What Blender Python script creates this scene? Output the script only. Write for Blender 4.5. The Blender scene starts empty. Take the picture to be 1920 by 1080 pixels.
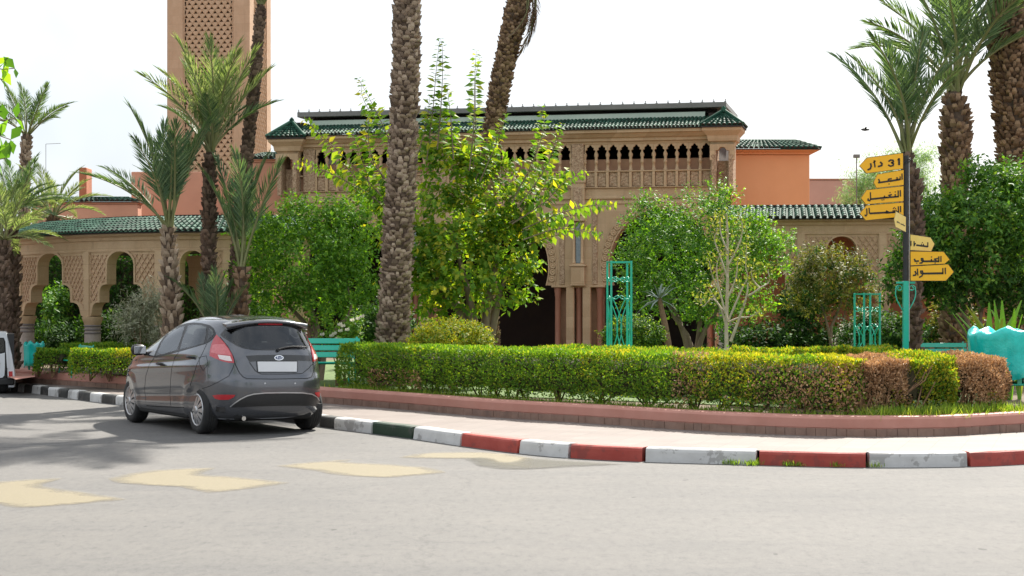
import bpy, bmesh, math, random
import numpy as np
from mathutils import Vector, Matrix
from mathutils.bvhtree import BVHTree
from mathutils.geometry import delaunay_2d_cdt

C = bpy.context.scene.collection
SC = bpy.context.scene
R = math.radians
rng = np.random.default_rng(7)
random.seed(7)

# ------------------------------------------------------------------ camera, sky, sun, exposure
F, EYE, HY = 3300.0, 1.65, 568.0          # focal length in photo pixels, eye height, horizon row
cam = bpy.data.cameras.new('camera')
cam.sensor_width = 36.0
cam.lens = 36.0 * F / 1920.0
cam.shift_y = (HY - 540.0) / 1920.0
cam.clip_end = 2000
cam.clip_start = 0.1
camo = bpy.data.objects.new('camera', cam)
camo.location = (0, 0, EYE)
camo.rotation_euler = (R(90), 0, 0)
C.objects.link(camo)
SC.camera = camo

SUN_EL, SUN_AZ = R(44), R(23)             # azimuth measured from +Y towards +X
W = bpy.data.worlds.new('World')
SC.world = W
W.use_nodes = True
nt = W.node_tree
nt.nodes.clear()
sky = nt.nodes.new('ShaderNodeTexSky')
sky.sky_type = 'NISHITA'
sky.sun_disc = False
sky.sun_elevation = SUN_EL
sky.sun_rotation = SUN_AZ
sky.air_density = 1.0
sky.dust_density = 3.5
sky.ozone_density = 1.0
tc = nt.nodes.new('ShaderNodeTexCoord')
nz = nt.nodes.new('ShaderNodeTexNoise')
nz.inputs['Scale'].default_value = 2.2
nz.inputs['Detail'].default_value = 5
nz.inputs['Roughness'].default_value = 0.55
nt.links.new(tc.outputs['Generated'], nz.inputs['Vector'])
rp = nt.nodes.new('ShaderNodeValToRGB')                     # thin bright cloud veil, uneven in thickness
e_ = rp.color_ramp.elements
e_.new(0.5)
for k_, (p_, c_) in enumerate([(0.34, (2.35, 2.65, 3.0)), (0.50, (3.65, 3.85, 4.05)), (0.66, (4.6, 4.7, 4.8))]):
    e_[k_].position = p_
    e_[k_].color = (*c_, 1)
nt.links.new(nz.outputs['Fac'], rp.inputs['Fac'])
mixc = nt.nodes.new('ShaderNodeMix')
mixc.data_type = 'RGBA'
mixc.inputs['Factor'].default_value = 0.85
nt.links.new(sky.outputs['Color'], mixc.inputs['A'])
nt.links.new(rp.outputs['Color'], mixc.inputs['B'])
bg = nt.nodes.new('ShaderNodeBackground')
bg.inputs['Strength'].default_value = 0.13
nt.links.new(mixc.outputs['Result'], bg.inputs['Color'])
wo = nt.nodes.new('ShaderNodeOutputWorld')
nt.links.new(bg.outputs['Background'], wo.inputs['Surface'])

sun = bpy.data.lights.new('sun', 'SUN')
sun.energy = 4.7
sun.angle = R(1.0)
sun.color = (1.0, 0.95, 0.86)
suno = bpy.data.objects.new('sun', sun)
to_sun = Vector((math.cos(SUN_EL) * math.sin(SUN_AZ), math.cos(SUN_EL) * math.cos(SUN_AZ), math.sin(SUN_EL)))
suno.rotation_euler = (-to_sun).to_track_quat('-Z', 'Y').to_euler()
suno.location = to_sun * 60
C.objects.link(suno)

SC.view_settings.view_transform = 'Standard'
SC.view_settings.look = 'None'
SC.view_settings.gamma = 1
SC.view_settings.use_curve_mapping = False
SC.view_settings.exposure = 1.2
SC.render.engine = 'CYCLES'
try:
    SC.cycles.use_denoising = True
    SC.cycles.max_bounces = 6
    SC.cycles.diffuse_bounces = 3
    SC.cycles.glossy_bounces = 3
    SC.cycles.transmission_bounces = 4
    SC.cycles.transparent_max_bounces = 6
    SC.cycles.sample_clamp_indirect = 6
except Exception:
    pass

# ------------------------------------------------------------------ places in the world read off the photo
def P(px, py, D):
    return Vector(((px - 960) / F * D, D, EYE - (py - HY) / F * D))

def G(px, py, z=0.0):
    D = F * (EYE - z) / (py - HY)
    return Vector(((px - 960) / F * D, D, z))

def GX(px, D, z=0.0):
    return Vector(((px - 960) / F * D, D, z))

# ------------------------------------------------------------------ materials
MATS = {}
TONE = {'green_enamel': 1.35, 'sign_yellow': 1.0, 'sign_pale': 1.0, 'orange_render': 1.0, 'kerb_white': 0.8, 'plate_white': 0.9, 'white_petal': 1, 'kerb_red': 0.9, 'teal_plastic': 1.5, 'lattice_stone': 0.9, 'salmon_render': 0.95, 'skirting_clay': 0.8, 'pink_render': 1.0, 'tyre_rubber': 0.9, 'lawn': 1.1, 'green_tile': 1}
LEAFK = 1.7

def _noise(nt, scale, detail=4, rough=0.6, coord='Object', dist=0.0, sc=None):
    tc = nt.nodes.new('ShaderNodeTexCoord')
    n = nt.nodes.new('ShaderNodeTexNoise')
    n.inputs['Scale'].default_value = scale
    n.inputs['Detail'].default_value = detail
    n.inputs['Roughness'].default_value = rough
    n.inputs['Distortion'].default_value = dist
    if sc:
        mp = nt.nodes.new('ShaderNodeMapping')
        mp.inputs['Scale'].default_value = sc
        nt.links.new(tc.outputs[coord], mp.inputs['Vector'])
        nt.links.new(mp.outputs['Vector'], n.inputs['Vector'])
    else:
        nt.links.new(tc.outputs[coord], n.inputs['Vector'])
    return n

def _ramp(nt, fac, stops):
    r = nt.nodes.new('ShaderNodeValToRGB')
    e = r.color_ramp.elements
    while len(e) < len(stops):
        e.new(0.5)
    for i, (p, c) in enumerate(stops):
        e[i].position = p
        e[i].color = (c[0], c[1], c[2], 1)
    nt.links.new(fac, r.inputs['Fac'])
    return r

def _mix(nt, fac, a, b, mode='MIX'):
    m = nt.nodes.new('ShaderNodeMix')
    m.data_type = 'RGBA'
    m.blend_type = mode
    for sock, v in (('Factor', fac), ('A', a), ('B', b)):
        if isinstance(v, (int, float)):
            m.inputs[sock].default_value = v
        elif isinstance(v, tuple):
            m.inputs[sock].default_value = (v[0], v[1], v[2], 1)
        else:
            nt.links.new(v, m.inputs[sock])
    return m.outputs['Result']

def base(name):
    m = bpy.data.materials.new(name)
    m.use_nodes = True
    nt = m.node_tree
    b = nt.nodes['Principled BSDF']
    MATS[name] = m
    return m, nt, b

def bump(nt, b, height, strength, dist=0.01):
    bp = nt.nodes.new('ShaderNodeBump')
    bp.inputs['Strength'].default_value = strength
    bp.inputs['Distance'].default_value = dist
    nt.links.new(height, bp.inputs['Height'])
    nt.links.new(bp.outputs['Normal'], b.inputs['Normal'])

def mat(name, c1, c2=None, chips=0.0, rough=0.7, scale=4, metal=0.0, coat=0.0, bmp=0.0, bscale=40, spec=0.5, dist=0.0, lo=0.35, hi=0.65, c3=None, scale3=1.0, amt3=0.5, sc=None, bdist=0.01):
    """base colour from two tones in noise, an optional third as large patches of wear, and fine relief"""
    m, nt, b = base(name)
    if c2 is None:
        c2 = tuple(x * 0.8 for x in c1)
    k = TONE.get(name, 0.9)
    c1, c2 = tuple(x * k for x in c1), tuple(x * k for x in c2)
    if c3 is not None:
        c3 = tuple(x * k for x in c3)
    n = _noise(nt, scale, 5, 0.6, dist=dist, sc=sc)
    col = _ramp(nt, n.outputs['Fac'], [(lo, c1), (hi, c2)]).outputs['Color']
    if c3 is not None:
        n3 = _noise(nt, scale3, 6, 0.65)
        f3 = _ramp(nt, n3.outputs['Fac'], [(0.48, (0, 0, 0)), (0.70, (amt3, amt3, amt3))] if not chips else [(0.60 - chips, (0, 0, 0)), (0.62 - chips, (amt3, amt3, amt3))]).outputs['Color']
        col = _mix(nt, f3, col, c3)
    nt.links.new(col, b.inputs['Base Color'])
    b.inputs['Roughness'].default_value = rough
    b.inputs['Metallic'].default_value = metal
    b.inputs['Coat Weight'].default_value = coat
    b.inputs['Coat Roughness'].default_value = 0.04
    b.inputs['Specular IOR Level'].default_value = spec
    if bmp:
        nb = _noise(nt, bscale, 4, 0.7)
        bump(nt, b, nb.outputs['Fac'], bmp, bdist)
    return m

def leafmat(name, stops, rough=0.45, trans=0.4, tcol=None, spec=0.25):
    rough, spec = max(rough, 0.55), min(spec, 0.2)
    """leaf: each island its own tone; part of the light passes through the blade"""
    m, nt, b = base(name)
    k = 1.0 if 'petal' in name or 'dead' in name else {'hedge_leaf': 1.75, 'hedge_yellow': 1.75, 'dark_leaf': 1.45, 'pale_yellow_leaf': 1.2, 'orange_leaf': 2.2, 'citrus_leaf': 2.05}.get(name, LEAFK * 1.08)
    stops = [(p, tuple(x * k for x in c)) for p, c in stops]
    g = nt.nodes.new('ShaderNodeNewGeometry')
    r = _ramp(nt, g.outputs['Random Per Island'], stops)
    nt.links.new(r.outputs['Color'], b.inputs['Base Color'])
    b.inputs['Roughness'].default_value = rough
    b.inputs['Specular IOR Level'].default_value = spec
    t = nt.nodes.new('ShaderNodeBsdfTranslucent')
    tc_ = _mix(nt, 1.0, r.outputs['Color'], tcol or (1.5, 1.45, 0.45), 'MULTIPLY')
    nt.links.new(tc_, t.inputs['Color'])
    ms = nt.nodes.new('ShaderNodeMixShader')
    ms.inputs['Fac'].default_value = trans
    nt.links.new(b.outputs['BSDF'], ms.inputs[1])
    nt.links.new(t.outputs['BSDF'], ms.inputs[2])
    out = [x for x in nt.nodes if x.type == 'OUTPUT_MATERIAL'][0]
    nt.links.new(ms.outputs['Shader'], out.inputs['Surface'])
    return m

def islandmat(name, stops, rough=0.85, bmp=0.4, bscale=60, spec=0.3):
    m, nt, b = base(name)
    g = nt.nodes.new('ShaderNodeNewGeometry')
    r = _ramp(nt, g.outputs['Random Per Island'], stops)
    n = _noise(nt, bscale, 4, 0.7)
    c = _mix(nt, 0.55, r.outputs['Color'], _ramp(nt, n.outputs['Fac'], [(0.3, (0.45, 0.45, 0.45)), (0.7, (1.3, 1.3, 1.3))]).outputs['Color'], 'MULTIPLY')
    nt.links.new(c, b.inputs['Base Color'])
    b.inputs['Roughness'].default_value = rough
    b.inputs['Specular IOR Level'].default_value = spec
    if bmp:
        bump(nt, b, n.outputs['Fac'], bmp, 0.01)
    return m

# ------------------------------------------------------------------ object bookkeeping
def link(o, parent=None):
    C.objects.link(o)
    if parent is not None:
        o.parent = parent
    return o

def tag(o, label=None, cat=None, group=None, kind=None):
    if label: o['label'] = label
    if cat: o['category'] = cat
    if group: o['group'] = group
    if kind: o['kind'] = kind
    return o

def thing(name, label, cat, loc=(0, 0, 0), rz=0.0, group=None):
    o = bpy.data.objects.new(name, None)
    o.empty_display_size = 0.2
    o.location = loc
    o.rotation_euler = (0, 0, rz)
    C.objects.link(o)
    return tag(o, label, cat, group)

def copy_tree(o, parent=None):
    c = o.copy()
    C.objects.link(c)
    if parent is not None:
        c.parent = parent
    for ch in list(o.children):
        copy_tree(ch, c)
    return c

class MB:
    """collects shapes and links them as one mesh object"""
    def __init__(s):
        s.v, s.f, s.m, s.s = [], [], [], []

    def add(s, verts, faces, mi=0, smooth=False):
        k = len(s.v)
        s.v.extend(tuple(p) for p in verts)
        for f in faces:
            s.f.append(tuple(i + k for i in f))
            s.m.append(mi)
            s.s.append(smooth)

    def box(s, x0, x1, y0, y1, z0, z1, mi=0, M=None, taper=1.0):
        cx, cy = (x0 + x1) / 2, (y0 + y1) / 2
        v = [Vector((x, y, z0)) for x, y in ((x0, y0), (x1, y0), (x1, y1), (x0, y1))]
        v += [Vector((cx + (x - cx) * taper, cy + (y - cy) * taper, z1)) for x, y in ((x0, y0), (x1, y0), (x1, y1), (x0, y1))]
        if M is not None:
            v = [M @ p for p in v]
        s.add(v, [(3, 2, 1, 0), (4, 5, 6, 7), (0, 1, 5, 4), (1, 2, 6, 5), (2, 3, 7, 6), (3, 0, 4, 7)], mi)

    def bbox(s, x0, x1, y0, y1, z0, z1, b=0.01, mi=0, M=None):
        """box with chamfered edges"""
        v, f = [], []
        xs, ys, zs = (x0, x1), (y0, y1), (z0, z1)
        idx = {}
        for i in (0, 1):
            for j in (0, 1):
                for k in (0, 1):
                    sx, sy, sz = (1 - 2 * i), (1 - 2 * j), (1 - 2 * k)
                    for a in range(3):
                        d = [sx * b, sy * b, sz * b]
                        d[a] = 0
                        idx[(i, j, k, a)] = len(v)
                        v.append(Vector((xs[i] + d[0], ys[j] + d[1], zs[k] + d[2])))
        for i in (0, 1):
            q = [idx[(i, j, k, 0)] for j, k in ((0, 0), (1, 0), (1, 1), (0, 1))]
            f.append(q if i else q[::-1])
            q = [idx[(j, i, k, 1)] for j, k in ((0, 0), (1, 0), (1, 1), (0, 1))]
            f.append(q[::-1] if i else q)
            q = [idx[(j, k, i, 2)] for j, k in ((0, 0), (1, 0), (1, 1), (0, 1))]
            f.append(q if i else q[::-1])
        for i in (0, 1):
            for j in (0, 1):
                f.append([idx[(i, j, 0, 0)], idx[(i, j, 1, 0)], idx[(i, j, 1, 1)], idx[(i, j, 0, 1)]])
                f.append([idx[(i, 0, j, 0)], idx[(i, 1, j, 0)], idx[(i, 1, j, 2)], idx[(i, 0, j, 2)]])
                f.append([idx[(0, i, j, 1)], idx[(1, i, j, 1)], idx[(1, i, j, 2)], idx[(0, i, j, 2)]])
                for k in (0, 1):
                    f.append([idx[(i, j, k, 0)], idx[(i, j, k, 1)], idx[(i, j, k, 2)]])
        if M is not None:
            v = [M @ p for p in v]
        s.add(v, f, mi)

    def tube(s, pts, r, n=8, mi=0, cap=True, smooth=True, flat=1.0):
        pts = [Vector(p) for p in pts]
        m = len(pts)
        rr = r if isinstance(r, (list, tuple, np.ndarray)) else [r] * m
        up = None
        v, f = [], []
        for i, p in enumerate(pts):
            t = (pts[min(i + 1, m - 1)] - pts[max(i - 1, 0)])
            if t.length < 1e-9:
                t = Vector((0, 0, 1))
            t.normalize()
            if up is None:
                up = Vector((0, 0, 1)) if abs(t.z) < 0.9 else Vector((1, 0, 0))
            a = up - t * up.dot(t)
            if a.length < 1e-6:
                a = t.orthogonal()
            a.normalize()
            up = a
            b = t.cross(a)
            for k in range(n):
                w = 2 * math.pi * k / n
                v.append(p + (a * math.cos(w) * flat + b * math.sin(w)) * rr[i])
        for i in range(m - 1):
            for k in range(n):
                k2 = (k + 1) % n
                f.append((i * n + k, i * n + k2, (i + 1) * n + k2, (i + 1) * n + k))
        s.add(v, f, mi, smooth)
        if cap:
            s.add(v[:n], [tuple(range(n))[::-1]], mi)
            s.add(v[-n:], [tuple(range(n))], mi)

    def lathe(s, prof, n=16, c=(0, 0, 0), mi=0, smooth=True, M=None):
        v, f = [], []
        for r, z in prof:
            for k in range(n):
                w = 2 * math.pi * k / n
                p = Vector((r * math.cos(w), r * math.sin(w), z))
                v.append((M @ p) if M is not None else p + Vector(c))
        for i in range(len(prof) - 1):
            for k in range(n):
                k2 = (k + 1) % n
                f.append((i * n + k, i * n + k2, (i + 1) * n + k2, (i + 1) * n + k))
        s.add(v, f, mi, smooth)
        s.add(v[:n], [tuple(range(n))[::-1]], mi)
        s.add(v[-n:], [tuple(range(n))], mi)

    def prism(s, poly, fn, d0, d1, mi=0, side_mi=None):
        """poly in 2D (a,b) counter-clockwise; fn(a,b,d) -> point; front at d1, back at d0"""
        n = len(poly)
        v = [fn(a, b, d1) for a, b in poly] + [fn(a, b, d0) for a, b in poly]
        s.add(v, [tuple(range(n)), tuple(range(2 * n - 1, n - 1, -1))], mi)
        s.add(v, [(i, n + i, n + (i + 1) % n, (i + 1) % n) for i in range(n)], mi if side_mi is None else side_mi)

    def loft(s, rows, mi=0, smooth=True, closed=False):
        n = len(rows[0])
        v = [p for r in rows for p in r]
        f = []
        for i in range(len(rows) - 1):
            for k in range(n if closed else n - 1):
                k2 = (k + 1) % n
                f.append((i * n + k, i * n + k2, (i + 1) * n + k2, (i + 1) * n + k))
        s.add(v, f, mi, smooth)

    def mesh(s, name, mats):
        me = bpy.data.meshes.new(name)
        me.from_pydata([tuple(p) for p in s.v], [], s.f)
        for m in (mats if isinstance(mats, (list, tuple)) else [mats]):
            me.materials.append(MATS[m] if isinstance(m, str) else m)
        me.polygons.foreach_set('material_index', s.m)
        me.polygons.foreach_set('use_smooth', s.s)
        me.validate()
        me.update()
        return me

    def build(s, name, mats, parent=None, loc=None, fix=False):
        me = s.mesh(name, mats)
        if fix:
            bm = bmesh.new()
            bm.from_mesh(me)
            bmesh.ops.recalc_face_normals(bm, faces=bm.faces)
            bm.to_mesh(me)
            bm.free()
        o = bpy.data.objects.new(name, me)
        link(o, parent)
        if loc is not None:
            o.location = loc
        return o

def fastmesh(name, V, Fq, mats, mi=None, smooth=False):
    """quads or triangles by numpy"""
    me = bpy.data.meshes.new(name)
    nf, k = Fq.shape
    me.vertices.add(len(V))
    me.vertices.foreach_set('co', np.ascontiguousarray(V, dtype=np.float32).ravel())
    me.loops.add(nf * k)
    me.loops.foreach_set('vertex_index', np.ascontiguousarray(Fq, dtype=np.int32).ravel())
    me.polygons.add(nf)
    me.polygons.foreach_set('loop_start', np.arange(0, nf * k, k, dtype=np.int32))
    me.polygons.foreach_set('loop_total', np.full(nf, k, dtype=np.int32))
    for m in (mats if isinstance(mats, (list, tuple)) else [mats]):
        me.materials.append(MATS[m])
    if mi is not None:
        me.polygons.foreach_set('material_index', np.ascontiguousarray(mi, dtype=np.int32))
    me.update(calc_edges=True)
    me.validate()
    return me

def nrm(a):
    return a / np.maximum(np.linalg.norm(a, axis=1, keepdims=True), 1e-9)

def leaf_arrays(pos, dirn, up, L, Wd, fold=0.25, droop=0.0):
    """diamond leaves, folded along the midrib: 4 verts, 2 triangles each"""
    dirn = nrm(dirn)
    side = nrm(np.cross(dirn, up))
    up2 = np.cross(side, dirn)
    L = L[:, None]
    Wd = Wd[:, None]
    b = pos
    tip = pos + dirn * L - up2 * L * droop
    mid = pos + dirn * L * 0.45
    l = mid + side * Wd * 0.5 + up2 * Wd * fold
    r = mid - side * Wd * 0.5 + up2 * Wd * fold
    n = len(pos)
    V = np.empty((n, 4, 3))
    V[:, 0], V[:, 1], V[:, 2], V[:, 3] = b, r, tip, l
    i = np.arange(n)[:, None] * 4
    T = np.concatenate([i + np.array([[0, 1, 2]]), i + np.array([[0, 2, 3]])], axis=1).reshape(-1, 3)
    return V.reshape(-1, 3), T

def leaves_obj(name, parts, mats, parent=None):
    """parts: list of (V, T, material index)"""
    Vs, Ts, Ms, k = [], [], [], 0
    for V, T, mi in parts:
        Vs.append(V)
        Ts.append(T + k)
        Ms.append(np.full(len(T), mi))
        k += len(V)
    me = fastmesh(name, np.concatenate(Vs), np.concatenate(Ts), mats, np.concatenate(Ms))
    o = bpy.data.objects.new(name, me)
    return link(o, parent)

def rand_unit(n, r=rng):
    return nrm(r.normal(size=(n, 3)))

def smooth_path(pts, n):
    """Catmull-Rom through pts, n samples"""
    P_ = [np.array(p, float) for p in pts]
    P_ = [2 * P_[0] - P_[1]] + P_ + [2 * P_[-1] - P_[-2]]
    out = []
    segs = len(P_) - 3
    for i in range(n):
        t = i / (n - 1) * segs
        k = min(int(t), segs - 1)
        t -= k
        p0, p1, p2, p3 = P_[k:k + 4]
        out.append(0.5 * ((2 * p1) + (-p0 + p2) * t + (2 * p0 - 5 * p1 + 4 * p2 - p3) * t * t + (-p0 + 3 * p1 - 3 * p2 + p3) * t ** 3))
    return np.array(out)

def by_length(path, step=None, n=None):
    """resample a polyline evenly"""
    d = np.concatenate([[0], np.cumsum(np.linalg.norm(np.diff(path, axis=0), axis=1))])
    if n is None:
        n = max(2, int(round(d[-1] / step)) + 1)
    s = np.linspace(0, d[-1], n)
    return np.stack([np.interp(s, d, path[:, k]) for k in range(path.shape[1])], axis=1)

def offset2(path, d):
    """shift a 2D path to its left by d"""
    t = np.gradient(path, axis=0)
    t /= np.linalg.norm(t, axis=1, keepdims=True)
    return path + np.stack([-t[:, 1], t[:, 0]], axis=1) * d
# ------------------------------------------------------------------ palette
def asphalt():
    """worn asphalt: broad mottling, tyre polish, grit, hairline cracks and oil spots"""
    m, nt, b = base('asphalt')
    n1 = _noise(nt, 0.22, 7, 0.62, dist=0.4)
    n2 = _noise(nt, 55, 4, 0.85)
    n3 = _noise(nt, 1.3, 8, 0.72, dist=0.8)
    n4 = _noise(nt, 0.9, 3, 0.5, sc=(0.25, 1.6, 1))
    n5 = _noise(nt, 2.6, 4, 0.6)
    c = _ramp(nt, n1.outputs['Fac'], [(0.3, (0.098, 0.094, 0.090)), (0.7, (0.132, 0.125, 0.116))]).outputs['Color']
    c = _mix(nt, _ramp(nt, n3.outputs['Fac'], [(0.48, (0, 0, 0)), (0.74, (0.5, 0.5, 0.5))]).outputs['Color'], c, (0.152, 0.140, 0.128))
    c = _mix(nt, _ramp(nt, n4.outputs['Fac'], [(0.52, (0, 0, 0)), (0.68, (0.35, 0.35, 0.35))]).outputs['Color'], c, (0.088, 0.086, 0.085))
    c = _mix(nt, _ramp(nt, n5.outputs['Fac'], [(0.70, (0, 0, 0)), (0.76, (0.5, 0.5, 0.5))]).outputs['Color'], c, (0.075, 0.072, 0.07))
    c = _mix(nt, 0.75, c, _ramp(nt, n2.outputs['Fac'], [(0.26, (0.35, 0.35, 0.36)), (0.45, (0.95, 0.95, 0.95)), (0.62, (1.1, 1.1, 1.1)), (0.75, (1.6, 1.57, 1.5))]).outputs['Color'], 'MULTIPLY')
    n6 = _noise(nt, 14, 5, 0.8, sc=(1, 0.45, 1))
    c = _mix(nt, 0.85, c, _ramp(nt, n6.outputs['Fac'], [(0.30, (0.62, 0.62, 0.63)), (0.48, (0.97, 0.97, 0.97)), (0.60, (1.05, 1.05, 1.04)), (0.72, (1.35, 1.33, 1.3))]).outputs['Color'], 'MULTIPLY')
    n7 = _noise(nt, 6.5, 2, 0.5, sc=(1, 0.5, 1))
    c = _mix(nt, _ramp(nt, n7.outputs['Fac'], [(0.735, (0, 0, 0)), (0.75, (0.8, 0.8, 0.8))]).outputs['Color'], c, (0.045, 0.042, 0.04))
    tc = nt.nodes.new('ShaderNodeTexCoord')
    nd = _noise(nt, 1.1, 4, 0.6)
    vm = nt.nodes.new('ShaderNodeVectorMath')
    vm.operation = 'ADD'
    sc_ = nt.nodes.new('ShaderNodeVectorMath')
    sc_.operation = 'SCALE'
    sc_.inputs['Scale'].default_value = 0.9
    nt.links.new(nd.outputs['Color'], sc_.inputs[0])
    nt.links.new(tc.outputs['Object'], vm.inputs[0])
    nt.links.new(sc_.outputs[0], vm.inputs[1])
    vo = nt.nodes.new('ShaderNodeTexVoronoi')
    vo.feature = 'DISTANCE_TO_EDGE'
    vo.inputs['Scale'].default_value = 0.16
    nt.links.new(vm.outputs[0], vo.inputs['Vector'])
    c = _mix(nt, _ramp(nt, vo.outputs['Distance'], [(0.0, (0.3, 0.3, 0.3)), (0.0022, (0, 0, 0))]).outputs['Color'], c, (0.05, 0.048, 0.046))
    nt.links.new(c, b.inputs['Base Color'])
    b.inputs['Roughness'].default_value = 0.85
    bump(nt, b, n2.outputs['Fac'], 0.6, 0.008)
asphalt()

def worn_paint(name, col, amount=0.5):
    """thin road paint worn through to the asphalt below, most at its edges (attribute: worn)"""
    m, nt, b = base(name)
    n = _noise(nt, 2.6, 9, 0.75)
    n2 = _noise(nt, 55, 4, 0.85)
    at = nt.nodes.new('ShaderNodeAttribute')
    at.attribute_name = 'worn'
    ad = nt.nodes.new('ShaderNodeMath')
    ad.operation = 'MULTIPLY_ADD'
    nt.links.new(n.outputs['Fac'], ad.inputs[0])
    ad.inputs[1].default_value = 1.5
    nt.links.new(at.outputs['Fac'], ad.inputs[2])
    ad2 = nt.nodes.new('ShaderNodeMath')
    ad2.operation = 'MULTIPLY_ADD'
    nt.links.new(n2.outputs['Fac'], ad2.inputs[0])
    ad2.inputs[1].default_value = 0.5
    nt.links.new(ad.outputs[0], ad2.inputs[2])
    fac = _ramp(nt, ad2.outputs[0], [(0.80, (0, 0, 0)), (1.0, (amount, amount, amount))])
    mp = nt.nodes.new('ShaderNodeMapRange')
    mp.inputs['From Min'].default_value = 0.85
    mp.inputs['From Max'].default_value = 1.5
    mp.inputs['To Max'].default_value = amount
    nt.links.new(ad2.outputs[0], mp.inputs['Value'])
    c = _mix(nt, 0.6, col, _ramp(nt, n2.outputs['Fac'], [(0.28, (0.55, 0.55, 0.55)), (0.6, (1.1, 1.1, 1.1))]).outputs['Color'], 'MULTIPLY')
    nt.links.new(c, b.inputs['Base Color'])
    b.inputs['Roughness'].default_value = 0.8
    tr = nt.nodes.new('ShaderNodeBsdfTransparent')
    ms = nt.nodes.new('ShaderNodeMixShader')
    nt.links.new(mp.outputs['Result'], ms.inputs['Fac'])
    nt.links.new(tr.outputs[0], ms.inputs[1])
    nt.links.new(b.outputs[0], ms.inputs[2])
    out = [x for x in nt.nodes if x.type == 'OUTPUT_MATERIAL'][0]
    nt.links.new(ms.outputs[0], out.inputs['Surface'])
worn_paint('yellow_paint', (0.245, 0.207, 0.13), 0.78)
worn_paint('pale_paint', (0.22, 0.215, 0.205), 0.6)
worn_paint('wet_stain', (0.08, 0.073, 0.05), 0.6)

def paving():
    m, nt, b = base('paving')
    tc = nt.nodes.new('ShaderNodeTexCoord')
    mp = nt.nodes.new('ShaderNodeMapping')
    mp.inputs['Rotation'].default_value = (0, 0, R(18))
    nt.links.new(tc.outputs['Object'], mp.inputs['Vector'])
    br = nt.nodes.new('ShaderNodeTexBrick')
    br.offset = 0.0
    br.inputs['Scale'].default_value = 3.3
    br.inputs['Mortar Size'].default_value = 0.018
    br.inputs['Brick Width'].default_value = 1.0
    br.inputs['Row Height'].default_value = 1.0
    br.inputs['Color1'].default_value = (0.158, 0.124, 0.109, 1)
    br.inputs['Color2'].default_value = (0.18, 0.147, 0.13, 1)
    br.inputs['Mortar'].default_value = (0.12, 0.10, 0.092, 1)
    nt.links.new(mp.outputs['Vector'], br.inputs['Vector'])
    n = _noise(nt, 1.2, 7, 0.7)
    c = _mix(nt, 0.6, br.outputs['Color'], _ramp(nt, n.outputs['Fac'], [(0.3, (0.72, 0.7, 0.68)), (0.7, (1.2, 1.2, 1.2))]).outputs['Color'], 'MULTIPLY')
    nt.links.new(c, b.inputs['Base Color'])
    b.inputs['Roughness'].default_value = 0.75
    bump(nt, b, br.outputs['Fac'], -0.4, 0.004)
paving()

mat('soil', (0.10, 0.065, 0.035), (0.17, 0.12, 0.07), rough=0.95, scale=6, bmp=0.8, bscale=25)
mat('lawn', (0.05, 0.10, 0.018), (0.10, 0.15, 0.03), rough=0.9, scale=9, bmp=0.8, bscale=60)
mat('pink_render', (0.46, 0.205, 0.155), (0.52, 0.25, 0.195), rough=0.7, scale=2.5, bmp=0.15, bscale=60, c3=(0.38, 0.20, 0.15), scale3=1.3, amt3=0.4)
mat('skirting_clay', (0.27, 0.16, 0.115), (0.36, 0.225, 0.17), rough=0.8, scale=6, c3=(0.16, 0.11, 0.09), scale3=2.3, amt3=0.6, bmp=0.2)
mat('kerb_white', (0.72, 0.71, 0.69), (0.62, 0.61, 0.59), rough=0.7, scale=5, c3=(0.22, 0.20, 0.18), scale3=4.2, amt3=0.5, bmp=0.3, bscale=35, chips=0.045)
mat('kerb_red', (0.36, 0.045, 0.03), (0.42, 0.07, 0.05), rough=0.65, scale=5, c3=(0.23, 0.05, 0.04), scale3=3, amt3=0.6, bmp=0.3, bscale=35, chips=0.045)
mat('kerb_green', (0.012, 0.035, 0.018), (0.02, 0.05, 0.025), rough=0.6, scale=5, c3=(0.08, 0.08, 0.07), scale3=4, amt3=0.5, bmp=0.3, bscale=35, chips=0.045)
mat('kerb_black', (0.03, 0.03, 0.03), (0.05, 0.05, 0.045), rough=0.6, scale=5, c3=(0.12, 0.11, 0.1), scale3=4, amt3=0.5, bmp=0.3, bscale=35, chips=0.045)

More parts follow.
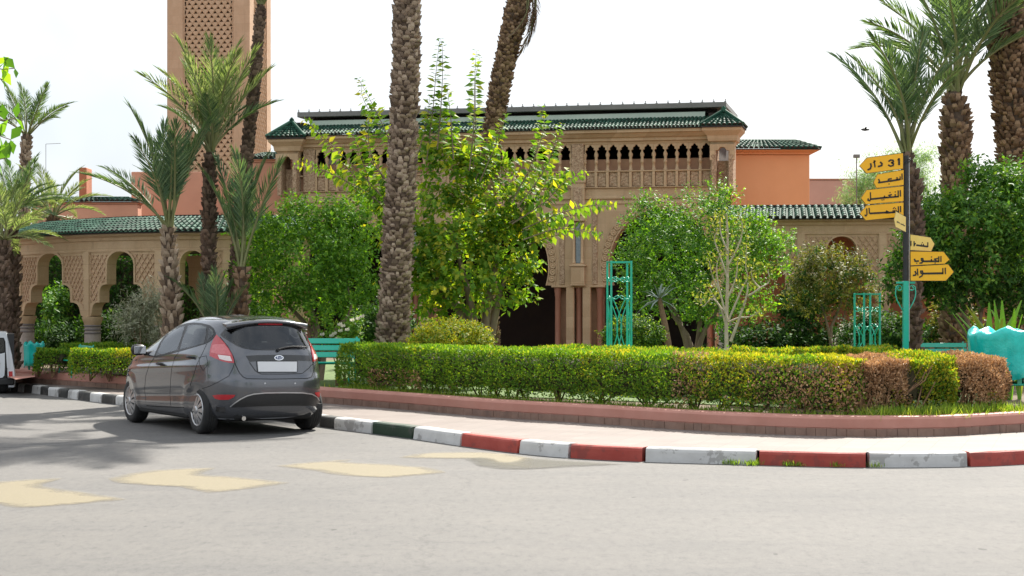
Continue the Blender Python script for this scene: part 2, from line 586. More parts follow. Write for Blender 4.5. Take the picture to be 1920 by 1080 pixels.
def stone(name, c1, c2, blockw=0.9, blockh=0.32, contrast=0.16):
    """dressed stone in big blocks of slightly different tone"""
    m, nt, b = base(name)
    tc = nt.nodes.new('ShaderNodeTexCoord')
    sep = nt.nodes.new('ShaderNodeSeparateXYZ')
    cmb = nt.nodes.new('ShaderNodeCombineXYZ')
    nt.links.new(tc.outputs['Object'], sep.inputs[0])
    ad = nt.nodes.new('ShaderNodeMath')
    ad.operation = 'ADD'
    nt.links.new(sep.outputs['X'], ad.inputs[0])
    nt.links.new(sep.outputs['Y'], ad.inputs[1])
    nt.links.new(ad.outputs[0], cmb.inputs['X'])
    nt.links.new(sep.outputs['Z'], cmb.inputs['Y'])
    br = nt.nodes.new('ShaderNodeTexBrick')
    br.inputs['Scale'].default_value = 1.0
    br.inputs['Mortar Size'].default_value = 0.006
    br.inputs['Brick Width'].default_value = blockw
    br.inputs['Row Height'].default_value = blockh
    br.inputs['Color1'].default_value = (1, 1, 1, 1)
    br.inputs['Color2'].default_value = (1 - contrast, 1 - contrast * 1.1, 1 - contrast * 1.3, 1)
    br.inputs['Mortar'].default_value = (0.8, 0.78, 0.76, 1)
    nt.links.new(cmb.outputs[0], br.inputs['Vector'])
    n = _noise(nt, 2.2, 7, 0.7)
    c = _ramp(nt, n.outputs['Fac'], [(0.3, c1), (0.7, c2)]).outputs['Color']
    c = _mix(nt, 1.0, c, br.outputs['Color'], 'MULTIPLY')
    ns = _noise(nt, 1.0, 6, 0.7, sc=(2.6, 2.6, 0.35))
    c = _mix(nt, _ramp(nt, ns.outputs['Fac'], [(0.50, (0, 0, 0)), (0.78, (0.55, 0.55, 0.55))]).outputs['Color'], c, tuple(x * 0.62 for x in c1))
    n2 = _noise(nt, 38, 4, 0.75)
    c = _mix(nt, 0.35, c, _ramp(nt, n2.outputs['Fac'], [(0.3, (0.7, 0.7, 0.7)), (0.7, (1.25, 1.25, 1.25))]).outputs['Color'], 'MULTIPLY')
    nt.links.new(c, b.inputs['Base Color'])
    b.inputs['Roughness'].default_value = 0.85
    bump(nt, b, n2.outputs['Fac'], 0.3, 0.008)
stone('sandstone', (0.495, 0.34, 0.195), (0.565, 0.41, 0.255))
stone('arcade_stone', (0.51, 0.35, 0.20), (0.575, 0.415, 0.26), 1.1, 0.3, 0.12)
stone('tower_stone', (0.49, 0.31, 0.19), (0.55, 0.37, 0.24), 0.7, 0.5, 0.12)
mat('carved_stone', (0.31, 0.195, 0.115), (0.57, 0.41, 0.265), rough=0.9, scale=17, dist=1.4, bmp=0.9, bscale=17, lo=0.42, hi=0.58, bdist=0.03)
mat('lattice_stone', (0.52, 0.345, 0.21), (0.59, 0.40, 0.26), rough=0.85, scale=3, bmp=0.2, bscale=50)
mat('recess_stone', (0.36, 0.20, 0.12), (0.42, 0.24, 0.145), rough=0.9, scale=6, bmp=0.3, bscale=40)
mat('column_stone', (0.36, 0.30, 0.25), (0.45, 0.38, 0.32), rough=0.6, scale=7, bmp=0.1)
mat('column_band', (0.17, 0.15, 0.14), (0.24, 0.2, 0.185), rough=0.6, scale=7)
mat('red_column', (0.32, 0.13, 0.075), (0.40, 0.18, 0.11), rough=0.6, scale=3, sc=(1, 1, 0.2))
mat('orange_render', (0.80, 0.37, 0.165), (0.84, 0.40, 0.19), rough=0.8, scale=0.7, bmp=0.12, bscale=70, c3=(0.74, 0.34, 0.16), scale3=0.5, amt3=0.6)
mat('salmon_render', (0.60, 0.29, 0.185), (0.66, 0.33, 0.215), rough=0.85, scale=0.8, bmp=0.12, bscale=70, c3=(0.54, 0.27, 0.18), scale3=0.6, amt3=0.6)
mat('rose_render', (0.50, 0.30, 0.24), (0.56, 0.34, 0.28), rough=0.85, scale=0.8, bmp=0.1, bscale=70)
mat('terracotta', (0.40, 0.14, 0.07), (0.48, 0.18, 0.09), rough=0.85, scale=1.5, bmp=0.1)
mat('hall_shade', (0.035, 0.022, 0.016), (0.05, 0.03, 0.02), rough=0.9, scale=2)  # near-black: shade of the interiors put into the colour
mat('ochre', (0.42, 0.25, 0.10), (0.48, 0.29, 0.12), rough=0.85, scale=1.5)
mat('eave_dark', (0.025, 0.02, 0.018), (0.04, 0.03, 0.025), rough=0.8)
mat('canopy_metal', (0.17, 0.165, 0.15), (0.22, 0.21, 0.19), rough=0.45, metal=0.4, scale=1.5)
mat('flashing', (0.30, 0.37, 0.29), (0.37, 0.43, 0.34), rough=0.5, scale=1.2)
mat('leaded_glass', (0.22, 0.27, 0.30), (0.32, 0.37, 0.4), rough=0.25, scale=14)

def tile_mat():
    m, nt, b = base('green_tile')
    g = nt.nodes.new('ShaderNodeNewGeometry')
    r = _ramp(nt, g.outputs['Random Per Island'], [(0.0, (0.008, 0.034, 0.022)), (0.45, (0.017, 0.066, 0.042)), (0.8, (0.026, 0.088, 0.056)), (1.0, (0.06, 0.125, 0.09))])
    n = _noise(nt, 3.5, 6, 0.7)
    c = _mix(nt, _ramp(nt, n.outputs['Fac'], [(0.55, (0, 0, 0)), (0.8, (0.35, 0.35, 0.35))]).outputs['Color'], r.outputs['Color'], (0.13, 0.13, 0.09))
    nt.links.new(c, b.inputs['Base Color'])
    b.inputs['Roughness'].default_value = 0.6
    b.inputs['Specular IOR Level'].default_value = 0.06
tile_mat()

# plants
leafmat('hedge_leaf', [(0, (0.036, 0.085, 0.012)), (0.5, (0.064, 0.14, 0.016)), (0.85, (0.115, 0.20, 0.022)), (1, (0.20, 0.235, 0.03))], trans=0.42, tcol=(1.7, 1.5, 0.35))
leafmat('hedge_yellow', [(0, (0.12, 0.15, 0.015)), (0.6, (0.21, 0.22, 0.02)), (1, (0.30, 0.25, 0.03))], trans=0.42, tcol=(1.5, 1.35, 0.35))
leafmat('hedge_dry', [(0, (0.16, 0.095, 0.048)), (0.5, (0.25, 0.155, 0.085)), (1, (0.36, 0.24, 0.14))], trans=0.25, tcol=(1.2, 1, 0.7), spec=0.15)
mat('twig', (0.18, 0.10, 0.05), (0.30, 0.18, 0.10), rough=0.9, scale=20)
mat('dark_twig', (0.035, 0.03, 0.012), (0.06, 0.05, 0.02), rough=0.95, scale=20)
leafmat('citrus_leaf', [(0, (0.028, 0.07, 0.012)), (0.5, (0.055, 0.125, 0.016)), (0.85, (0.10, 0.19, 0.025)), (1, (0.17, 0.25, 0.035))], rough=0.32, trans=0.36, tcol=(1.7, 1.7, 0.35))
leafmat('mulberry_leaf', [(0, (0.04, 0.095, 0.014)), (0.45, (0.085, 0.16, 0.02)), (0.8, (0.15, 0.21, 0.026)), (1, (0.27, 0.24, 0.03))], rough=0.38, trans=0.42, tcol=(1.6, 1.5, 0.35))
leafmat('orange_leaf', [(0, (0.02, 0.055, 0.012)), (0.5, (0.04, 0.095, 0.016)), (0.85, (0.075, 0.15, 0.024)), (1, (0.14, 0.2, 0.03))], rough=0.32, trans=0.32, tcol=(1.6, 1.6, 0.35))
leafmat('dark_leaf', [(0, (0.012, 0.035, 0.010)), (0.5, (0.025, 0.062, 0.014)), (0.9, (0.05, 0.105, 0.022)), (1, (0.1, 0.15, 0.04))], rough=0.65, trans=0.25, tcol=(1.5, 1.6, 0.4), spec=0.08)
leafmat('olive_leaf', [(0, (0.055, 0.065, 0.018)), (0.5, (0.09, 0.10, 0.025)), (1, (0.16, 0.14, 0.04))], rough=0.5, trans=0.3)
leafmat('grey_leaf', [(0, (0.12, 0.13, 0.085)), (0.6, (0.19, 0.20, 0.14)), (1, (0.27, 0.26, 0.19))], rough=0.6, trans=0.25, tcol=(1.1, 1.1, 0.8))
leafmat('pepper_leaf', [(0, (0.10, 0.17, 0.07)), (0.6, (0.16, 0.24, 0.11)), (1, (0.23, 0.31, 0.15))], rough=0.5, trans=0.35, tcol=(1.3, 1.3, 0.7))
leafmat('pale_yellow_leaf', [(0, (0.10, 0.14, 0.03)), (0.6, (0.17, 0.20, 0.05)), (1, (0.27, 0.25, 0.08))], rough=0.4, trans=0.4)
leafmat('grass_blade', [(0, (0.06, 0.11, 0.015)), (0.6, (0.12, 0.19, 0.025)), (1, (0.22, 0.25, 0.05))], rough=0.5, trans=0.4)
leafmat('white_petal', [(0, (0.62, 0.58, 0.48)), (1, (0.78, 0.75, 0.66))], rough=0.6, trans=0.3, tcol=(1, 1, 0.9))
leafmat('palm_frond', [(0, (0.038, 0.068, 0.036)), (0.5, (0.068, 0.108, 0.055)), (1, (0.12, 0.165, 0.085))], rough=0.36, trans=0.26, tcol=(1.4, 1.45, 0.5))
leafmat('palm_frond_sunlit', [(0, (0.085, 0.12, 0.045)), (0.5, (0.14, 0.18, 0.07)), (1, (0.23, 0.25, 0.13))], rough=0.36, trans=0.35, tcol=(1.2, 1.25, 0.6))  # paler frond copy with sunlight put into its colour
leafmat('palm_dead', [(0, (0.10, 0.06, 0.04)), (0.6, (0.19, 0.12, 0.08)), (1, (0.30, 0.2, 0.13))], rough=0.8, trans=0.15, tcol=(1, 0.9, 0.7), spec=0.1)
mat('palm_rib', (0.16, 0.18, 0.06), (0.26, 0.25, 0.11), rough=0.5, scale=4)
islandmat('palm_boot', [(0, (0.13, 0.09, 0.062)), (0.5, (0.31, 0.225, 0.16)), (1, (0.50, 0.39, 0.29))], bscale=45)
islandmat('palm_boot_warm', [(0, (0.09, 0.05, 0.028)), (0.5, (0.22, 0.135, 0.08)), (1, (0.38, 0.25, 0.155))], bscale=45)
islandmat('palm_boot_pale', [(0, (0.15, 0.10, 0.065)), (0.5, (0.32, 0.24, 0.165)), (1, (0.48, 0.38, 0.28))], bscale=45)
islandmat('palm_boot_dark', [(0, (0.07, 0.045, 0.032)), (0.5, (0.145, 0.095, 0.068)), (1, (0.24, 0.165, 0.12))], bscale=45)
mat('palm_core', (0.06, 0.04, 0.026), (0.12, 0.08, 0.052), rough=0.95, scale=18, bmp=0.8, bscale=25)
mat('bark', (0.17, 0.12, 0.08), (0.27, 0.20, 0.14), rough=0.9, scale=9, bmp=0.7, bscale=30, sc=(1, 1, 0.25))
mat('pale_bark', (0.42, 0.36, 0.25), (0.52, 0.46, 0.34), rough=0.75, scale=9, bmp=0.4, bscale=30)
mat('blue_agave', (0.24, 0.30, 0.27), (0.33, 0.38, 0.34), rough=0.5, scale=4)

# street furniture, signs, car
mat('green_enamel', (0.0, 0.30, 0.20), (0.01, 0.35, 0.24), rough=0.32, scale=6, c3=(0.03, 0.26, 0.19), scale3=6, amt3=0.5, coat=0.2)
mat('teal_plastic', (0.0, 0.33, 0.29), (0.01, 0.40, 0.35), rough=0.3, scale=8, coat=0.3, bmp=0.5, bscale=9, bdist=0.03)
mat('black_metal', (0.012, 0.012, 0.013), (0.02, 0.02, 0.02), rough=0.42, scale=9)
mat('cable', (0.45, 0.45, 0.45), (0.55, 0.55, 0.55), rough=0.5)
mat('sign_yellow', (0.92, 0.45, 0.004), (0.95, 0.48, 0.006), rough=0.4, scale=3)
mat('sign_pale', (0.82, 0.56, 0.12), (0.86, 0.62, 0.17), rough=0.35, scale=3)
mat('sign_ink', (0.012, 0.01, 0.008), (0.02, 0.015, 0.01), rough=0.5)

def car_paint(name, col, flake):
    m, nt, b = base(name)
    n = _noise(nt, 900, 2, 0.5)
    c = _ramp(nt, n.outputs['Fac'], [(0.4, col), (0.62, flake)]).outputs['Color']
    nt.links.new(c, b.inputs['Base Color'])
    b.inputs['Metallic'].default_value = 0.6
    b.inputs['Roughness'].default_value = 0.24
    b.inputs['Coat Weight'].default_value = 1.0
    b.inputs['Coat Roughness'].default_value = 0.03
car_paint('grey_paint', (0.075, 0.078, 0.088), (0.13, 0.134, 0.148))
mat('white_car_paint', (0.70, 0.74, 0.78), (0.66, 0.70, 0.74), rough=0.35, coat=0.6, scale=1)
mat('black_trim', (0.010, 0.010, 0.011), (0.015, 0.015, 0.016), rough=0.45, scale=20)
mat('gloss_black', (0.006, 0.006, 0.007), (0.008, 0.008, 0.009), rough=0.08, scale=20, coat=0.5)
mat('under_black', (0.008, 0.008, 0.008), (0.012, 0.012, 0.012), rough=0.9, scale=20)
mat('tyre_rubber', (0.016, 0.016, 0.017), (0.028, 0.027, 0.026), rough=0.8, scale=12, bmp=0.2)
mat('silver_alloy', (0.50, 0.50, 0.51), (0.58, 0.58, 0.59), rough=0.28, metal=0.7, scale=10)
mat('chrome', (0.75, 0.75, 0.76), (0.8, 0.8, 0.8), rough=0.1, metal=1.0)
mat('emblem_blue', (0.01, 0.03, 0.12), (0.015, 0.04, 0.15), rough=0.2, coat=0.5)
mat('plate_white', (0.72, 0.73, 0.75), (0.76, 0.77, 0.79), rough=0.4, scale=5)
mat('lamp_red', (0.42, 0.012, 0.02), (0.5, 0.02, 0.03), rough=0.12, coat=1.0, scale=30)
mat('lamp_pink', (0.55, 0.09, 0.10), (0.65, 0.14, 0.15), rough=0.12, coat=1.0, scale=30)
mat('lamp_clear', (0.72, 0.62, 0.6), (0.8, 0.7, 0.68), rough=0.1, coat=1.0, scale=40, lo=0.4, hi=0.6)

def car_glass(name, tint, refl):
    """tinted pane: mirrors at a slant, lets the cabin show through"""
    m, nt, b = base(name)
    nt.nodes.remove(b)
    tr = nt.nodes.new('ShaderNodeBsdfTransparent')
    tr.inputs['Color'].default_value = (*tint, 1)
    gl = nt.nodes.new('ShaderNodeBsdfGlossy')
    gl.inputs['Roughness'].default_value = 0.015
    gl.inputs['Color'].default_value = (0.95, 0.97, 1.0, 1)
    fr_ = nt.nodes.new('ShaderNodeFresnel')
    fr_.inputs['IOR'].default_value = refl
    ms = nt.nodes.new('ShaderNodeMixShader')
    nt.links.new(fr_.outputs[0], ms.inputs['Fac'])
    nt.links.new(tr.outputs[0], ms.inputs[1])
    nt.links.new(gl.outputs[0], ms.inputs[2])
    out = [x for x in nt.nodes if x.type == 'OUTPUT_MATERIAL'][0]
    nt.links.new(ms.outputs[0], out.inputs['Surface'])
car_glass('side_glass', (0.62, 0.66, 0.64), 1.6)
car_glass('rear_glass', (0.34, 0.36, 0.38), 1.65)
mat('seat_cloth', (0.035, 0.035, 0.038), (0.05, 0.05, 0.054), rough=0.9, scale=30)
# ------------------------------------------------------------------ the setting: road, kerb, pavement, border, garden soil
road = MB()
road.add([(-300, -60, 0), (300, -60, 0), (300, 500, 0), (-300, 500, 0)], [(0, 1, 2, 3)])
tag(road.build('road', 'asphalt'), kind='structure')

def sheet(name, px_pts, z, m, zg=0.0, kind='structure', soft=0.0):
    """a thin painted or stained patch; soft: its edge is ragged and worn over this share of its width"""
    pts = [np.array(G(x, y, zg)[:2]) for x, y in px_pts]
    if soft:
        m_ = sum(pts) / len(pts)
        pts = [m_ + (p - m_) * (1 + 0.16 / max(0.4, np.linalg.norm(p - m_))) for p in pts]
    mb = MB()
    if not soft:
        mb.add([(p[0], p[1], z) for p in pts], [tuple(range(len(pts)))[::-1]])
        o = mb.build(name, m)
        if o.data.polygons[0].normal.z < 0:
            o.data.flip_normals()
        return tag(o, kind=kind)
    ring = by_length(np.array(pts + [pts[0]]), step=0.12)[:-1]
    n = len(ring)
    cdt = delaunay_2d_cdt([Vector(p) for p in ring], [(i, (i + 1) % n) for i in range(n)], [], 1, 1e-5)
    bm = bmesh.new()
    vs = [bm.verts.new((p[0], p[1], z)) for p in cdt[0]]
    for f in cdt[2]:
        try:
            bm.faces.new([vs[i] for i in f])
        except ValueError:
            pass
    for _ in range(2):
        bmesh.ops.subdivide_edges(bm, edges=[e for e in bm.edges if e.calc_length() > 0.16 and not e.is_boundary], cuts=1, use_grid_fill=True)
        bmesh.ops.triangulate(bm, faces=bm.faces)
    me = bpy.data.meshes.new(name)
    bm.normal_update()
    if sum(f.normal.z for f in bm.faces) < 0:
        bmesh.ops.reverse_faces(bm, faces=bm.faces)
    bm.to_mesh(me)
    bm.free()
    me.materials.append(MATS[m])
    co = np.array([v.co[:2] for v in me.vertices])
    dd = np.min(np.linalg.norm(co[:, None] - ring[None], axis=2), axis=1)
    at = me.attributes.new('worn', 'FLOAT', 'POINT')
    at.data.foreach_set('value', np.clip(dd / soft, 0, 1).astype(np.float32))
    o = bpy.data.objects.new(name, me)
    link(o)
    return tag(o, kind=kind)

marks = [
    [(0, 907), (60, 902), (112, 900), (84, 908), (67, 915), (130, 924), (213, 935), (130, 943), (33, 950), (0, 942), (-60, 936), (-130, 930), (-70, 918)],
    [(233, 898), (258, 891), (290, 885), (345, 882), (400, 880), (384, 886), (370, 892), (440, 898), (520, 905), (455, 914), (387, 922), (362, 916), (340, 910), (290, 907), (247, 904)],
    [(543, 875), (600, 868), (665, 864), (655, 868), (662, 870.5), (720, 873), (775, 877), (812, 885), (765, 890), (715, 893.5), (672, 891), (640, 888), (610, 881)],
    [(773, 858.7), (796, 853), (820, 850.5), (865, 850), (907, 850), (940, 854), (973, 860), (980, 876), (950, 872), (933, 873), (893, 860.5), (830, 860)],
]
for k, pts in enumerate(marks):
    sheet('road_marking', pts, 0.004, 'yellow_paint', soft=0.34)
arc = by_length(np.array([[G(x, y).x, G(x, y).y] for x, y in ((-60, 842), (100, 835), (300, 825.5), (450, 818), (640, 811.5))]), n=24)
mb = MB()
a0, a1 = offset2(arc, -0.035), offset2(arc, 0.035)
mb.loft([[Vector((p[0], p[1], 0.004)) for p in a0], [Vector((p[0], p[1], 0.004)) for p in a1]])
o = tag(mb.build('road_line', 'pale_paint'), kind='structure')
o.data.attributes.new('worn', 'FLOAT', 'POINT').data.foreach_set('value', [0.6] * len(o.data.vertices))
sheet('wet_stain', [(893, 862), (915, 860), (940, 862), (955, 868), (975, 866), (985, 861), (1040, 865), (1120, 869), (1150, 871), (1060, 874), (985, 878.5), (945, 878), (920, 873)], 0.008, 'wet_stain', soft=0.25)

# kerb line, front foot at road level
KP = [(-260, 706), (-120, 718), (31, 734), (108, 744), (213, 758)]
KW = [(-4.75, 26.6), (-3.45, 24.9), (-2.62, 23.55)]
KP2 = [(640, 806), (697, 813), (773, 823), (863, 836), (971, 850), (1067, 858.7), (1207, 866), (1420, 872), (1627, 876.7), (1817, 875), (1920, 870.7)]
kpts = [tuple(G(x, y)[:2]) for x, y in KP] + KW + [tuple(G(x, y)[:2]) for x, y in KP2] + [(6.6, 18.7), (9.2, 19.9), (14, 22.2), (30, 29)]
kerb_path = by_length(smooth_path(kpts, 1200), n=1000)
kerb_px = 960 + F * kerb_path[:, 0] / kerb_path[:, 1]

def cut_path(path, i0, i1, n):
    t = np.linspace(i0, i1, n)
    idx = np.arange(len(path))
    return np.stack([np.interp(t, idx, path[:, 0]), np.interp(t, idx, path[:, 1])], axis=1)

kb = bpy.data.objects.new('kerb', None)
C.objects.link(kb)
tag(kb, kind='structure')
w, k_, r_, g_ = 'kerb_white', 'kerb_black', 'kerb_red', 'kerb_green'
bounds = [31.9, 44.4, 58.5, 74.8, 89.6, 108.9, 125.9, 145.9, 167.4, 190.4, 215.6, 245, 278, 315, 356, 400, 450, 505, 562, 598, 624.7, 697, 773, 863, 971, 1067, 1207, 1420, 1627, 1817]
cols = [w, k_] * 10 + [w, g_, w, r_, w, r_, w, r_, w]
cuts = [float(np.interp(b, kerb_px[:900], np.arange(900))) for b in bounds]
step = (cuts[1] - cuts[0]) * 1.0
pre, c = [], cuts[0]
while c > step:
    pre.append(c - step)
    c -= step
pre = pre[::-1]
cols = [(w, k_)[(len(pre) - 1 - i) % 2 ^ 1] for i in range(len(pre))] + cols
cuts = pre + cuts
step = cuts[-1] - cuts[-2]
alt = [r_, w]
i = 0
while cuts[-1] + step < 995:
    cuts.append(cuts[-1] + step)
    cols.append(alt[i % 2])
    i += 1
for a, b, m in zip(cuts[:-1], cuts[1:], cols):
    seg = cut_path(kerb_path, a + 0.35, b - 0.35, 5)
    mb = MB()
    j = rng.normal(0, 0.004)
    prof = [(0.0, -0.02), (0.006 + j, 0.11), (0.014 + j, 0.135), (0.034 + j, 0.148), (0.17, 0.148), (0.17, -0.02)]
    rows = []
    for o_, z in prof:
        q = offset2(seg, o_)
        rows.append([Vector((p[0], p[1], z + rng.normal(0, 0.0012))) for p in q])
    mb.loft(rows, smooth=False)
    mb.add([r[0] for r in rows], [tuple(range(6))])
    mb.add([r[-1] for r in rows], [tuple(range(6))[::-1]])
    mb.build('kerb_stone', m, kb, fix=True)

# raised planting border: foot of the clay skirting at pavement level
ZP = 0.14
BP = [(-260, 699), (-120, 707), (34, 716.5), (237, 730), (420, 742), (618, 756.8), (753, 767.6), (927, 782.5), (1094, 793), (1307, 807.5), (1507, 816.5), (1640, 818.7), (1773, 817), (1840, 813.5), (1920, 809)]
bpts = [tuple(G(x, y, ZP)[:2]) for x, y in BP] + [(7.2, 21.3), (9.4, 22.4), (14, 24.8), (30, 32)]
border_path = by_length(smooth_path(bpts, 1200), n=1000)
border_px = 960 + F * border_path[:, 0] / border_path[:, 1]
n = 160
ka = by_length(offset2(kerb_path, 0.12), n=n)
ba = by_length(offset2(border_path, 0.03), n=n)
mb = MB()
mb.loft([[Vector((p[0], p[1], ZP)) for p in ka], [Vector((p[0] * 0.5 + q[0] * 0.5, p[1] * 0.5 + q[1] * 0.5, ZP)) for p, q in zip(ka, ba)], [Vector((p[0], p[1], ZP)) for p in ba]], smooth=False)
tag(mb.build('pavement', 'paving'), kind='structure')

bd = bpy.data.objects.new('planting_border', None)
C.objects.link(bd)
tag(bd, kind='structure')
bp = by_length(offset2(border_path, 0.0), step=0.16)
mb = MB()
prof = [(0.02, 0.10), (0.02, 0.232), (0.012, 0.236), (0.012, 0.335), (0.03, 0.36), (0.07, 0.368), (0.24, 0.368), (0.27, 0.35), (0.27, 0.2)]
mb.loft([[Vector((p[0], p[1], z)) for p in offset2(bp, o_)] for o_, z in prof], smooth=False)
tag(mb.build('coping', 'pink_render', bd, fix=True), kind='structure')
d = np.concatenate([[0], np.cumsum(np.linalg.norm(np.diff(border_path, axis=0), axis=1))])
i0 = int(np.argmin(np.abs(border_px[:900] + 10)))
i1 = int(np.argmin(np.abs(border_px[:960] - 1925)))
s, k = d[i0], 0
tile_cuts = []
while s < d[i1]:
    ln = rng.uniform(0.10, 0.135) if rng.random() < 0.8 else 0.2
    tile_cuts.append((s + 0.0022, s + ln - 0.0022))
    s += ln
step_ = max(1, math.ceil(len(tile_cuts) / 299))
if len(tile_cuts) > 299:      # widen evenly so that every tile stays a piece of its own
    f_ = (d[i1] - d[i0]) / 299
    tile_cuts = [(d[i0] + f_ * q + 0.0022, d[i0] + f_ * (q + 1) - 0.0022) for q in range(299)]
for a, b in tile_cuts:
    seg = np.stack([np.interp([a, b], d, border_path[:, 0]), np.interp([a, b], d, border_path[:, 1])], axis=1)
    t = seg[1] - seg[0]
    t /= np.linalg.norm(t)
    nv = np.array([-t[1], t[0]])
    jo, jz = rng.uniform(-0.004, 0.004), rng.uniform(-0.004, 0.003)
    v = []
    for z in (0.12, 0.226 + jz):
        for q, o_ in ((seg[0], -0.004 + jo), (seg[1], -0.004 + jo), (seg[1], 0.03), (seg[0], 0.03)):
            v.append((q[0] + nv[0] * o_, q[1] + nv[1] * o_, z))
    mb = MB()
    mb.add(v, [(3, 2, 1, 0), (4, 5, 6, 7), (0, 1, 5, 4), (1, 2, 6, 5), (2, 3, 7, 6), (3, 0, 4, 7)])
    mb.build('tile', 'skirting_clay', bd)

# garden soil behind the border
ZG = 0.30
gi = by_length(offset2(border_path, 0.2), n=120)
gp = [tuple(q) for q in gi] + [(60, 60), (60, 160), (-60, 160), (-60, 70)]
cdt = delaunay_2d_cdt([Vector(q) for q in gp], [(i, (i + 1) % len(gp)) for i in range(len(gp))], [], 1, 1e-5)
mb = MB()
mb.add([(q[0], q[1], ZG) for q in cdt[0]], [tuple(f) for f in cdt[2]])
tag(mb.build('garden_soil', 'soil', fix=True), kind='structure')
if bpy.data.objects['garden_soil'].data.polygons[0].normal.z < 0:
    bpy.data.objects['garden_soil'].data.flip_normals()
def lawn_patch(pts, z=ZG + 0.012):
    mb = MB()
    mb.add([(x, y, z) for x, y in pts], [tuple(range(len(pts)))])
    return tag(mb.build('lawn', 'lawn'), kind='structure')
lawn_patch([(-3.0, 27.4), (3.5, 22.6), (6.2, 22.0), (8.2, 30), (7, 40), (-4, 42), (-6, 34)])
sheet('garden_path', [(30, 713), (66, 708), (64, 700), (60, 690), (30, 686), (-40, 690)], ZG + 0.016, 'pink_render', zg=ZG)

# ------------------------------------------------------------------ grass tufts
def tufts(name, spots, m, n, h, spread, parent=None, kind='stuff', z=ZG):
    """spots: (x, y); blades as thin triangles"""
    spots = np.array(spots, float)
    k = rng.integers(0, len(spots), n)
    p = np.zeros((n, 3))
    p[:, :2] = spots[k] + rng.normal(0, spread, (n, 2))
    p[:, 2] = z
    dr = nrm(np.stack([rng.normal(0, 0.45, n), rng.normal(0, 0.45, n), np.ones(n)], axis=1))
    L = rng.uniform(0.4, 1.0, n) * h
    V, T = leaf_arrays(p, dr, rand_unit(n), L, rng.uniform(0.006, 0.014, n) * (h / 0.12) ** 0.5, fold=0.1)
    o = leaves_obj(name, [(V, T, 0)], [m], parent)
    if kind:
        tag(o, kind=kind)
    return o
# ------------------------------------------------------------------ plant builders
def lump(p, f=1.0, ph=0.0):
    return (np.sin(p[:, 0] * 3.1 * f + ph) + np.sin(p[:, 1] * 2.7 * f + 1.7 + ph) + np.sin(p[:, 2] * 3.7 * f + 0.6 + ph) + 0.6 * np.sin(p[:, 0] * 7.3 * f + p[:, 2] * 5.1 * f)) / 3.6

def crown(name, clumps, mats, n, L, Wr=0.5, parent=None, per=9, twig=0.28, shell=0.45, sag=0.15, pick=None, seed=1, jag=0.22):
    """leaf clusters on short twigs spread through ellipsoid clumps (centre, radii, weight)"""
    r = np.random.default_rng(seed)
    wts = np.array([c[2] if len(c) > 2 else c[1][0] * c[1][2] for c in clumps], float)
    wts /= wts.sum()
    K = max(1, n // per)
    ci = r.choice(len(clumps), K, p=wts)
    cen = np.array([tuple(c[0]) for c in clumps])[ci]
    rad = np.array([tuple(c[1]) for c in clumps])[ci]
    u = rand_unit(K, r)
    f = shell + (1 - shell) * r.random(K) ** 0.6
    f = f * (1 + jag * r.normal(size=K) * 0.6 + jag * lump(u * 2 + ci[:, None] * 1.3, 1.2))
    tp = cen + u * rad * f[:, None]
    td = nrm(u + np.array([0, 0, 0.45]) + r.normal(0, 0.45, (K, 3)))
    m = K * per
    t = np.tile((np.arange(per) + 0.5) / per, K)
    idx = np.repeat(np.arange(K), per)
    pos = tp[idx] + td[idx] * ((t - 0.4) * twig * (0.7 + 0.6 * r.random(K))[idx])[:, None]
    side = nrm(np.cross(td[idx], rand_unit(m, r)))
    dr = nrm(side + td[idx] * 0.55 + r.normal(0, 0.25, (m, 3)) + np.array([0, 0, -sag]))
    up = nrm(td[idx] * 0.8 + np.array([0, 0, 0.8]) + r.normal(0, 0.35, (m, 3)))
    ll = L * r.uniform(0.6, 1.15, m)
    V, T = leaf_arrays(pos, dr, up, ll, ll * Wr * r.uniform(0.8, 1.15, m), fold=0.18)
    parts = []
    if len(mats) == 1:
        parts.append((V, T, 0))
    else:
        sel = pick(tp, r)[idx] if pick else r.integers(0, len(mats), m)
        for k in range(len(mats)):
            q = np.where(sel == k)[0]
            if len(q) == 0:
                continue
            V2 = V.reshape(-1, 4, 3)[q].reshape(-1, 3)
            i = np.arange(len(q))[:, None] * 4
            T2 = np.concatenate([i + np.array([[0, 1, 2]]), i + np.array([[0, 2, 3]])], axis=1).reshape(-1, 3)
            parts.append((V2, T2, k))
    return leaves_obj(name, parts, mats, parent)

def limb_set(mb, base, targets, r0, fork=0.45, mi=0, bend=0.15, seed=3, n=6):
    """tapered limbs from a base, leaving a common stem at `fork` of the way"""
    r = np.random.default_rng(seed)
    b = np.array(base, float)
    for t in targets:
        t = np.array(t, float)
        m1 = b + (t - b) * fork * np.array([0.55, 0.55, 1.0]) + r.normal(0, bend * 0.3, 3) * np.array([1, 1, 0.2])
        m2 = b + (t - b) * (fork + 0.3) + r.normal(0, bend * 0.5, 3)
        path = smooth_path([b, m1, m2, t], 9)
        mb.tube([tuple(p) for p in path], list(np.linspace(r0, r0 * 0.22, 9)), n, mi)

def PXE(px, py, rx, ry, D, dz=None, wt=None):
    """an ellipsoid clump given by its extent in the photo at distance D"""
    c = P(px, py, D)
    s = D / F
    rd = (rx + ry) / 2 * s if dz is None else dz
    e = (tuple(c), (rx * s, rd, ry * s))
    return e if wt is None else e + (wt,)

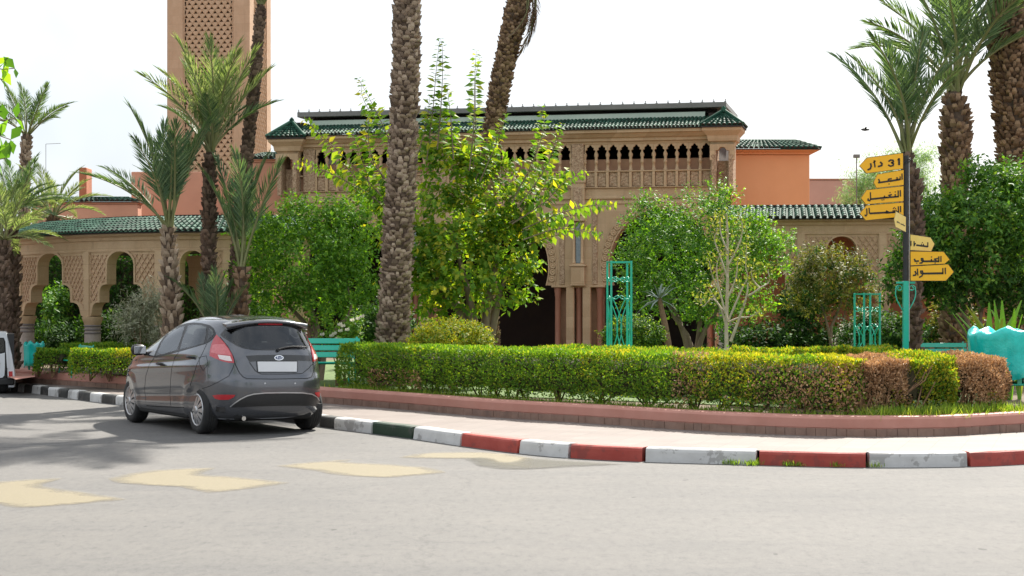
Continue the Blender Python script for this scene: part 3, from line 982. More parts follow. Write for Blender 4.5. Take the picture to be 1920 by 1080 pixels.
def tree(name, label, cat, base, clumps, leafs, n, L, trunk_m='bark', r0=0.07, fork=0.45, limbs=None, group=None, bend=0.25, seed=1, **kw):
    base = Vector(base)
    t = thing(name, label, cat, base, 0, group)
    loc = [(tuple(Vector(c[0]) - base), c[1]) + tuple(c[2:]) for c in clumps]
    mb = MB()
    tg = limbs if limbs is not None else [c[0] for c in clumps]
    tg = [tuple(Vector(q) - base) for q in tg]
    limb_set(mb, (0, 0, -0.05), tg, r0, fork, bend=bend, seed=seed)
    mb.build('trunk', trunk_m, t)
    crown('crown', loc, leafs, n, L, parent=t, seed=seed, **kw)
    return t

def shrub(name, label, cat, base, clumps, leafs, n, L, group=None, stems=5, stem_m='twig', r0=0.02, seed=1, **kw):
    base = Vector(base)
    t = thing(name, label, cat, base, 0, group)
    loc = [(tuple(Vector(c[0]) - base), c[1]) + tuple(c[2:]) for c in clumps]
    r = np.random.default_rng(seed)
    tg = []
    for k in range(stems):
        c = loc[k % len(loc)]
        tg.append(np.array(c[0]) + r.normal(0, 0.35, 3) * np.array(c[1]))
    for q in tg:
        b = (r.normal(0, 0.05), r.normal(0, 0.05), -0.03)
        mb = MB()
        limb_set(mb, b, [q], r0, 0.5, seed=int(r.integers(999)), n=5)
        mb.build('stem', stem_m, t)
    crown('foliage', loc, leafs, n, L, parent=t, seed=seed, **kw)
    return t

# ------------------------------------------------------------------ palms
def frond_mesh(nm, droop, leafmat_, n=52, ll=0.25, seed=0, vee=0.55, wid=0.0125, ragged=0.0, lift=0.0):
    r = np.random.default_rng(seed)
    t = np.linspace(0, 1, 14)
    def curve(t):
        return np.stack([t - 0.10 * droop * t ** 3, 0.03 * np.sin(t * 3 + seed), -droop * 0.55 * t ** 2.1 + lift * t], axis=-1)
    mb = MB()
    mb.tube([tuple(p) for p in curve(t)], list(np.linspace(0.016, 0.003, 14)), 5, 1)
    V0 = np.array(mb.v)
    tri = []
    for f in mb.f:
        for q in range(1, len(f) - 1):
            tri.append((f[0], f[q], f[q + 1]))
    tri = np.array(tri)
    tt = np.repeat(np.linspace(0.25, 0.995, n), 2)
    sd = np.tile([1.0, -1.0], n)
    tt = np.clip(tt + r.normal(0, 0.006, 2 * n), 0.22, 1)
    keep = r.random(2 * n) > ragged
    tt, sd = tt[keep], sd[keep]
    p = curve(tt)
    e = 1e-3
    tg = nrm(curve(np.clip(tt + e, 0, 1.01)) - curve(tt - e))
    sv = np.zeros_like(p)
    sv[:, 1] = 1
    upv = nrm(np.cross(tg, sv))
    upv *= np.sign(upv[:, 2:3] + 1e-9)
    ang = np.interp(tt, [0.15, 0.5, 0.8, 1.0], [R(48), R(42), R(28), R(6)]) + r.normal(0, 0.10, len(tt))
    dr = tg * np.cos(ang)[:, None] + sv * (sd * np.sin(ang))[:, None] + upv * (vee * np.sin(ang) * r.uniform(0.3, 1.3, len(tt)))[:, None]
    L = ll * np.interp(tt, [0.22, 0.36, 0.55, 0.8, 1.0], [0.4, 0.95, 1.0, 0.78, 0.5]) * r.uniform(0.85, 1.1, len(tt))
    V, T = leaf_arrays(p, dr, upv, L, np.full(len(tt), wid), fold=0.15, droop=0.06)
    Vs = np.concatenate([V0, V])
    Ts = np.concatenate([tri, T + len(V0)])
    mi = np.concatenate([np.ones(len(tri)), np.zeros(len(T))])
    return fastmesh(nm, Vs, Ts, [leafmat_, 'palm_rib'], mi)

FR = {}
for mname in ('palm_frond', 'palm_frond_sunlit', 'palm_dead'):
    FR[mname] = [frond_mesh('frond', dp, mname, seed=s_, ragged=(0.3 if mname == 'palm_dead' else 0.03), vee=(0.1 if mname == 'palm_dead' else 0.45))
                 for s_, dp in enumerate((0.36, 0.6, 0.85, 1.15))]

def put_frond(parent, at, az, el, length, m='palm_frond', var=0, roll=0.0, name='frond'):
    o = bpy.data.objects.new(name, FR[m][var])
    link(o, parent)
    o.location = at
    o.rotation_euler = (Matrix.Rotation(az, 4, 'Z') @ Matrix.Rotation(-el, 4, 'Y') @ Matrix.Rotation(roll, 4, 'X')).to_euler()
    o.scale = (length,) * 3
    return o

def palm_trunk(mb_core, mb_boot, path, rad, bw, bh, lip, seed=0, up=True, jit=0.35):
    """core tube and overlapping leaf-base scales all round it"""
    r = np.random.default_rng(seed)
    path = np.array(path, float)
    mb_core.tube([tuple(p) for p in path], [q * 0.93 for q in rad], 14, 0)
    d = np.concatenate([[0], np.cumsum(np.linalg.norm(np.diff(path, axis=0), axis=1))])
    rows = int(d[-1] / bh)
    for k in range(rows):
        s_ = (k + 0.5) * bh
        c = np.array([np.interp(s_, d, path[:, i]) for i in range(3)])
        tg = np.array([np.interp(min(s_ + 0.05, d[-1]), d, path[:, i]) - np.interp(max(s_ - 0.05, 0), d, path[:, i]) for i in range(3)])
        tg /= np.linalg.norm(tg)
        a = np.cross(tg, [0, 1, 0])
        a /= np.linalg.norm(a)
        b = np.cross(tg, a)
        R0 = np.interp(s_, d, rad)
        m = max(6, int(2 * math.pi * R0 / bw))
        ph = (k % 2) * 0.5 + r.uniform(-0.1, 0.1)
        for j in range(m):
            if r.random() < 0.10:
                continue
            w0 = 2 * math.pi * (j + ph + r.uniform(-jit, jit) * 0.4) / m
            h = bh * r.uniform(0.9, 2.1)
            ww = bw * r.uniform(0.55, 1.25)
            lp = lip * r.uniform(0.15, 1.8)
            o = np.cos(w0) * a + np.sin(w0) * b
            sd = -np.sin(w0) * a + np.cos(w0) * b
            q = c + tg * r.uniform(-0.55, 0.55) * bh
            top = (0.5 if up else -0.5) * h
            v = [q + o * R0 * 0.9 - sd * ww * 0.5 - tg * top, q + o * R0 * 0.9 + sd * ww * 0.5 - tg * top,
                 q + o * (R0 + lp * 0.55) + sd * ww * 0.52, q + o * (R0 + lp * 0.55) - sd * ww * 0.52,
                 q + o * (R0 + lp) + sd * ww * 0.3 + tg * top, q + o * (R0 + lp) - sd * ww * 0.3 + tg * top,
                 q + o * (R0 * 0.9) + sd * ww * 0.3 + tg * top * 0.8, q + o * (R0 * 0.9) - sd * ww * 0.3 + tg * top * 0.8,
                 q + o * (R0 + lp * 0.8)]
            mb_boot.add(v, [(0, 1, 8), (1, 2, 8), (2, 4, 8), (4, 5, 8), (5, 3, 8), (3, 0, 8), (5, 4, 6, 7), (4, 2, 1, 6), (3, 5, 7, 0)], 0)

def palm(label, base, pts, rad, fronds, boots=('palm_boot', 0.12, 0.085, 0.05), group=None, seed=0, name='palm_tree', up=True):
    """pts: trunk points (world); fronds: list of (azimuth, elevation, length, material, variant)"""
    base = Vector(base)
    t = thing(name, label, 'palm tree', base, 0, group)
    path = smooth_path([np.array(p) - np.array(base) for p in pts], 26)
    rr = np.interp(np.linspace(0, 1, 26), np.linspace(0, 1, len(rad)), rad)
    core, boot = MB(), MB()
    palm_trunk(core, boot, path, list(rr), boots[1], boots[2], boots[3], seed, up)
    core.build('trunk', 'palm_core', t)
    bo = boot.build('bark', boots[0], t)
    top = Vector(path[-1])
    for az, el, ln, m, v in fronds:
        put_frond(t, top + Vector((math.cos(az), math.sin(az), 0)) * rr[-1] * 0.4, az, el, ln, m, v, roll=random.uniform(-0.5, 0.5), name='dead_frond' if m == 'palm_dead' else 'frond')
    return t

def ring(n, els, length, m='palm_frond', seed=0, jl=0.12, vs=(0, 1, 2)):
    r = np.random.default_rng(seed)
    out = []
    for k in range(n):
        az = k * 2.39996 + r.uniform(-0.2, 0.2)
        f = (k + 0.5) / n
        el = np.interp(f, np.linspace(0, 1, len(els)), els) + r.normal(0, 5)
        v = int(np.interp(f, [0, 1], [0, len(vs) - 0.01]))
        out.append((az, R(el), length * r.uniform(1 - jl, 1 + jl), m, vs[v]))
    return out

# ------------------------------------------------------------------ hedges
def hedge(name, label, front, width, z0, z1, n, leafs, pick, L=0.045, group=None, seed=5, gap=0.22, cat='hedge', stems=14, core=True, rough=0.085, round_ends=0.35, cap=0.16, ragged=0.05):
    """clipped hedge along a 2D line (its front foot), leaves through the outer layer of a rounded box"""
    r = np.random.default_rng(seed)
    front = by_length(np.array(front, float), n=60)
    nn = offset2(front, 1.0) - front
    d = np.concatenate([[0], np.cumsum(np.linalg.norm(np.diff(front, axis=0), axis=1))])
    org = Vector((front[30][0], front[30][1], z0))
    t = thing(name, label, cat, org, 0, group)
    H_ = z1 - z0
    per = H_ * 2 + width
    s_ = r.random(n) * d[-1]
    q = r.random(n) * per
    # bias leaves to what shows: front and top
    q = np.where((q > H_ + width) & (r.random(n) < 0.5), r.random(n) * (H_ + width), q)
    dep = np.abs(r.normal(0, ragged, n)) - ragged * 0.5
    off = np.where(q < H_, 0, np.where(q < H_ + width, q - H_, width))
    zz = np.where(q < H_, q, np.where(q < H_ + width, H_, H_ - (q - H_ - width)))
    no = np.where(q < H_, -1.0, np.where(q < H_ + width, 0.0, 1.0))
    nz_ = np.where((q >= H_) & (q < H_ + width), 1.0, 0.0)
    # rounded top edges
    e0 = np.clip((cap - (H_ - zz)) / cap, 0, 1)
    off = np.where(no < 0, off + e0 ** 2 * cap * 0.5, np.where(no > 0, off - e0 ** 2 * cap * 0.5, off))
    # ends drawn in
    se = np.minimum(s_, d[-1] - s_)
    e = np.clip(1 - se / round_ends, 0, 1)
    off = off + (width / 2 - off) * e ** 2.2 * 0.75
    zz = zz * (1 - 0.10 * e ** 2)
    pf = np.stack([np.interp(s_, d, front[:, k]) for k in range(2)], axis=1)
    nf = np.stack([np.interp(s_, d, nn[:, k]) for k in range(2)], axis=1)
    b = lump(np.stack([s_ * 1.3, off * 1.1, zz * 1.2], axis=1), 1.6, seed) * rough
    o2 = off + no * (b - dep)
    z2 = zz + nz_ * (b * 0.6 - dep)
    p = np.stack([pf[:, 0] + nf[:, 0] * o2, pf[:, 1] + nf[:, 1] * o2, z0 + z2], axis=1)
    # sparse foot
    gl = gap * (1 + 0.7 * lump(np.stack([s_ * 2.2, s_, s_], axis=1), 1.3, seed + 2))
    keep = (zz > gl) | (r.random(n) < np.clip(zz / np.maximum(gl, 0.02), 0, 1) ** 1.5 * 0.7)
    nv = np.stack([nf[:, 0] * no, nf[:, 1] * no, nz_], axis=1)
    p, nv, s2, z3 = p[keep], nv[keep], s_[keep], zz[keep]
    m = len(p)
    dr = nrm(nv * 0.5 + np.array([0, 0, 0.45]) + r.normal(0, 0.6, (m, 3)))
    up = nrm(nv + r.normal(0, 0.6, (m, 3)))
    ll = L * r.uniform(0.6, 1.25, m)
    V, T = leaf_arrays(p - np.array(org), dr, up, ll, ll * 0.52, fold=0.15)
    sel = pick(p, s2 / d[-1], z3 / H_, r)
    parts = []
    for k in range(len(leafs)):
        qq = np.where(sel == k)[0]
        if len(qq):
            V2 = V.reshape(-1, 4, 3)[qq].reshape(-1, 3)
            i = np.arange(len(qq))[:, None] * 4
            parts.append((V2, np.concatenate([i + np.array([[0, 1, 2]]), i + np.array([[0, 2, 3]])], axis=1).reshape(-1, 3), k))
    leaves_obj('foliage', parts, leafs, t)
    if core:
        mb = MB()
        rows = []
        for o_, z in ((0.16, gap + 0.05), (0.13, H_ - 0.16), (0.2, H_ - 0.1), (width - 0.2, H_ - 0.1), (width - 0.13, H_ - 0.16), (width - 0.16, gap + 0.05)):
            qf = by_length(np.array([front[k] + (nn[k] * o_) for k in range(3, 57)]), n=40)
            rows.append([Vector((a_[0], a_[1], z0 + z + 0.05 * math.sin(i_ * 1.9 + o_ * 5))) - org for i_, a_ in enumerate(qf)])
        mb.loft(rows + [rows[0]], smooth=False)
        mb.build('shade_core', 'dark_twig', t)  # solid dark core added to block light through the leaves
    for k in range(stems):
        mb = MB()
        s0 = (k + r.uniform(0.2, 0.8)) / stems * d[-1]
        a_ = np.array([np.interp(s0, d, front[:, i]) for i in range(2)])
        nn_ = np.array([np.interp(s0, d, nn[:, i]) for i in range(2)])
        c0 = a_ + nn_ * r.uniform(0.12, width * 0.6)
        for j in range(4):
            e_ = c0 + r.normal(0, 0.16, 2)
            mb.tube([Vector((c0[0], c0[1], z0 - 0.03)) - org, Vector(((c0[0] + e_[0]) / 2, (c0[1] + e_[1]) / 2, z0 + gap * 0.7)) - org, Vector((e_[0], e_[1], z0 + gap * 1.8)) - org], [0.016, 0.012, 0.006], 5, 0)
        mb.build('stem', 'twig', t)
    return t
# ------------------------------------------------------------------ buildings
def stuff(o):
    o['kind'] = 'stuff'
    return o

def tile_slope(mb, A0, A1, B0, B1, spacing=0.12, rows=5, r=0.05, jit=0.003):
    """glazed half-round tiles in columns from the eave A0-A1 up to the ridge B0-B1"""
    A0, A1, B0, B1 = Vector(A0), Vector(A1), Vector(B0), Vector(B1)
    n = max(2, int((A1 - A0).length / spacing))
    nrm_ = (A1 - A0).cross((B0 + B1) / 2 - (A0 + A1) / 2)
    nrm_.normalize()
    if nrm_.z < 0:
        nrm_ = -nrm_
    along = (A1 - A0).normalized()
    mb.add([A0, A1, B1, B0], [(0, 1, 2, 3)], 0)
    for k in range(n):
        u = (k + 0.5) / n
        a, b = A0.lerp(A1, u), B0.lerp(B1, u)
        sc = [1.0, (B1 - B0).length / max((A1 - A0).length, 1e-6)]
        for q in range(rows):
            t0, t1 = q / rows, min(1.0, (q + 1.12) / rows)
            p0, p1 = a.lerp(b, t0), a.lerp(b, t1)
            r0 = r * (sc[0] + (sc[1] - sc[0]) * t0) * 1.04
            r1 = r * (sc[0] + (sc[1] - sc[0]) * t1) * 0.94
            lift = 0.010 + rng.uniform(-jit, jit)
            j = along * rng.uniform(-jit, jit)
            v = []
            for p, rr, lf in ((p0, r0, lift + 0.012), (p1, r1, lift)):
                for w in (-90, -45, 0, 45, 90):
                    v.append(p + j + along * rr * math.sin(R(w)) + nrm_ * (rr * math.cos(R(w)) * 0.95 + lf))
            mb.add(v, [(i, i + 1, i + 6, i + 5) for i in range(4)], 0, True)
            mb.add(v[:5], [(0, 1, 2, 3, 4)], 1)

def block(mb, x0, x1, y0, y1, z0, z1, mi=0):
    mb.bbox(x0, x1, y0, y1, z0, z1, 0.012, mi)

# ---------------------------------------------------------------- the main pavilion
PHI = R(12.5)
QP = Vector((0, 49.0, 0))
e_u = Vector((math.cos(PHI), -math.sin(PHI), 0))
n_o = Vector((-math.sin(PHI), -math.cos(PHI), 0))

def uz(px, py):
    r = Vector(((px - 960) / F, 1, 0))
    D = QP.dot(n_o) / r.dot(n_o)
    p = r * D
    return (p - QP).dot(e_u), EYE - (py - HY) / F * D

pav = thing('pavilion', 'sandstone pavilion with a green tiled roof, scalloped frieze and tall horseshoe arches', 'pavilion', QP, -PHI)
# in the pavilion's own frame: x along the front, -y outwards, z up
def fr(a, b, d):
    return Vector((a, -d, b))

u_l, u_r = uz(541, 300)[0], uz(1342, 300)[0]
zs = uz(1085, 535)[1]
zt = uz(1200, 352)[1]
def U(px):
    return uz(px, 450)[0]

def horseshoe(c, r, zs, zc, k=1.10, n=22):
    """from the left springing over the crown to the right springing"""
    pts = []
    a0 = math.asin(max(-0.9, (zs - zc) / r))
    for i in range(n + 1):
        a = math.pi - a0 - (math.pi - 2 * a0) * i / n
        x, z = r * math.cos(a), r * math.sin(a)
        if z > 0:
            z *= k
        pts.append((c + x, zc + z))
    return pts

zc = uz(1085, 502)[1]
arches = [((U(1028) + U(822)) / 2, (U(1028) - U(822)) / 2), ((U(1142) + U(1338)) / 2, (U(1338) - U(1142)) / 2), ((U(568) + U(735)) / 2, (U(735) - U(568)) / 2)]
arches.sort()
poly = [(u_l, zs)]
for c, r in arches:
    poly += horseshoe(c, r, zs, zc)
poly += [(u_r, zs), (u_r, zt), (u_l, zt)]
mb = MB()
mb.prism(poly, fr, -0.5, 0.0)
pav_wall = mb.build('wall', 'sandstone', pav, fix=True)

# arch borders: a raised archivolt with rings of scallops
ring_mb = MB()
ring_mb.lathe([(0.072, 0.0), (0.088, 0.03), (0.066, 0.035), (0.05, 0.012), (0.04, 0.012), (0.028, 0.03), (0.0, 0.034)], 10)
ring_me = ring_mb.mesh('scallop', 'sandstone')
for c, r in arches:
    pts = horseshoe(c, r, zs, zc, n=40)
    outer = horseshoe(c, r + 0.11, zs, zc, n=40)
    mb = MB()
    rows = [[fr(a, b, o_) for a, b in q] for q, o_ in ((horseshoe(c, r + 0.005, zs, zc, n=40), 0.0), (horseshoe(c, r + 0.005, zs, zc, n=40), 0.03), (horseshoe(c, r + 0.04, zs, zc, n=40), 0.03), (horseshoe(c, r + 0.04, zs, zc, n=40), 0.0))]
    mb.loft(rows, smooth=False)
    rows = [[fr(a, b, o_) for a, b in q] for q, o_ in ((horseshoe(c, r + 0.22, zs, zc, n=40), 0.0), (horseshoe(c, r + 0.22, zs, zc, n=40), 0.025), (horseshoe(c, r + 0.25, zs, zc, n=40), 0.025), (horseshoe(c, r + 0.25, zs, zc, n=40), 0.0))]
    mb.loft(rows, smooth=False)
    mb.build('archivolt', 'sandstone', pav)
    mid = by_length(np.array(horseshoe(c, r + 0.135, zs, zc, n=80)), step=0.185)
    for q in mid[1:-1]:
        o = bpy.data.objects.new('scallop', ring_me)
        link(o, pav)
        o.location = fr(q[0], q[1], 0.004)
        o.rotation_euler = (R(90), 0, 0)

# spandrel bands of carving beside each pier and a frieze line above
piers = [((arches[0][0] + arches[0][1]) + (arches[1][0] - arches[1][1])) / 2, ((arches[1][0] + arches[1][1]) + (arches[2][0] - arches[2][1])) / 2]
z_b0, z_b1 = uz(1085, 420)[1], uz(1085, 408)[1]
mb = MB()
block(mb, u_l, u_r, -0.05, 0.0, zt - 0.30, zt - 0.22)
block(mb, u_l, u_r, -0.03, 0.0, zt - 0.44, zt - 0.36)
mb.build('string_course', 'sandstone', pav)
for pc in piers:
    for s in (-1, 1):
        mb = MB()
        a = pc + s * 0.46
        block(mb, a - 0.07, a + 0.07, -0.028, 0.0, zs + 0.02, zt - 0.5)
        mb.build('carved_strip', 'carved_stone', pav)
    # pilaster with its niche of leaded glass
    mb = MB()
    block(mb, pc - 0.19, pc + 0.19, -0.14, 0.0, uz(1085, 415)[1], uz(1085, 345)[1] + 0.02)
    block(mb, pc - 0.22, pc + 0.22, -0.17, 0.0, uz(1085, 345)[1] + 0.02, uz(1085, 345)[1] + 0.08)
    mb.build('pilaster', 'sandstone', pav)
    mb = MB()
    block(mb, pc - 0.12, pc + 0.12, -0.165, -0.14, uz(1085, 405)[1], uz(1085, 352)[1])
    mb.build('carved_panel', 'carved_stone', pav)
    mb = MB()
    zg0, zg1 = uz(1080, 494)[1], uz(1080, 418)[1]
    block(mb, pc - 0.075, pc + 0.075, -0.06, 0.0, zg0, zg1)
    mb.build('window', 'leaded_glass', pav)
    for s in (-1, 1):
        mb = MB()
        x = pc + s * 0.115
        mb.lathe([(0.05, 0), (0.05, 0.05), (0.038, 0.06), (0.038, zg1 - zg0 - 0.12), (0.055, zg1 - zg0 - 0.06), (0.055, zg1 - zg0)], 12, fr(x, zg0, 0.10))
        mb.build('colonnette', 'sandstone', pav)
    mb = MB()
    zk0, zk1 = uz(1080, 533)[1], uz(1080, 500)[1]
    block(mb, pc - 0.19, pc + 0.19, -0.16, 0.0, zk0, zk1)
    block(mb, pc - 0.23, pc + 0.23, -0.20, 0.0, zk1, zk1 + 0.05)
    block(mb, pc - 0.21, pc + 0.21, -0.18, 0.0, zk0 - 0.045, zk0 - 0.003)
    mb.box(pc - 0.16, pc + 0.16, -0.13, 0.0, zk1 + 0.05, zg0 - 0.002)
    mb.build('console', 'sandstone', pav)

# piers: clusters of square posts and round red columns under an abacus
def cluster(pc, offs):
    for a, kind in offs:
        mb = MB()
        x = pc + a
        if kind == 's':
            block(mb, x - 0.11, x + 0.11, -0.06, 0.30, 0.2, zs - 0.06)
            mb.build('post', 'sandstone', pav)
        elif kind == 'r':
            mb.lathe([(0.10, 0.2), (0.10, 0.42), (0.082, 0.46), (0.078, zs - 0.32), (0.09, zs - 0.28), (0.085, zs - 0.22), (0.11, zs - 0.1), (0.11, zs - 0.06)], 16, fr(x, 0, -0.10))
            mb.build('column', 'red_column', pav)
    mb = MB()
    a0, a1 = offs[0][0] - 0.16, offs[-1][0] + 0.16
    block(mb, pc + a0, pc + a1, -0.05, 0.5, zs - 0.06, zs - 0.003)
    mb.build('abacus', 'sandstone', pav)
    mb = MB()
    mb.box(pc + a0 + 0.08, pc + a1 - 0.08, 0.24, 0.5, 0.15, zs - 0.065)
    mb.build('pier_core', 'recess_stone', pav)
for pc in piers:
    cluster(pc, [(-0.60, 'r'), (-0.23, 's'), (0.0, 'r'), (0.23, 's'), (0.58, 'r')])
cluster((arches[0][0] - arches[0][1] + u_l) / 2, [(-0.10, 's'), (0.20, 'r')])
cluster((arches[2][0] + arches[2][1] + u_r) / 2, [(-0.14, 'r'), (0.12, 's')])

# frieze: niches under scalloped heads between colonnettes, carved panels below
z_cap = uz(1200, 287)[1]
z_top = uz(1200, 268)[1]
z_mid = uz(1200, 319)[1]
z_bot = uz(1200, 350)[1]
pitch = (U(1335) - U(1096)) / 11.0
def niche_head(pitch, h):
    o = pitch * 0.36
    pts = [(-pitch / 2, 0), (-o, 0)]
    lobes = [(-o * 0.92, 0.07), (-o * 0.55, 0.155), (0, 0.215), (o * 0.55, 0.155), (o * 0.92, 0.07)]
    rr = [0.42, 0.40, 0.42, 0.40, 0.42]
    sc = h / 0.30
    out = []
    for k, (cx, cz) in enumerate(lobes):
        a0, a1 = [(200, 70), (185, 75), (150, 30), (105, -5), (110, -20)][k]
        for i in range(6):
            a = R(a0 + (a1 - a0) * i / 5)
            out.append((cx + math.cos(a) * o * rr[k] * 0.8, max(0.001, cz * sc + math.sin(a) * o * rr[k] * 0.9)))
    pts += out
    pts += [(o, 0), (pitch / 2, 0), (pitch / 2, h), (-pitch / 2, h)]
    return pts
hd = MB()
hd.prism(niche_head(pitch - 0.004, z_top - z_cap), fr, -0.10, 0.0)
head_me = hd.mesh('niche_arch', 'sandstone')
cm = MB()
zl = z_cap - z_mid
cm.lathe([(0.052, 0.0), (0.052, 0.05), (0.04, 0.055), (0.04, zl * 0.42), (0.05, zl * 0.43), (0.05, zl * 0.60), (0.04, zl * 0.61), (0.04, zl - 0.10), (0.058, zl - 0.06), (0.058, zl)], 10)
col_me = cm.mesh('colonnette', 'sandstone')
pm = MB()
pm.bbox(-pitch / 2 + 0.05, pitch / 2 - 0.05, -0.02, 0.02, 0.0, z_mid - z_bot - 0.05, 0.01)
panel_me = pm.mesh('carved_panel', 'carved_stone')
sm = MB()
sm.bbox(-0.04, 0.04, -0.04, 0.04, 0.0, z_mid - z_bot - 0.03, 0.008)
strip_me = sm.mesh('panel_post', 'sandstone')

def put(me, name, x, z, out, parent=pav):
    o = bpy.data.objects.new(name, me)
    link(o, parent)
    o.location = fr(x, z, out)
    return o

groups = []
x = U(1335)
while x - pitch * 11 > u_l:
    groups.append((x - pitch * 11, x))
    x -= pitch * 11 + 0.38
groups.append((u_l + 0.5, x)) if x - u_l > 1.2 else None
for g0, g1 in groups:
    nn_ = int(round((g1 - g0) / pitch))
    for k in range(nn_):
        c = g1 - (k + 0.5) * pitch
        put(head_me, 'niche_arch', c, z_cap, 0.0)
        put(panel_me, 'carved_panel', c, z_bot + 0.02, -0.05)
    for k in range(nn_ + 1):
        c = g1 - k * pitch
        put(col_me, 'colonnette', c, z_mid, -0.05)
        put(strip_me, 'panel_post', c, z_bot, -0.02)
    # pillar to the left of the group
    mb = MB()
    block(mb, g0 - 0.36, g0 - 0.02, -0.05, 0.2, z_bot - 0.02, z_top)
    mb.build('frieze_pillar', 'carved_stone', pav)
mb = MB()
z_void = z_cap - 0.14
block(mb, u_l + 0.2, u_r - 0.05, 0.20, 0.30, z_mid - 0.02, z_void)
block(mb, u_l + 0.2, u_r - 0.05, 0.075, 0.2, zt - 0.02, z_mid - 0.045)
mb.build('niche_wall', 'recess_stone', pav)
mb = MB()
block(mb, u_l + 0.1, u_r, -0.03, 0.21, z_mid - 0.042, z_mid - 0.002)
block(mb, u_l + 0.1, u_r, -0.06, 0.07, zt + 0.002, zt + 0.03)
mb.build('ledge', 'sandstone', pav)

# cornice in stepped mouldings, deeper over the corner turrets
zc0, zc1 = uz(1200, 269)[1], uz(1200, 244)[1]
h = zc1 - zc0
cprof = [(-0.3, 0.0), (0.02, 0.0), (0.03, h * 0.16), (0.10, h * 0.2), (0.10, h * 0.42), (0.16, h * 0.47), (0.24, h * 0.72), (0.30, h * 0.78), (0.30, h), (-0.3, h)]
mb = MB()
uL, uR = uz(590, 262)[0], uz(1318, 240)[0]
mb.loft([[fr(u_l, zc0 + z, o_) for o_, z in cprof], [fr(u_r, zc0 + z, o_) for o_, z in cprof]], smooth=False)
mb.build('cornice', 'sandstone', pav, fix=True)

tiles = MB()
def turret(uc, wd, zb, ze, za, z0=None):
    """square corner turret: lobed niche, flared cornice, little hipped roof; returns nothing"""
    hw = wd / 2
    m = MB()
    block(m, uc - hw * 0.52, uc - hw * 0.30, -0.32, 0.5, zt - 0.1, zb)
    block(m, uc + hw * 0.30, uc + hw * 0.52, -0.32, 0.5, zt - 0.1, zb)
    block(m, uc - hw * 0.30, uc + hw * 0.30, 0.05, 0.5, zt - 0.1, zb - 0.42)
    m.build('turret', 'carved_stone', pav)
    m = MB()
    m.prism([(a * (hw * 0.6 / (pitch / 2)) + uc, b + zb - 0.42) for a, b in niche_head(pitch, 0.42)], fr, 0.10, 0.33)
    m.build('niche_arch', 'sandstone', pav, fix=True)
    m = MB()
    rows = []
    for k, z in ((0.56, 0), (0.60, 0.12), (0.70, 0.20), (0.74, 0.5), (0.95, 0.8), (0.97, 1.0)):
        q = hw * k
        zz = zb + (ze - zb) * z
        rows.append([Vector((uc - q, 0.1 - q, zz)), Vector((uc + q, 0.1 - q, zz)), Vector((uc + q, 0.1 + q, zz)), Vector((uc - q, 0.1 + q, zz))])
    m.loft(rows, smooth=False, closed=True)
    m.add(rows[0], [(3, 2, 1, 0)])
    m.add(rows[-1], [(0, 1, 2, 3)])
    m.build('turret_cornice', 'sandstone', pav)
    q = hw * 1.03
    c4 = [Vector((uc - q, 0.1 - q, ze + 0.03)), Vector((uc + q, 0.1 - q, ze + 0.03)), Vector((uc + q, 0.1 + q, ze + 0.03)), Vector((uc - q, 0.1 + q, ze + 0.03))]
    ap = Vector((uc, 0.1, za))
    for i in range(4):
        a, b = c4[i], c4[(i + 1) % 4]
        tile_slope(tiles, a, b, ap.lerp(a, 0.08), ap.lerp(b, 0.08), 0.135, 6, 0.058)
        tiles.tube([a + Vector((0, 0, 0.04)), ap + Vector((0, 0, 0.05))], 0.05, 6, 0)
    tiles.lathe([(0.09, 0), (0.07, 0.1), (0.02, 0.16)], 8, ap)
    m = MB()
    m.box(uc - q * 0.99, uc + q * 0.99, 0.1 - q * 0.99, 0.1 + q * 0.99, ze - 0.02, ze + 0.028)
    m.build('fascia', 'eave_dark', pav)
uTR = (uz(1318, 240)[0] + uz(1395, 238)[0]) / 2
wTR = uz(1395, 238)[0] - uz(1318, 240)[0]
turret(uTR, wTR, uz(1355, 272)[1], uz(1355, 240)[1], uz(1357, 209)[1])
uTL = (uz(500, 262)[0] + uz(590, 260)[0]) / 2
turret(uTL, wTR * 1.0, uz(545, 290)[1], uz(545, 262)[1], uz(542, 230)[1])

# main roof: tiles, pale flashing, dark raised canopy with its row of pins
ze = zc1 + 0.03
zr = uz(1200, 219)[1]
tile_slope(tiles, fr(u_l, ze, 0.36), fr(u_r, ze, 0.36), fr(u_l, zr, -0.55), fr(u_r, zr, -0.55), 0.105, 6, 0.046)
stuff(tiles.build('roof_tiles', ['green_tile', 'eave_dark'], pav))
mb = MB()
mb.box(u_l, u_r, -0.34, 0.3, zc1 + 0.003, ze - 0.004)
mb.build('fascia', 'eave_dark', pav)
zf = uz(1200, 209)[1] + 0.02
mb = MB()
mb.loft([[fr(u_l + 0.5, zr, -0.5), fr(u_r - 0.35, zr, -0.5)], [fr(u_l + 0.5, zr + 0.03, -0.5), fr(u_r - 0.35, zr + 0.03, -0.5)], [fr(u_l + 0.5, zf, -0.58), fr(u_r - 0.35, zf, -0.58)], [fr(u_l + 0.5, zf, -4.9), fr(u_r - 0.35, zf, -4.9)]], smooth=False)
mb.build('flashing', 'flashing', pav)
zm0, zm1 = uz(1200, 203)[1] + 0.04, uz(1200, 193)[1] + 0.04
mb = MB()
a, b = uz(545, 213)[0], uz(1358, 190)[0]
block(mb, a, b, 0.55, 4.0, zm0, zm1)
mb.build('canopy', 'canopy_metal', pav)
mb = MB()
block(mb, a + 0.3, b - 0.3, 1.1, 3.8, zf + 0.004, zm0 - 0.004)
mb.build('canopy_gap', 'eave_dark', pav)  # black block in the gap under the canopy, its shade painted in
pn = MB()
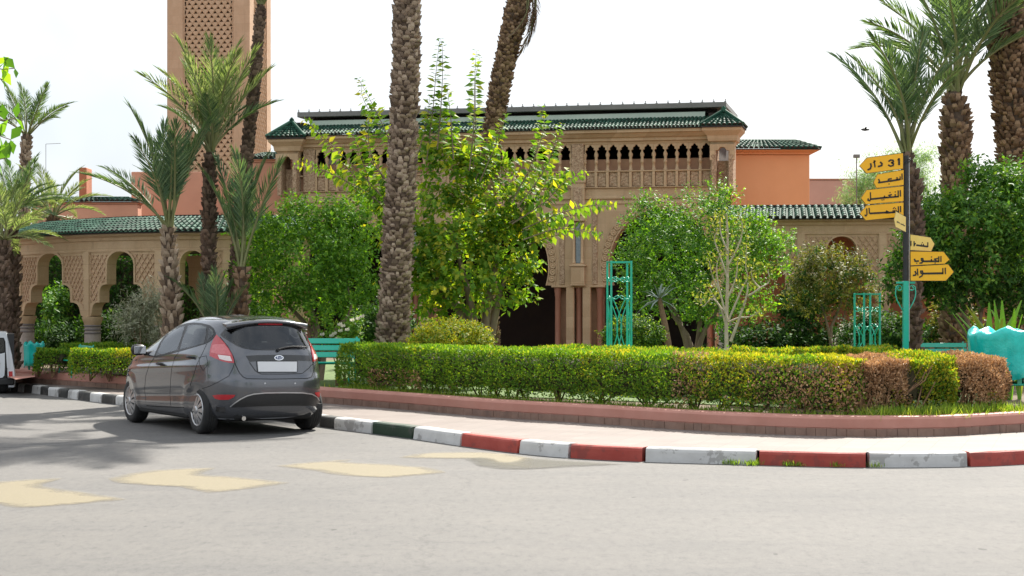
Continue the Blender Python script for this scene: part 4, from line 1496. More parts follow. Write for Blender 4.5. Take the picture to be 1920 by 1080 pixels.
pn.lathe([(0.03, 0), (0.03, 0.02), (0.012, 0.03), (0.012, 0.06), (0.02, 0.064), (0.0, 0.085)], 6)
pin_me = pn.mesh('pin', 'canopy_metal')
k = int((b - a) / 0.315)
for i in range(k + 1):
    put(pin_me, 'pin', a + 0.03 + i * (b - a - 0.06) / k, zm1, -0.6)

# the hall behind the arches, its shade put into near-black surfaces
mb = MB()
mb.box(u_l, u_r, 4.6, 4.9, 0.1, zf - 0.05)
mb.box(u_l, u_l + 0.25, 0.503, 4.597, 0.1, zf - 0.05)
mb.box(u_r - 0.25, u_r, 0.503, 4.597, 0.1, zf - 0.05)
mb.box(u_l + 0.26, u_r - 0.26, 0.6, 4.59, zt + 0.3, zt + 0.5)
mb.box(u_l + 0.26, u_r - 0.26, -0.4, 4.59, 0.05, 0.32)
mb.build('hall', 'hall_shade', pav)

# ---------------------------------------------------------------- arcades with stepped arches and lattice
def stepped(w):
    """opening profile over half-widths: list of (s, z) from left springing to right, w = bay half-width"""
    zb, z1, z2, z3 = 1.38, 1.66, 2.02, 2.36
    k = w / 0.64
    h = [(0.575, zb), (0.555, zb + 0.02)]
    for i in range(6):                          # lowest lobe
        a = R(185 - 95 * i / 5)
        h.append((0.50 - 0.0 + 0.05 * math.cos(a) - 0.005, zb + 0.12 + 0.16 * math.sin(a) * (1 if math.sin(a) > 0 else 0.5)))
    left = [(-0.60 * k, 1.38), (-0.55 * k, 1.40), (-0.535 * k, 1.47), (-0.52 * k, 1.56), (-0.49 * k, 1.62), (-0.44 * k, 1.655), (-0.375 * k, 1.66), (-0.372 * k, 1.88),
            (-0.36 * k, 1.93), (-0.33 * k, 1.98), (-0.285 * k, 2.005), (-0.235 * k, 2.01), (-0.233 * k, 2.40)]
    top = []
    for i in range(11):
        a = math.pi - math.pi * i / 10
        top.append((0.231 * k * math.cos(a), 2.40 + 0.245 * math.sin(a)))
    right = [(-s, z) for s, z in left[::-1]]
    return left + top + right

class Bent:
    """maps (s along the wall, z, outward offset) onto a plan curve"""
    def __init__(s, pts, smooth=True):
        pts = np.array(pts, float)
        s.path = by_length(smooth_path(pts, 600) if smooth else pts, n=600)
        s.d = np.concatenate([[0], np.cumsum(np.linalg.norm(np.diff(s.path, axis=0), axis=1))])
        s.L = s.d[-1]
        t = np.gradient(s.path, axis=0)
        t /= np.linalg.norm(t, axis=1, keepdims=True)
        s.n = np.stack([t[:, 1], -t[:, 0]], axis=1)         # to the right of travel: outwards for left-to-right travel
        s.org = Vector((0, 0, 0))
    def __call__(s, a, z, o=0.0):
        p = [np.interp(a, s.d, s.path[:, k]) for k in (0, 1)]
        q = [np.interp(a, s.d, s.n[:, k]) for k in (0, 1)]
        return Vector((p[0] + q[0] * o, p[1] + q[1] * o, z)) - s.org
    def at_px(s, px):
        return float(np.interp(px, 960 + F * s.path[:, 0] / s.path[:, 1], s.d))

def strip_wall(mb, B, prof, zt, th, o0=0.0, mi=0):
    """wall above an opening profile: front, back and the underside of the arch"""
    for (s0, z0), (s1, z1) in zip(prof[:-1], prof[1:]):
        if abs(s1 - s0) > 1e-4:
            for o_, flip in ((o0, 0), (o0 - th, 1)):
                q = [B(s0, z0, o_), B(s1, z1, o_), B(s1, zt, o_), B(s0, zt, o_)]
                mb.add(q, [(3, 2, 1, 0) if flip else (0, 1, 2, 3)], mi)
        mb.add([B(s0, z0, o0 - th), B(s1, z1, o0 - th), B(s1, z1, o0), B(s0, z0, o0)], [(0, 1, 2, 3)], mi)

def open_z(prof, s):
    """height of the opening at s (0 where there is wall)"""
    best = 0
    for (s0, z0), (s1, z1) in zip(prof[:-1], prof[1:]):
        if min(s0, s1) - 1e-6 <= s <= max(s0, s1) + 1e-6:
            if abs(s1 - s0) < 1e-4:
                best = max(best, z0, z1)
            else:
                best = max(best, z0 + (z1 - z0) * (s - s0) / (s1 - s0))
    return best

def lattice(mb, B, c, hw, prof, z0, z1, o, step, wid=0.013, dep=0.026, half=1):
    """two families of ribs clipped to the panel outside the arch"""
    for fam in (1, -1):
        k = -60
        while k < 60:
            base_ = k * step
            run = []
            runs = []
            N = 90
            for i in range(N + 1):
                z = z0 + (z1 - z0) * i / N
                s = base_ + fam * (z - z0) * 0.72
                ok = abs(s) < hw and s * half > 0.006 and z > open_z(prof, s) + 0.05
                # nearby arch edge
                ok = ok and z > open_z(prof, max(-hw, min(hw, s + 0.04))) + 0.02 and z > open_z(prof, max(-hw, min(hw, s - 0.04))) + 0.02
                if ok:
                    run.append((s, z))
                elif run:
                    runs.append(run)
                    run = []
            if run:
                runs.append(run)
            for rn in runs:
                if len(rn) < 3:
                    continue
                ps = [rn[0], rn[len(rn) // 2], rn[-1]]
                rows = [[B(c + s - wid, z, o) for s, z in ps], [B(c + s - wid * 0.6, z, o + dep) for s, z in ps], [B(c + s + wid * 0.6, z, o + dep) for s, z in ps], [B(c + s + wid, z, o) for s, z in ps]]
                mb.loft(rows, smooth=False)
            k += 1

def arcade(name, label, B, bays, z_eave, z_ridge, z_floor, parent_loc, th=0.34, out=0.30, back=0.55, colmat='column_stone', step=0.155, group=None, inner=True, scale_z=1.0, depth=2.2, tile_sp=0.095, rear_skip=()):
    """bays: list of (s0, s1); piers between; columns under the piers"""
    t = thing(name, label, 'arcade', parent_loc, 0, group)
    B.org = Vector(parent_loc)
    zt_ = z_eave - 0.34
    zsc = lambda z: z_floor + (z - 0.3) * scale_z
    wall, frame = MB(), MB()
    pier = 0.0
    for rear in (False, True):
        if rear and not inner:
            continue
        o0 = -depth if rear else 0.0
        wl = MB()
        for i, (s0, s1) in enumerate(bays):
            c, hw = (s0 + s1) / 2, (s1 - s0) / 2
            prof = [(c + s, zsc(z)) for s, z in stepped(hw)]
            prof = [(s0, prof[0][1])] + prof + [(s1, prof[-1][1])]
            strip_wall(wl, B, prof, zt_, th, o0)
        wl.build('wall', 'arcade_stone', t)
        for i, s in enumerate([b[0] for b in bays] + [bays[-1][1]]):
            cm = MB()
            zc_ = zsc(1.38)
            bs = B(s, 0, o0 - th / 2)
            rc = 0.165 if not rear else 0.13
            cm.lathe([(rc * 1.12, z_floor - 0.1), (rc * 1.12, z_floor + 0.10), (rc, z_floor + 0.13), (rc * 0.97, zc_ - 0.34)], 16, (bs.x, bs.y, 0), 0)
            col = cm.build('column', colmat, t)
            for zb in (0.34, 0.27, 0.20):
                bm_ = MB()
                bm_.lathe([(rc * 0.96, zc_ - zb), (rc * 1.05, zc_ - zb + 0.012), (rc * 1.05, zc_ - zb + 0.03), (rc * 0.96, zc_ - zb + 0.04)], 16, (bs.x, bs.y, 0), 0)
                bm_.build('band', 'column_band', col)
            bm_ = MB()
            bm_.lathe([(rc * 0.93, zc_ - 0.335), (rc * 0.93, zc_ - 0.16), (rc * 0.95, zc_ - 0.155)], 16, (bs.x, bs.y, 0), 0)
            bm_.build('neck', colmat, col)
            bm_ = MB()
            bm_.lathe([(rc * 0.95, zc_ - 0.16), (rc * 1.1, zc_ - 0.10), (rc * 1.25, zc_ - 0.03), (rc * 1.25, zc_ + 0.002)], 16, (bs.x, bs.y, 0), 0)
            bm_.build('capital', 'arcade_stone', col)
        if not rear:
            for s0, s1 in bays:
                c, hw = (s0 + s1) / 2, (s1 - s0) / 2
                prof = [(s, zsc(z)) for s, z in stepped(hw)]
                for half in (-1, 1):
                    lm = MB()
                    lattice(lm, B, c, hw - 0.10, prof, zsc(1.5), zt_ - 0.06, 0.0, step, half=half)
                    stuff(lm.build('lattice', 'lattice_stone', t))
                # raised edge to the opening and to the panel
                em = MB()
                rows = []
                for o_, sc_, dz in ((0.0, 1.0, 0.0), (0.03, 1.0, 0.0), (0.03, 1.10, 0.035), (0.0, 1.10, 0.035)):
                    rows.append([B(c + s * sc_, z + dz, o_) for s, z in prof])
                em.loft(rows, smooth=False)
                for a, b in ((c - hw + 0.085, c - hw + 0.11), (c + hw - 0.11, c + hw - 0.085)):
                    z_ = zsc(1.45)
                    em.add([B(a, z_, 0.024), B(b, z_, 0.024), B(b, zt_ - 0.05, 0.024), B(a, zt_ - 0.05, 0.024), B(a, z_, 0), B(b, z_, 0), B(b, zt_ - 0.05, 0), B(a, zt_ - 0.05, 0)], [(0, 1, 2, 3), (0, 3, 7, 4), (1, 5, 6, 2), (3, 2, 6, 7)])
                em.build('arch_moulding', 'arcade_stone', t)
            for i, s in enumerate([b[0] for b in bays] + [bays[-1][1]]):
                pm_ = MB()
                a, b = s - 0.085, s + 0.085
                z_ = zsc(1.36)
                pm_.add([B(a, z_, 0.05), B(b, z_, 0.05), B(b, zt_, 0.05), B(a, zt_, 0.05), B(a, z_, 0), B(b, z_, 0), B(b, zt_, 0), B(a, zt_, 0)], [(0, 1, 2, 3), (0, 3, 7, 4), (1, 5, 6, 2), (3, 2, 6, 7), (0, 4, 5, 1)])
                pm_.build('pilaster', 'arcade_stone', t)
    # entablature and cornice run along the curve
    s_a, s_b = bays[0][0] - 0.2, bays[-1][1] + 0.2
    ss = np.linspace(max(0, s_a), min(B.L, s_b), max(4, int((s_b - s_a) / 0.3)))
    cp = [(-th, zt_), (0.035, zt_), (0.035, zt_ + 0.02), (0.02, zt_ + 0.03), (0.02, zt_ + 0.20), (0.06, zt_ + 0.215), (0.075, zt_ + 0.27), (0.17, z_eave - 0.035), (0.17, z_eave - 0.005), (-th, z_eave - 0.005)]
    em = MB()
    em.loft([[B(s, z, o_) for s in ss] for o_, z in cp], smooth=False)
    for s in (ss[0], ss[-1]):
        em.add([B(s, z, o_) for o_, z in cp], [tuple(range(len(cp)))])
    em.build('entablature', 'arcade_stone', t, fix=True)
    rm = MB()
    for a, b in zip(ss[:-1], ss[1:]):
        tile_slope(rm, B(a, z_eave + 0.02, out), B(b, z_eave + 0.02, out), B(a, z_ridge, -back), B(b, z_ridge, -back), tile_sp, 6, tile_sp * 0.44)
    stuff(rm.build('roof_tiles', ['green_tile', 'eave_dark'], t))
    fm = MB()
    fm.loft([[B(s, z, o_) for s in ss] for o_, z in ((0.0, z_eave), (out - 0.02, z_eave), (out - 0.02, z_eave + 0.014), (-back, z_ridge - 0.03), (-back, z_ridge + 0.05), (-back - 0.12, z_ridge + 0.05), (-back - 0.12, z_eave))], smooth=False)
    fm.build('fascia', 'eave_dark', t)
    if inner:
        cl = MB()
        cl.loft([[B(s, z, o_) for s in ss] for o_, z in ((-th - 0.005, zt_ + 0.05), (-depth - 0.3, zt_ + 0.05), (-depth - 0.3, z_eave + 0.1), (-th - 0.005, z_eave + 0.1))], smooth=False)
        cl.build('ceiling', 'hall_shade', t)  # near-black ceiling: the arcade's inner shade put into its colour
    return t

# curved arcade at the left
DL = [(-27, 44.0), (-2, 40.8), (18, 38.2), (38, 36.4), (165, 34.4), (300, 33.5), (423, 33.3), (540, 33.6), (600, 33.8)]
B1 = Bent([tuple(GX(px, D)[:2]) for px, D in DL])
sA, sB, sC, sD = (B1.at_px(x) for x in (40, 165, 300, 428))
wid_ = sD - sC
bays = [(sA - 1.6, sA), (sA, sB), (sB, sC), (sC, sD), (sD, sD + wid_)]
arc_l = arcade('curved_arcade', 'curved sandstone arcade with stepped arches and lattice under a green tiled eave', B1, bays, 2.98, 3.30, ZG, GX(165, 34.4), step=0.125, th=0.22, depth=3.0)

# straight arcade at the right
DR = [(1352, 41.5), (1500, 41.2), (1655, 41.0), (1800, 40.8), (1960, 40.6), (2060, 40.4)]
B2 = Bent([tuple(GX(px, D)[:2]) for px, D in DR], smooth=False)
s1, s2 = B2.at_px(1502), B2.at_px(1655)
w2 = s2 - s1
bays2 = [(s1 - w2 * 0.94, s1), (s1, s2), (s2, s2 + w2), (s2 + w2, s2 + 2 * w2)]
arc_r = arcade('straight_arcade', 'straight sandstone arcade with a dark tiled eave and lattice panel, below the orange block', B2, bays2, 3.60, 3.93, ZG, GX(1580, 41.1), inner=False, scale_z=1.24, step=0.14, tile_sp=0.125)
wl = MB()
p0, p1 = B2(0.0, 0, -3.0), B2(B2.L, 0, -3.0)
wl.box(p0.x, p1.x, p0.y, p0.y + 0.3, 0.1 , 3.75)
wl.box(p0.x, p1.x, p0.y - 2.6, p0.y - 0.005, 3.45, 3.6)
wl.build('rear_wall', 'terracotta', arc_r)

# ---------------------------------------------------------------- plain blocks behind
def wall_block(name, label, px0, px1, D, y_top, depth, m, cornice=0.0, tiles_h=0.0, over=18, cat='building', rz=0.0, side=0.0):
    a, b = GX(px0, D), GX(px1, D)
    zt_ = EYE - (y_top - HY) / F * D
    s = D / F
    t = thing(name, label, cat, GX((px0 + px1) / 2, D), 0)
    w = (b.x - a.x) / 2
    mb = MB()
    zw = zt_ - (tiles_h + cornice) * s
    mb.bbox(-w, w, 0, depth, 0.0, zw, 0.02)
    mb.build('wall', m, t)
    ov = over * s
    if cornice:
        mb = MB()
        q = [(0.0, 0), (0.25, 0.12), (0.25, 0.45), (0.6, 0.6), (1.0, 0.92), (1.0, 1.0)]
        rows = [[Vector((-w - ov * k, -ov * k, zw + cornice * s * z)), Vector((w + ov * k, -ov * k, zw + cornice * s * z)), Vector((w + ov * k, depth, zw + cornice * s * z)), Vector((-w - ov * k, depth, zw + cornice * s * z))] for k, z in q]
        mb.loft(rows, smooth=False, closed=True)
        mb.add(rows[-1], [(0, 1, 2, 3)])
        mb.build('cornice', m, t)
    if tiles_h:
        mb = MB()
        z0 = zw + cornice * s + 0.03
        e = ov * 1.12
        rt = e + 0.2
        k = 0.35
        A = [Vector((-w - e, -e, z0)), Vector((w + e, -e, z0)), Vector((w + e, depth + e, z0))]
        Bt = [Vector((-w + k, k, z0 + tiles_h * s)), Vector((w - k, k, z0 + tiles_h * s)), Vector((w - k, depth - k, z0 + tiles_h * s))]
        tile_slope(mb, A[0], A[1], Bt[0], Bt[1], 0.15, 5, 0.062)
        tile_slope(mb, A[1], A[2], Bt[1], Bt[2], 0.15, 5, 0.062)
        L0, L1 = Vector((-w - e, depth + e, z0)), Vector((-w + k, depth - k, z0 + tiles_h * s))
        tile_slope(mb, L0, A[0], L1, Bt[0], 0.15, 5, 0.062)
        mb.tube([Bt[0], Bt[1]], 0.05, 6, 0)
        stuff(mb.build('roof_tiles', ['green_tile', 'eave_dark'], t))
        mb = MB()
        mb.box(-w - e * 0.98, w + e * 0.98, -e * 0.98, depth, z0 - 0.026, z0 - 0.004)
        mb.build('fascia', 'eave_dark', t)
    return t

wall_block('orange_building', 'bright orange rendered block with green tiled coping, right of the pavilion roof', 1352, 1518, 52.0, 264, 5.0, 'orange_render', 8, 18, 17)
wall_block('salmon_building', 'narrow salmon rendered block with striped tile coping, between the minaret and the pavilion', 470, 548, 51.5, 288, 4.0, 'salmon_render', 6, 11, 5)
wall_block('salmon_building', 'plain salmon rendered base building below the minaret, no tiles on its flat top', 246, 470, 56, 322, 6.0, 'salmon_render')
wall_block('garden_wall', 'low salmon wall with a thin line of tiles, beyond the curved arcade', 60, 258, 54, 372, 0.6, 'salmon_render', 3, 8, 4, cat='wall')
wall_block('rose_building', 'pale rose flat-topped building behind the orange block', 1500, 1720, 62, 335, 6.0, 'rose_render', 3, 0, 3)
rb = wall_block('brick_chimney', 'small red chimney stack poking up among the palm fronds', 148, 162, 60, 314, 0.8, 'terracotta', cat='chimney')

# ---------------------------------------------------------------- minaret with pierced lattice
DT = 100.0
tw = (470 - 311) / F * DT
cx_ = GX(390.5, DT)
tower = thing('minaret', 'tall square sandstone minaret with pierced lattice panels on its faces', 'tower', GX(390.5, DT), R(-6.5))
Ht = 30.0
hw = tw / 2
mb = MB()
mw = hw * 0.62                              # half-width of the lattice panel
for ang in (0, 90, 180, 270):
    M = Matrix.Rotation(R(ang), 4, 'Z')
    for a, b in ((-hw, -mw), (mw, hw)):
        mb.box(a if a > -hw else a + 0.0, b, -hw - (0.0 if ang in (0, 180) else 0.0), -hw + 0.5, 0, Ht, 0, Matrix.Translation((0, hw, 0)) @ M @ Matrix.Translation((0, 0, 0)) if ang in (0, 180) else Matrix.Translation((0, hw, 0)) @ M @ Matrix.Scale(0.999, 4))
    mb.box(-mw, mw, -hw + 0.002, -hw + 0.5, 24.5, Ht, 0, Matrix.Translation((0, hw, 0)) @ M)
mb.bbox(-hw - 0.2, hw + 0.2, -0.2, tw + 0.2, Ht, Ht + 0.5, 0.05)
mb.build('wall', 'tower_stone', tower)
mb = MB()
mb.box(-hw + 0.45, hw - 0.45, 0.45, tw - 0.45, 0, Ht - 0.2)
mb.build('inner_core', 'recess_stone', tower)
def trefoil(s, n=5):
    pts = []
    for cx0, cz0, a0, a1 in ((0.17, -0.07, -100, 60), (0.0, 0.17, -20, 200), (-0.17, -0.07, 120, 280)):
        for i in range(n):
            a = R(a0 + (a1 - a0) * i / (n - 1))
            pts.append(((cx0 + 0.125 * math.cos(a)) * s, (cz0 + 0.125 * math.sin(a)) * s))
    return pts
nx = 8
cw = mw * 2 / nx
ch = cw * 0.66
zlo = 5.0
ny = int((24.5 - zlo) / ch)
cell = MB()
tf = trefoil(cw * 1.05)
q = 4
nt_ = len(tf)
for d_, mi in ((0.0, 0),):
    # ring between the trefoil and its rectangular cell, split by angle
    rect = []
    for x_, z_ in tf:
        a = math.atan2(z_ / ch, x_ / cw)
        k = 0.5 / max(abs(math.cos(a)), abs(math.sin(a)))
        rect.append((k * math.cos(a) * cw, k * math.sin(a) * ch))
def quad_ring(mb, cx0, cz0, tr):
    order = sorted(range(nt_), key=lambda i: math.atan2(tf[i][1] / ch, tf[i][0] / cw))
    inner = [tf[i] for i in order]
    outer = [rect[i] for i in order]
    corners = [(-cw / 2, -ch / 2), (cw / 2, -ch / 2), (cw / 2, ch / 2), (-cw / 2, ch / 2)]
    v = [tr(cx0 + x, cz0 + z, 0.0) for x, z in inner] + [tr(cx0 + x, cz0 + z, 0.0) for x, z in outer] + [tr(cx0 + x, cz0 + z, -0.16) for x, z in inner]
    f = [(i, nt_ + i, nt_ + (i + 1) % nt_, (i + 1) % nt_) for i in range(nt_)]
    f += [(i, (i + 1) % nt_, 2 * nt_ + (i + 1) % nt_, 2 * nt_ + i) for i in range(nt_)]
    mb.add(v, f)
    for c in corners:
        # fill the corner between the two outer points either side of it
        a = math.atan2(c[1] / ch, c[0] / cw)
        aa = [math.atan2(o_[1] / ch, o_[0] / cw) for o_ in outer]
        for i in range(nt_):
            a0, a1 = aa[i], aa[(i + 1) % nt_]
            if a1 < a0:
                a1 += 2 * math.pi
            for w_ in (a, a + 2 * math.pi):
                if a0 < w_ < a1 and a1 - a0 < math.pi:
                    mb.add([tr(cx0 + outer[i][0], cz0 + outer[i][1], 0), tr(cx0 + c[0], cz0 + c[1], 0), tr(cx0 + outer[(i + 1) % nt_][0], cz0 + outer[(i + 1) % nt_][1], 0)], [(0, 1, 2)])
for ang in (0, 90):
    M = Matrix.Translation((0, hw, 0)) @ Matrix.Rotation(R(ang), 4, 'Z')
    lm = MB()
    def tr(x, z, o_):
        return M @ Vector((x, -hw + 0.07 - o_, z))
    for j in range(ny):
        for i in range(nx + 1):
            x0 = -mw + (i + (0.5 if j % 2 == 0 else 0.0)) * cw
            if x0 - cw * 0.25 < -mw or x0 + cw * 0.25 > mw:
                continue
            quad_ring(lm, x0, zlo + (j + 0.5) * ch, tr)
            # crossing ribs of the net, standing proud of the panel
        for i in range(nx * 1):
            x0 = -mw + (i + (0.5 if j % 2 == 0 else 1.0)) * cw
            for sgn in (-1, 1):
                p0 = (x0, zlo + (j + 1.0) * ch)
                p1 = (x0 + sgn * cw / 2, zlo + (j + 0.0) * ch)
                if abs(p1[0]) > mw + 1e-6 or abs(p0[0]) > mw + 1e-6:
                    continue
                wv = 0.045
                lm.add([tr(p0[0] - wv, p0[1], 0.004), tr(p0[0] + wv, p0[1], 0.004), tr(p1[0] + wv, p1[1], 0.004), tr(p1[0] - wv, p1[1], 0.004), tr(p0[0], p0[1], 0.05), tr(p1[0], p1[1], 0.05)], [(0, 4, 5, 3), (4, 1, 2, 5)])
    lm.build('lattice', 'lattice_stone', tower)
    fm = MB()
    for a, b, z0, z1 in ((-mw, -mw + 0.10, zlo, 24.5), (mw - 0.10, mw, zlo, 24.5)):
        v = [tr(a, z0, 0.03), tr(b, z0, 0.03), tr(b, z1, 0.03), tr(a, z1, 0.03), tr(a, z0, -0.2), tr(b, z0, -0.2), tr(b, z1, -0.2), tr(a, z1, -0.2)]
        fm.add(v, [(0, 1, 2, 3), (0, 3, 7, 4), (1, 5, 6, 2)])
    fm.build('panel_frame', 'tower_stone', tower)
    bm_ = MB()
    bm_.box(-mw, mw, -hw + 0.08, -hw + 0.4, 0, zlo, 0, M)
    bm_.build('lower_wall', 'tower_stone', tower)
# ------------------------------------------------------------------ hedges
def bpath(px0, px1, inset, n=60):
    m = (border_px >= px0) & (border_px <= px1) & (np.arange(1000) < 900)
    return by_length(offset2(border_path, inset)[m], n=n)

def pick_green(p, s, z, r):
    n_ = lump(p * np.array([1.0, 1.0, 0.6]), 1.5, 2.0) + r.normal(0, 0.22, len(p))
    px = 960 + F * p[:, 0] / p[:, 1]
    yel = (0.15 + 0.75 * np.clip((px - 980) / 550, 0, 1)) * (0.35 + 0.75 * z)  # yellower upwards and to the right: sunlight put into the leaf colour
    dry = np.where((px > 690) & (px < 790) & (z < 0.55), 0.45, 0.0) + np.clip((px - 1290) / 260, 0, 1) * 0.62 * (z < 0.93) + np.where((px > 1260) & (px < 1330), 0.4, 0)
    out = np.zeros(len(p), int)
    out[(n_ > 0.55 - yel) & (r.random(len(p)) < 0.15 + yel * 0.8)] = 1
    out[(n_ * -1 > 0.35 - dry) & (r.random(len(p)) < dry)] = 2
    return out
HL = ['hedge_leaf', 'hedge_yellow', 'hedge_dry']
hedge('hedge', 'long clipped green hedge along the pink border, its bright top level with the car window', bpath(572, 1665, 0.42), 1.15, ZG, 0.99, 82000, HL, pick_green, L=0.042, seed=5, gap=0.15, stems=26)

def pick_yellow(p, s, z, r):
    a = r.random(len(p))
    return np.where(a < 0.45, 1, 0)
hedge('hedge', 'second yellow-green hedge row showing just above the dry brown bushes', bpath(1290, 1835, 3.2), 0.9, ZG, 1.02, 26000, HL, pick_yellow, L=0.045, seed=8, stems=8)
hedge('hedge', 'inner clipped hedge behind the round yellow bush and palm foot', bpath(660, 1290, 3.0), 0.9, ZG, 0.92, 22000, HL, lambda p, s, z, r: (r.random(len(p)) < 0.3).astype(int), L=0.045, seed=9, stems=8)

def pick_dry(a, b):
    def f(p, s, z, r):
        n_ = lump(p, 2.0, 4.0) + r.normal(0, 0.25, len(p))
        out = np.full(len(p), 2)
        out[n_ > b] = 0
        out[(n_ > a) & (n_ <= b)] = 1
        return out
    return f
hedge('dry_hedge_bush', 'brown dried fan-shaped hedge bush with bare stems, widest of the dead bushes', bpath(1590, 1800, 0.5), 0.95, ZG, 0.95, 27000, HL, pick_dry(0.5, 0.72), L=0.038, seed=21, gap=0.24, stems=9, cat='bush', rough=0.17, round_ends=0.5, cap=0.28, ragged=0.08)
hedge('hedge_bush', 'yellow-green hedge bush between the two brown dead ones', bpath(1735, 1885, 0.46), 0.9, ZG, 0.96, 14000, HL, lambda p, s, z, r: (r.random(len(p)) < 0.55).astype(int), L=0.042, seed=22, gap=0.2, stems=4, cat='bush', rough=0.17, round_ends=0.5, cap=0.28, ragged=0.08)
hedge('dry_hedge_bush', 'brown dead hedge bush at the hedge end next to the teal bag', bpath(1838, 1975, 0.45), 0.9, ZG, 0.95, 18000, HL, pick_dry(0.75, 0.95), L=0.036, seed=23, gap=0.25, stems=6, cat='bush', rough=0.17, round_ends=0.45, cap=0.28, ragged=0.08)
# stout bare stems fanning up through the dry bushes
for lab, px, seed, n_ in (('bundle of bare brown stems inside the wide dried bush', 1690, 4, 11), ('bare brown stems inside the dead bush by the teal bag', 1895, 5, 9)):
    j = int(np.argmin(np.abs(border_px[:900] - px)))
    q = offset2(border_path, 0.70)[j]
    t = thing('bare_stem_clump', lab, 'plant', (q[0], q[1], ZG))
    r = np.random.default_rng(seed)
    for k in range(n_):
        mb = MB()
        x = r.uniform(-0.5, 0.5)
        mb.tube([(x * 0.15, 0, -0.03), (x * 0.5, r.uniform(-0.12, 0.0), 0.25), (x * 1.0, r.uniform(-0.2, 0.0), 0.45), (x * 1.25, r.uniform(-0.22, 0.05), 0.63)], [0.009, 0.008, 0.006, 0.003], 5)
        mb.build('stem', 'twig', t)

# left of the car: two clipped blocks round the bench, low rows behind
def dpath(pts, n=60):
    return by_length(np.array([tuple(GX(x, D)[:2]) for x, D in pts]), n=n)
pg = lambda p, s, z, r: (r.random(len(p)) < 0.12 + 0.55 * (p[:, 0] > -6.9) * (z > 0.8)).astype(int)  # yellow leaves on top of one end: a sun spot put into colour
hedge('hedge', 'short clipped hedge between the green bench and the grey car', dpath([(112, 31.0), (200, 30.6), (290, 30.2)]), 1.1, ZG, 0.80, 15000, HL, pg, L=0.045, seed=31, stems=4)
hedge('hedge', 'small dark clipped hedge between the teal bag and the green bench', dpath([(50, 32.6), (106, 32.1)]), 1.0, ZG, 0.78, 6000, HL, lambda p, s, z, r: np.zeros(len(p), int), L=0.045, seed=32, stems=3)
hedge('hedge', 'dark low hedge row at the foot of the curved arcade columns', dpath([(98, 33.2), (190, 32.6), (300, 32.2)]), 0.6, ZG, 0.86, 9000, HL, lambda p, s, z, r: np.zeros(len(p), int), L=0.05, seed=33, stems=4)

hedge('hedge', 'tall dark hedge added beyond the curved arcade to darken its arches', dpath([(-30, 44.5), (120, 41.6), (300, 40.2), (470, 39.6)]), 1.0, ZG, 2.75, 26000, ['dark_leaf'], lambda p, s, z, r: np.zeros(len(p), int), L=0.11, seed=34, stems=3, rough=0.16, ragged=0.1)  # hedge added to darken the openings of the arcade

# ------------------------------------------------------------------ bushes
shrub('round_bush', 'bright yellow-green rounded flowering bush between the two big palm trunks', 'bush', GX(845, 27.6, ZG), [PXE(845, 640, 74, 40, 27.6), PXE(805, 648, 36, 30, 27.4), PXE(890, 645, 32, 34, 27.5)], ['hedge_yellow', 'hedge_yellow', 'hedge_leaf'], 13000, 0.05, seed=41, twig=0.14, per=7, jag=0.1, shell=0.6)
shrub('round_bush', 'round dark clipped bush with a lit top behind the green trellis', 'bush', GX(1186, 32.5, ZG), [PXE(1186, 630, 58, 36, 32.5)], ['hedge_leaf', 'dark_leaf'], 9000, 0.055, seed=42, twig=0.12, per=7, jag=0.08, shell=0.6)
shrub('grey_shrub', 'feathery grey-green shrub in front of the arcade, beside the car roof', 'shrub', GX(268, 32.4, ZG), [PXE(262, 585, 36, 30, 32.4), PXE(290, 565, 28, 30, 32.4), PXE(242, 610, 30, 28, 32.4), PXE(285, 620, 36, 30, 32.4)], ['grey_leaf'], 7000, 0.10, Wr=0.16, seed=43, twig=0.35, jag=0.3, shell=0.2)
shrub('white_flower_bush', 'loose bush with white flowers at the foot of the small trellis', 'bush', GX(1604, 33.0, ZG), [PXE(1600, 632, 30, 28, 33), PXE(1630, 610, 26, 22, 33)], ['dark_leaf', 'white_petal'], 3400, 0.075, seed=44, twig=0.2, per=6, pick=lambda p, r: (r.random(len(p)) < 0.10).astype(int))
# rose bush behind the bench beside the car
t = shrub('rose_bush', 'rose bush with pale blooms over the back of the bench beside the car', 'bush', GX(640, 28.5, ZG), [PXE(615, 612, 14, 22, 28.5), PXE(655, 622, 26, 20, 28.5), PXE(663, 605, 14, 20, 28.5), PXE(640, 640, 40, 16, 28.5)], ['citrus_leaf', 'hedge_leaf'], 1700, 0.065, seed=45, twig=0.2, per=6, stems=7, r0=0.012)
r_ = np.random.default_rng(5)
fl = MB()
for k, (x, y) in enumerate([(604, 630), (627, 628), (622, 632), (637, 611), (643, 614), (651, 621), (638, 623), (660, 603), (671, 600), (632, 637), (679, 596)]):
    c = P(x, y, 28.2) - t.location
    fm = MB()
    for a in range(7):
        w0 = a * 2.4
        s_ = 0.026 + 0.004 * (a % 3)
        o_ = Vector((math.cos(w0), math.sin(w0), 0.25 + 0.1 * a))
        o_.normalize()
        sd = o_.cross(Vector((0, 0, 1))).normalized()
        up = sd.cross(o_)
        fm.add([o_ * 0.008, o_ * s_ + sd * s_, o_ * s_ * 1.9 + up * s_, o_ * s_ - sd * s_], [(0, 1, 2, 3)])
    fm.build('rose', 'white_petal', t, loc=c)

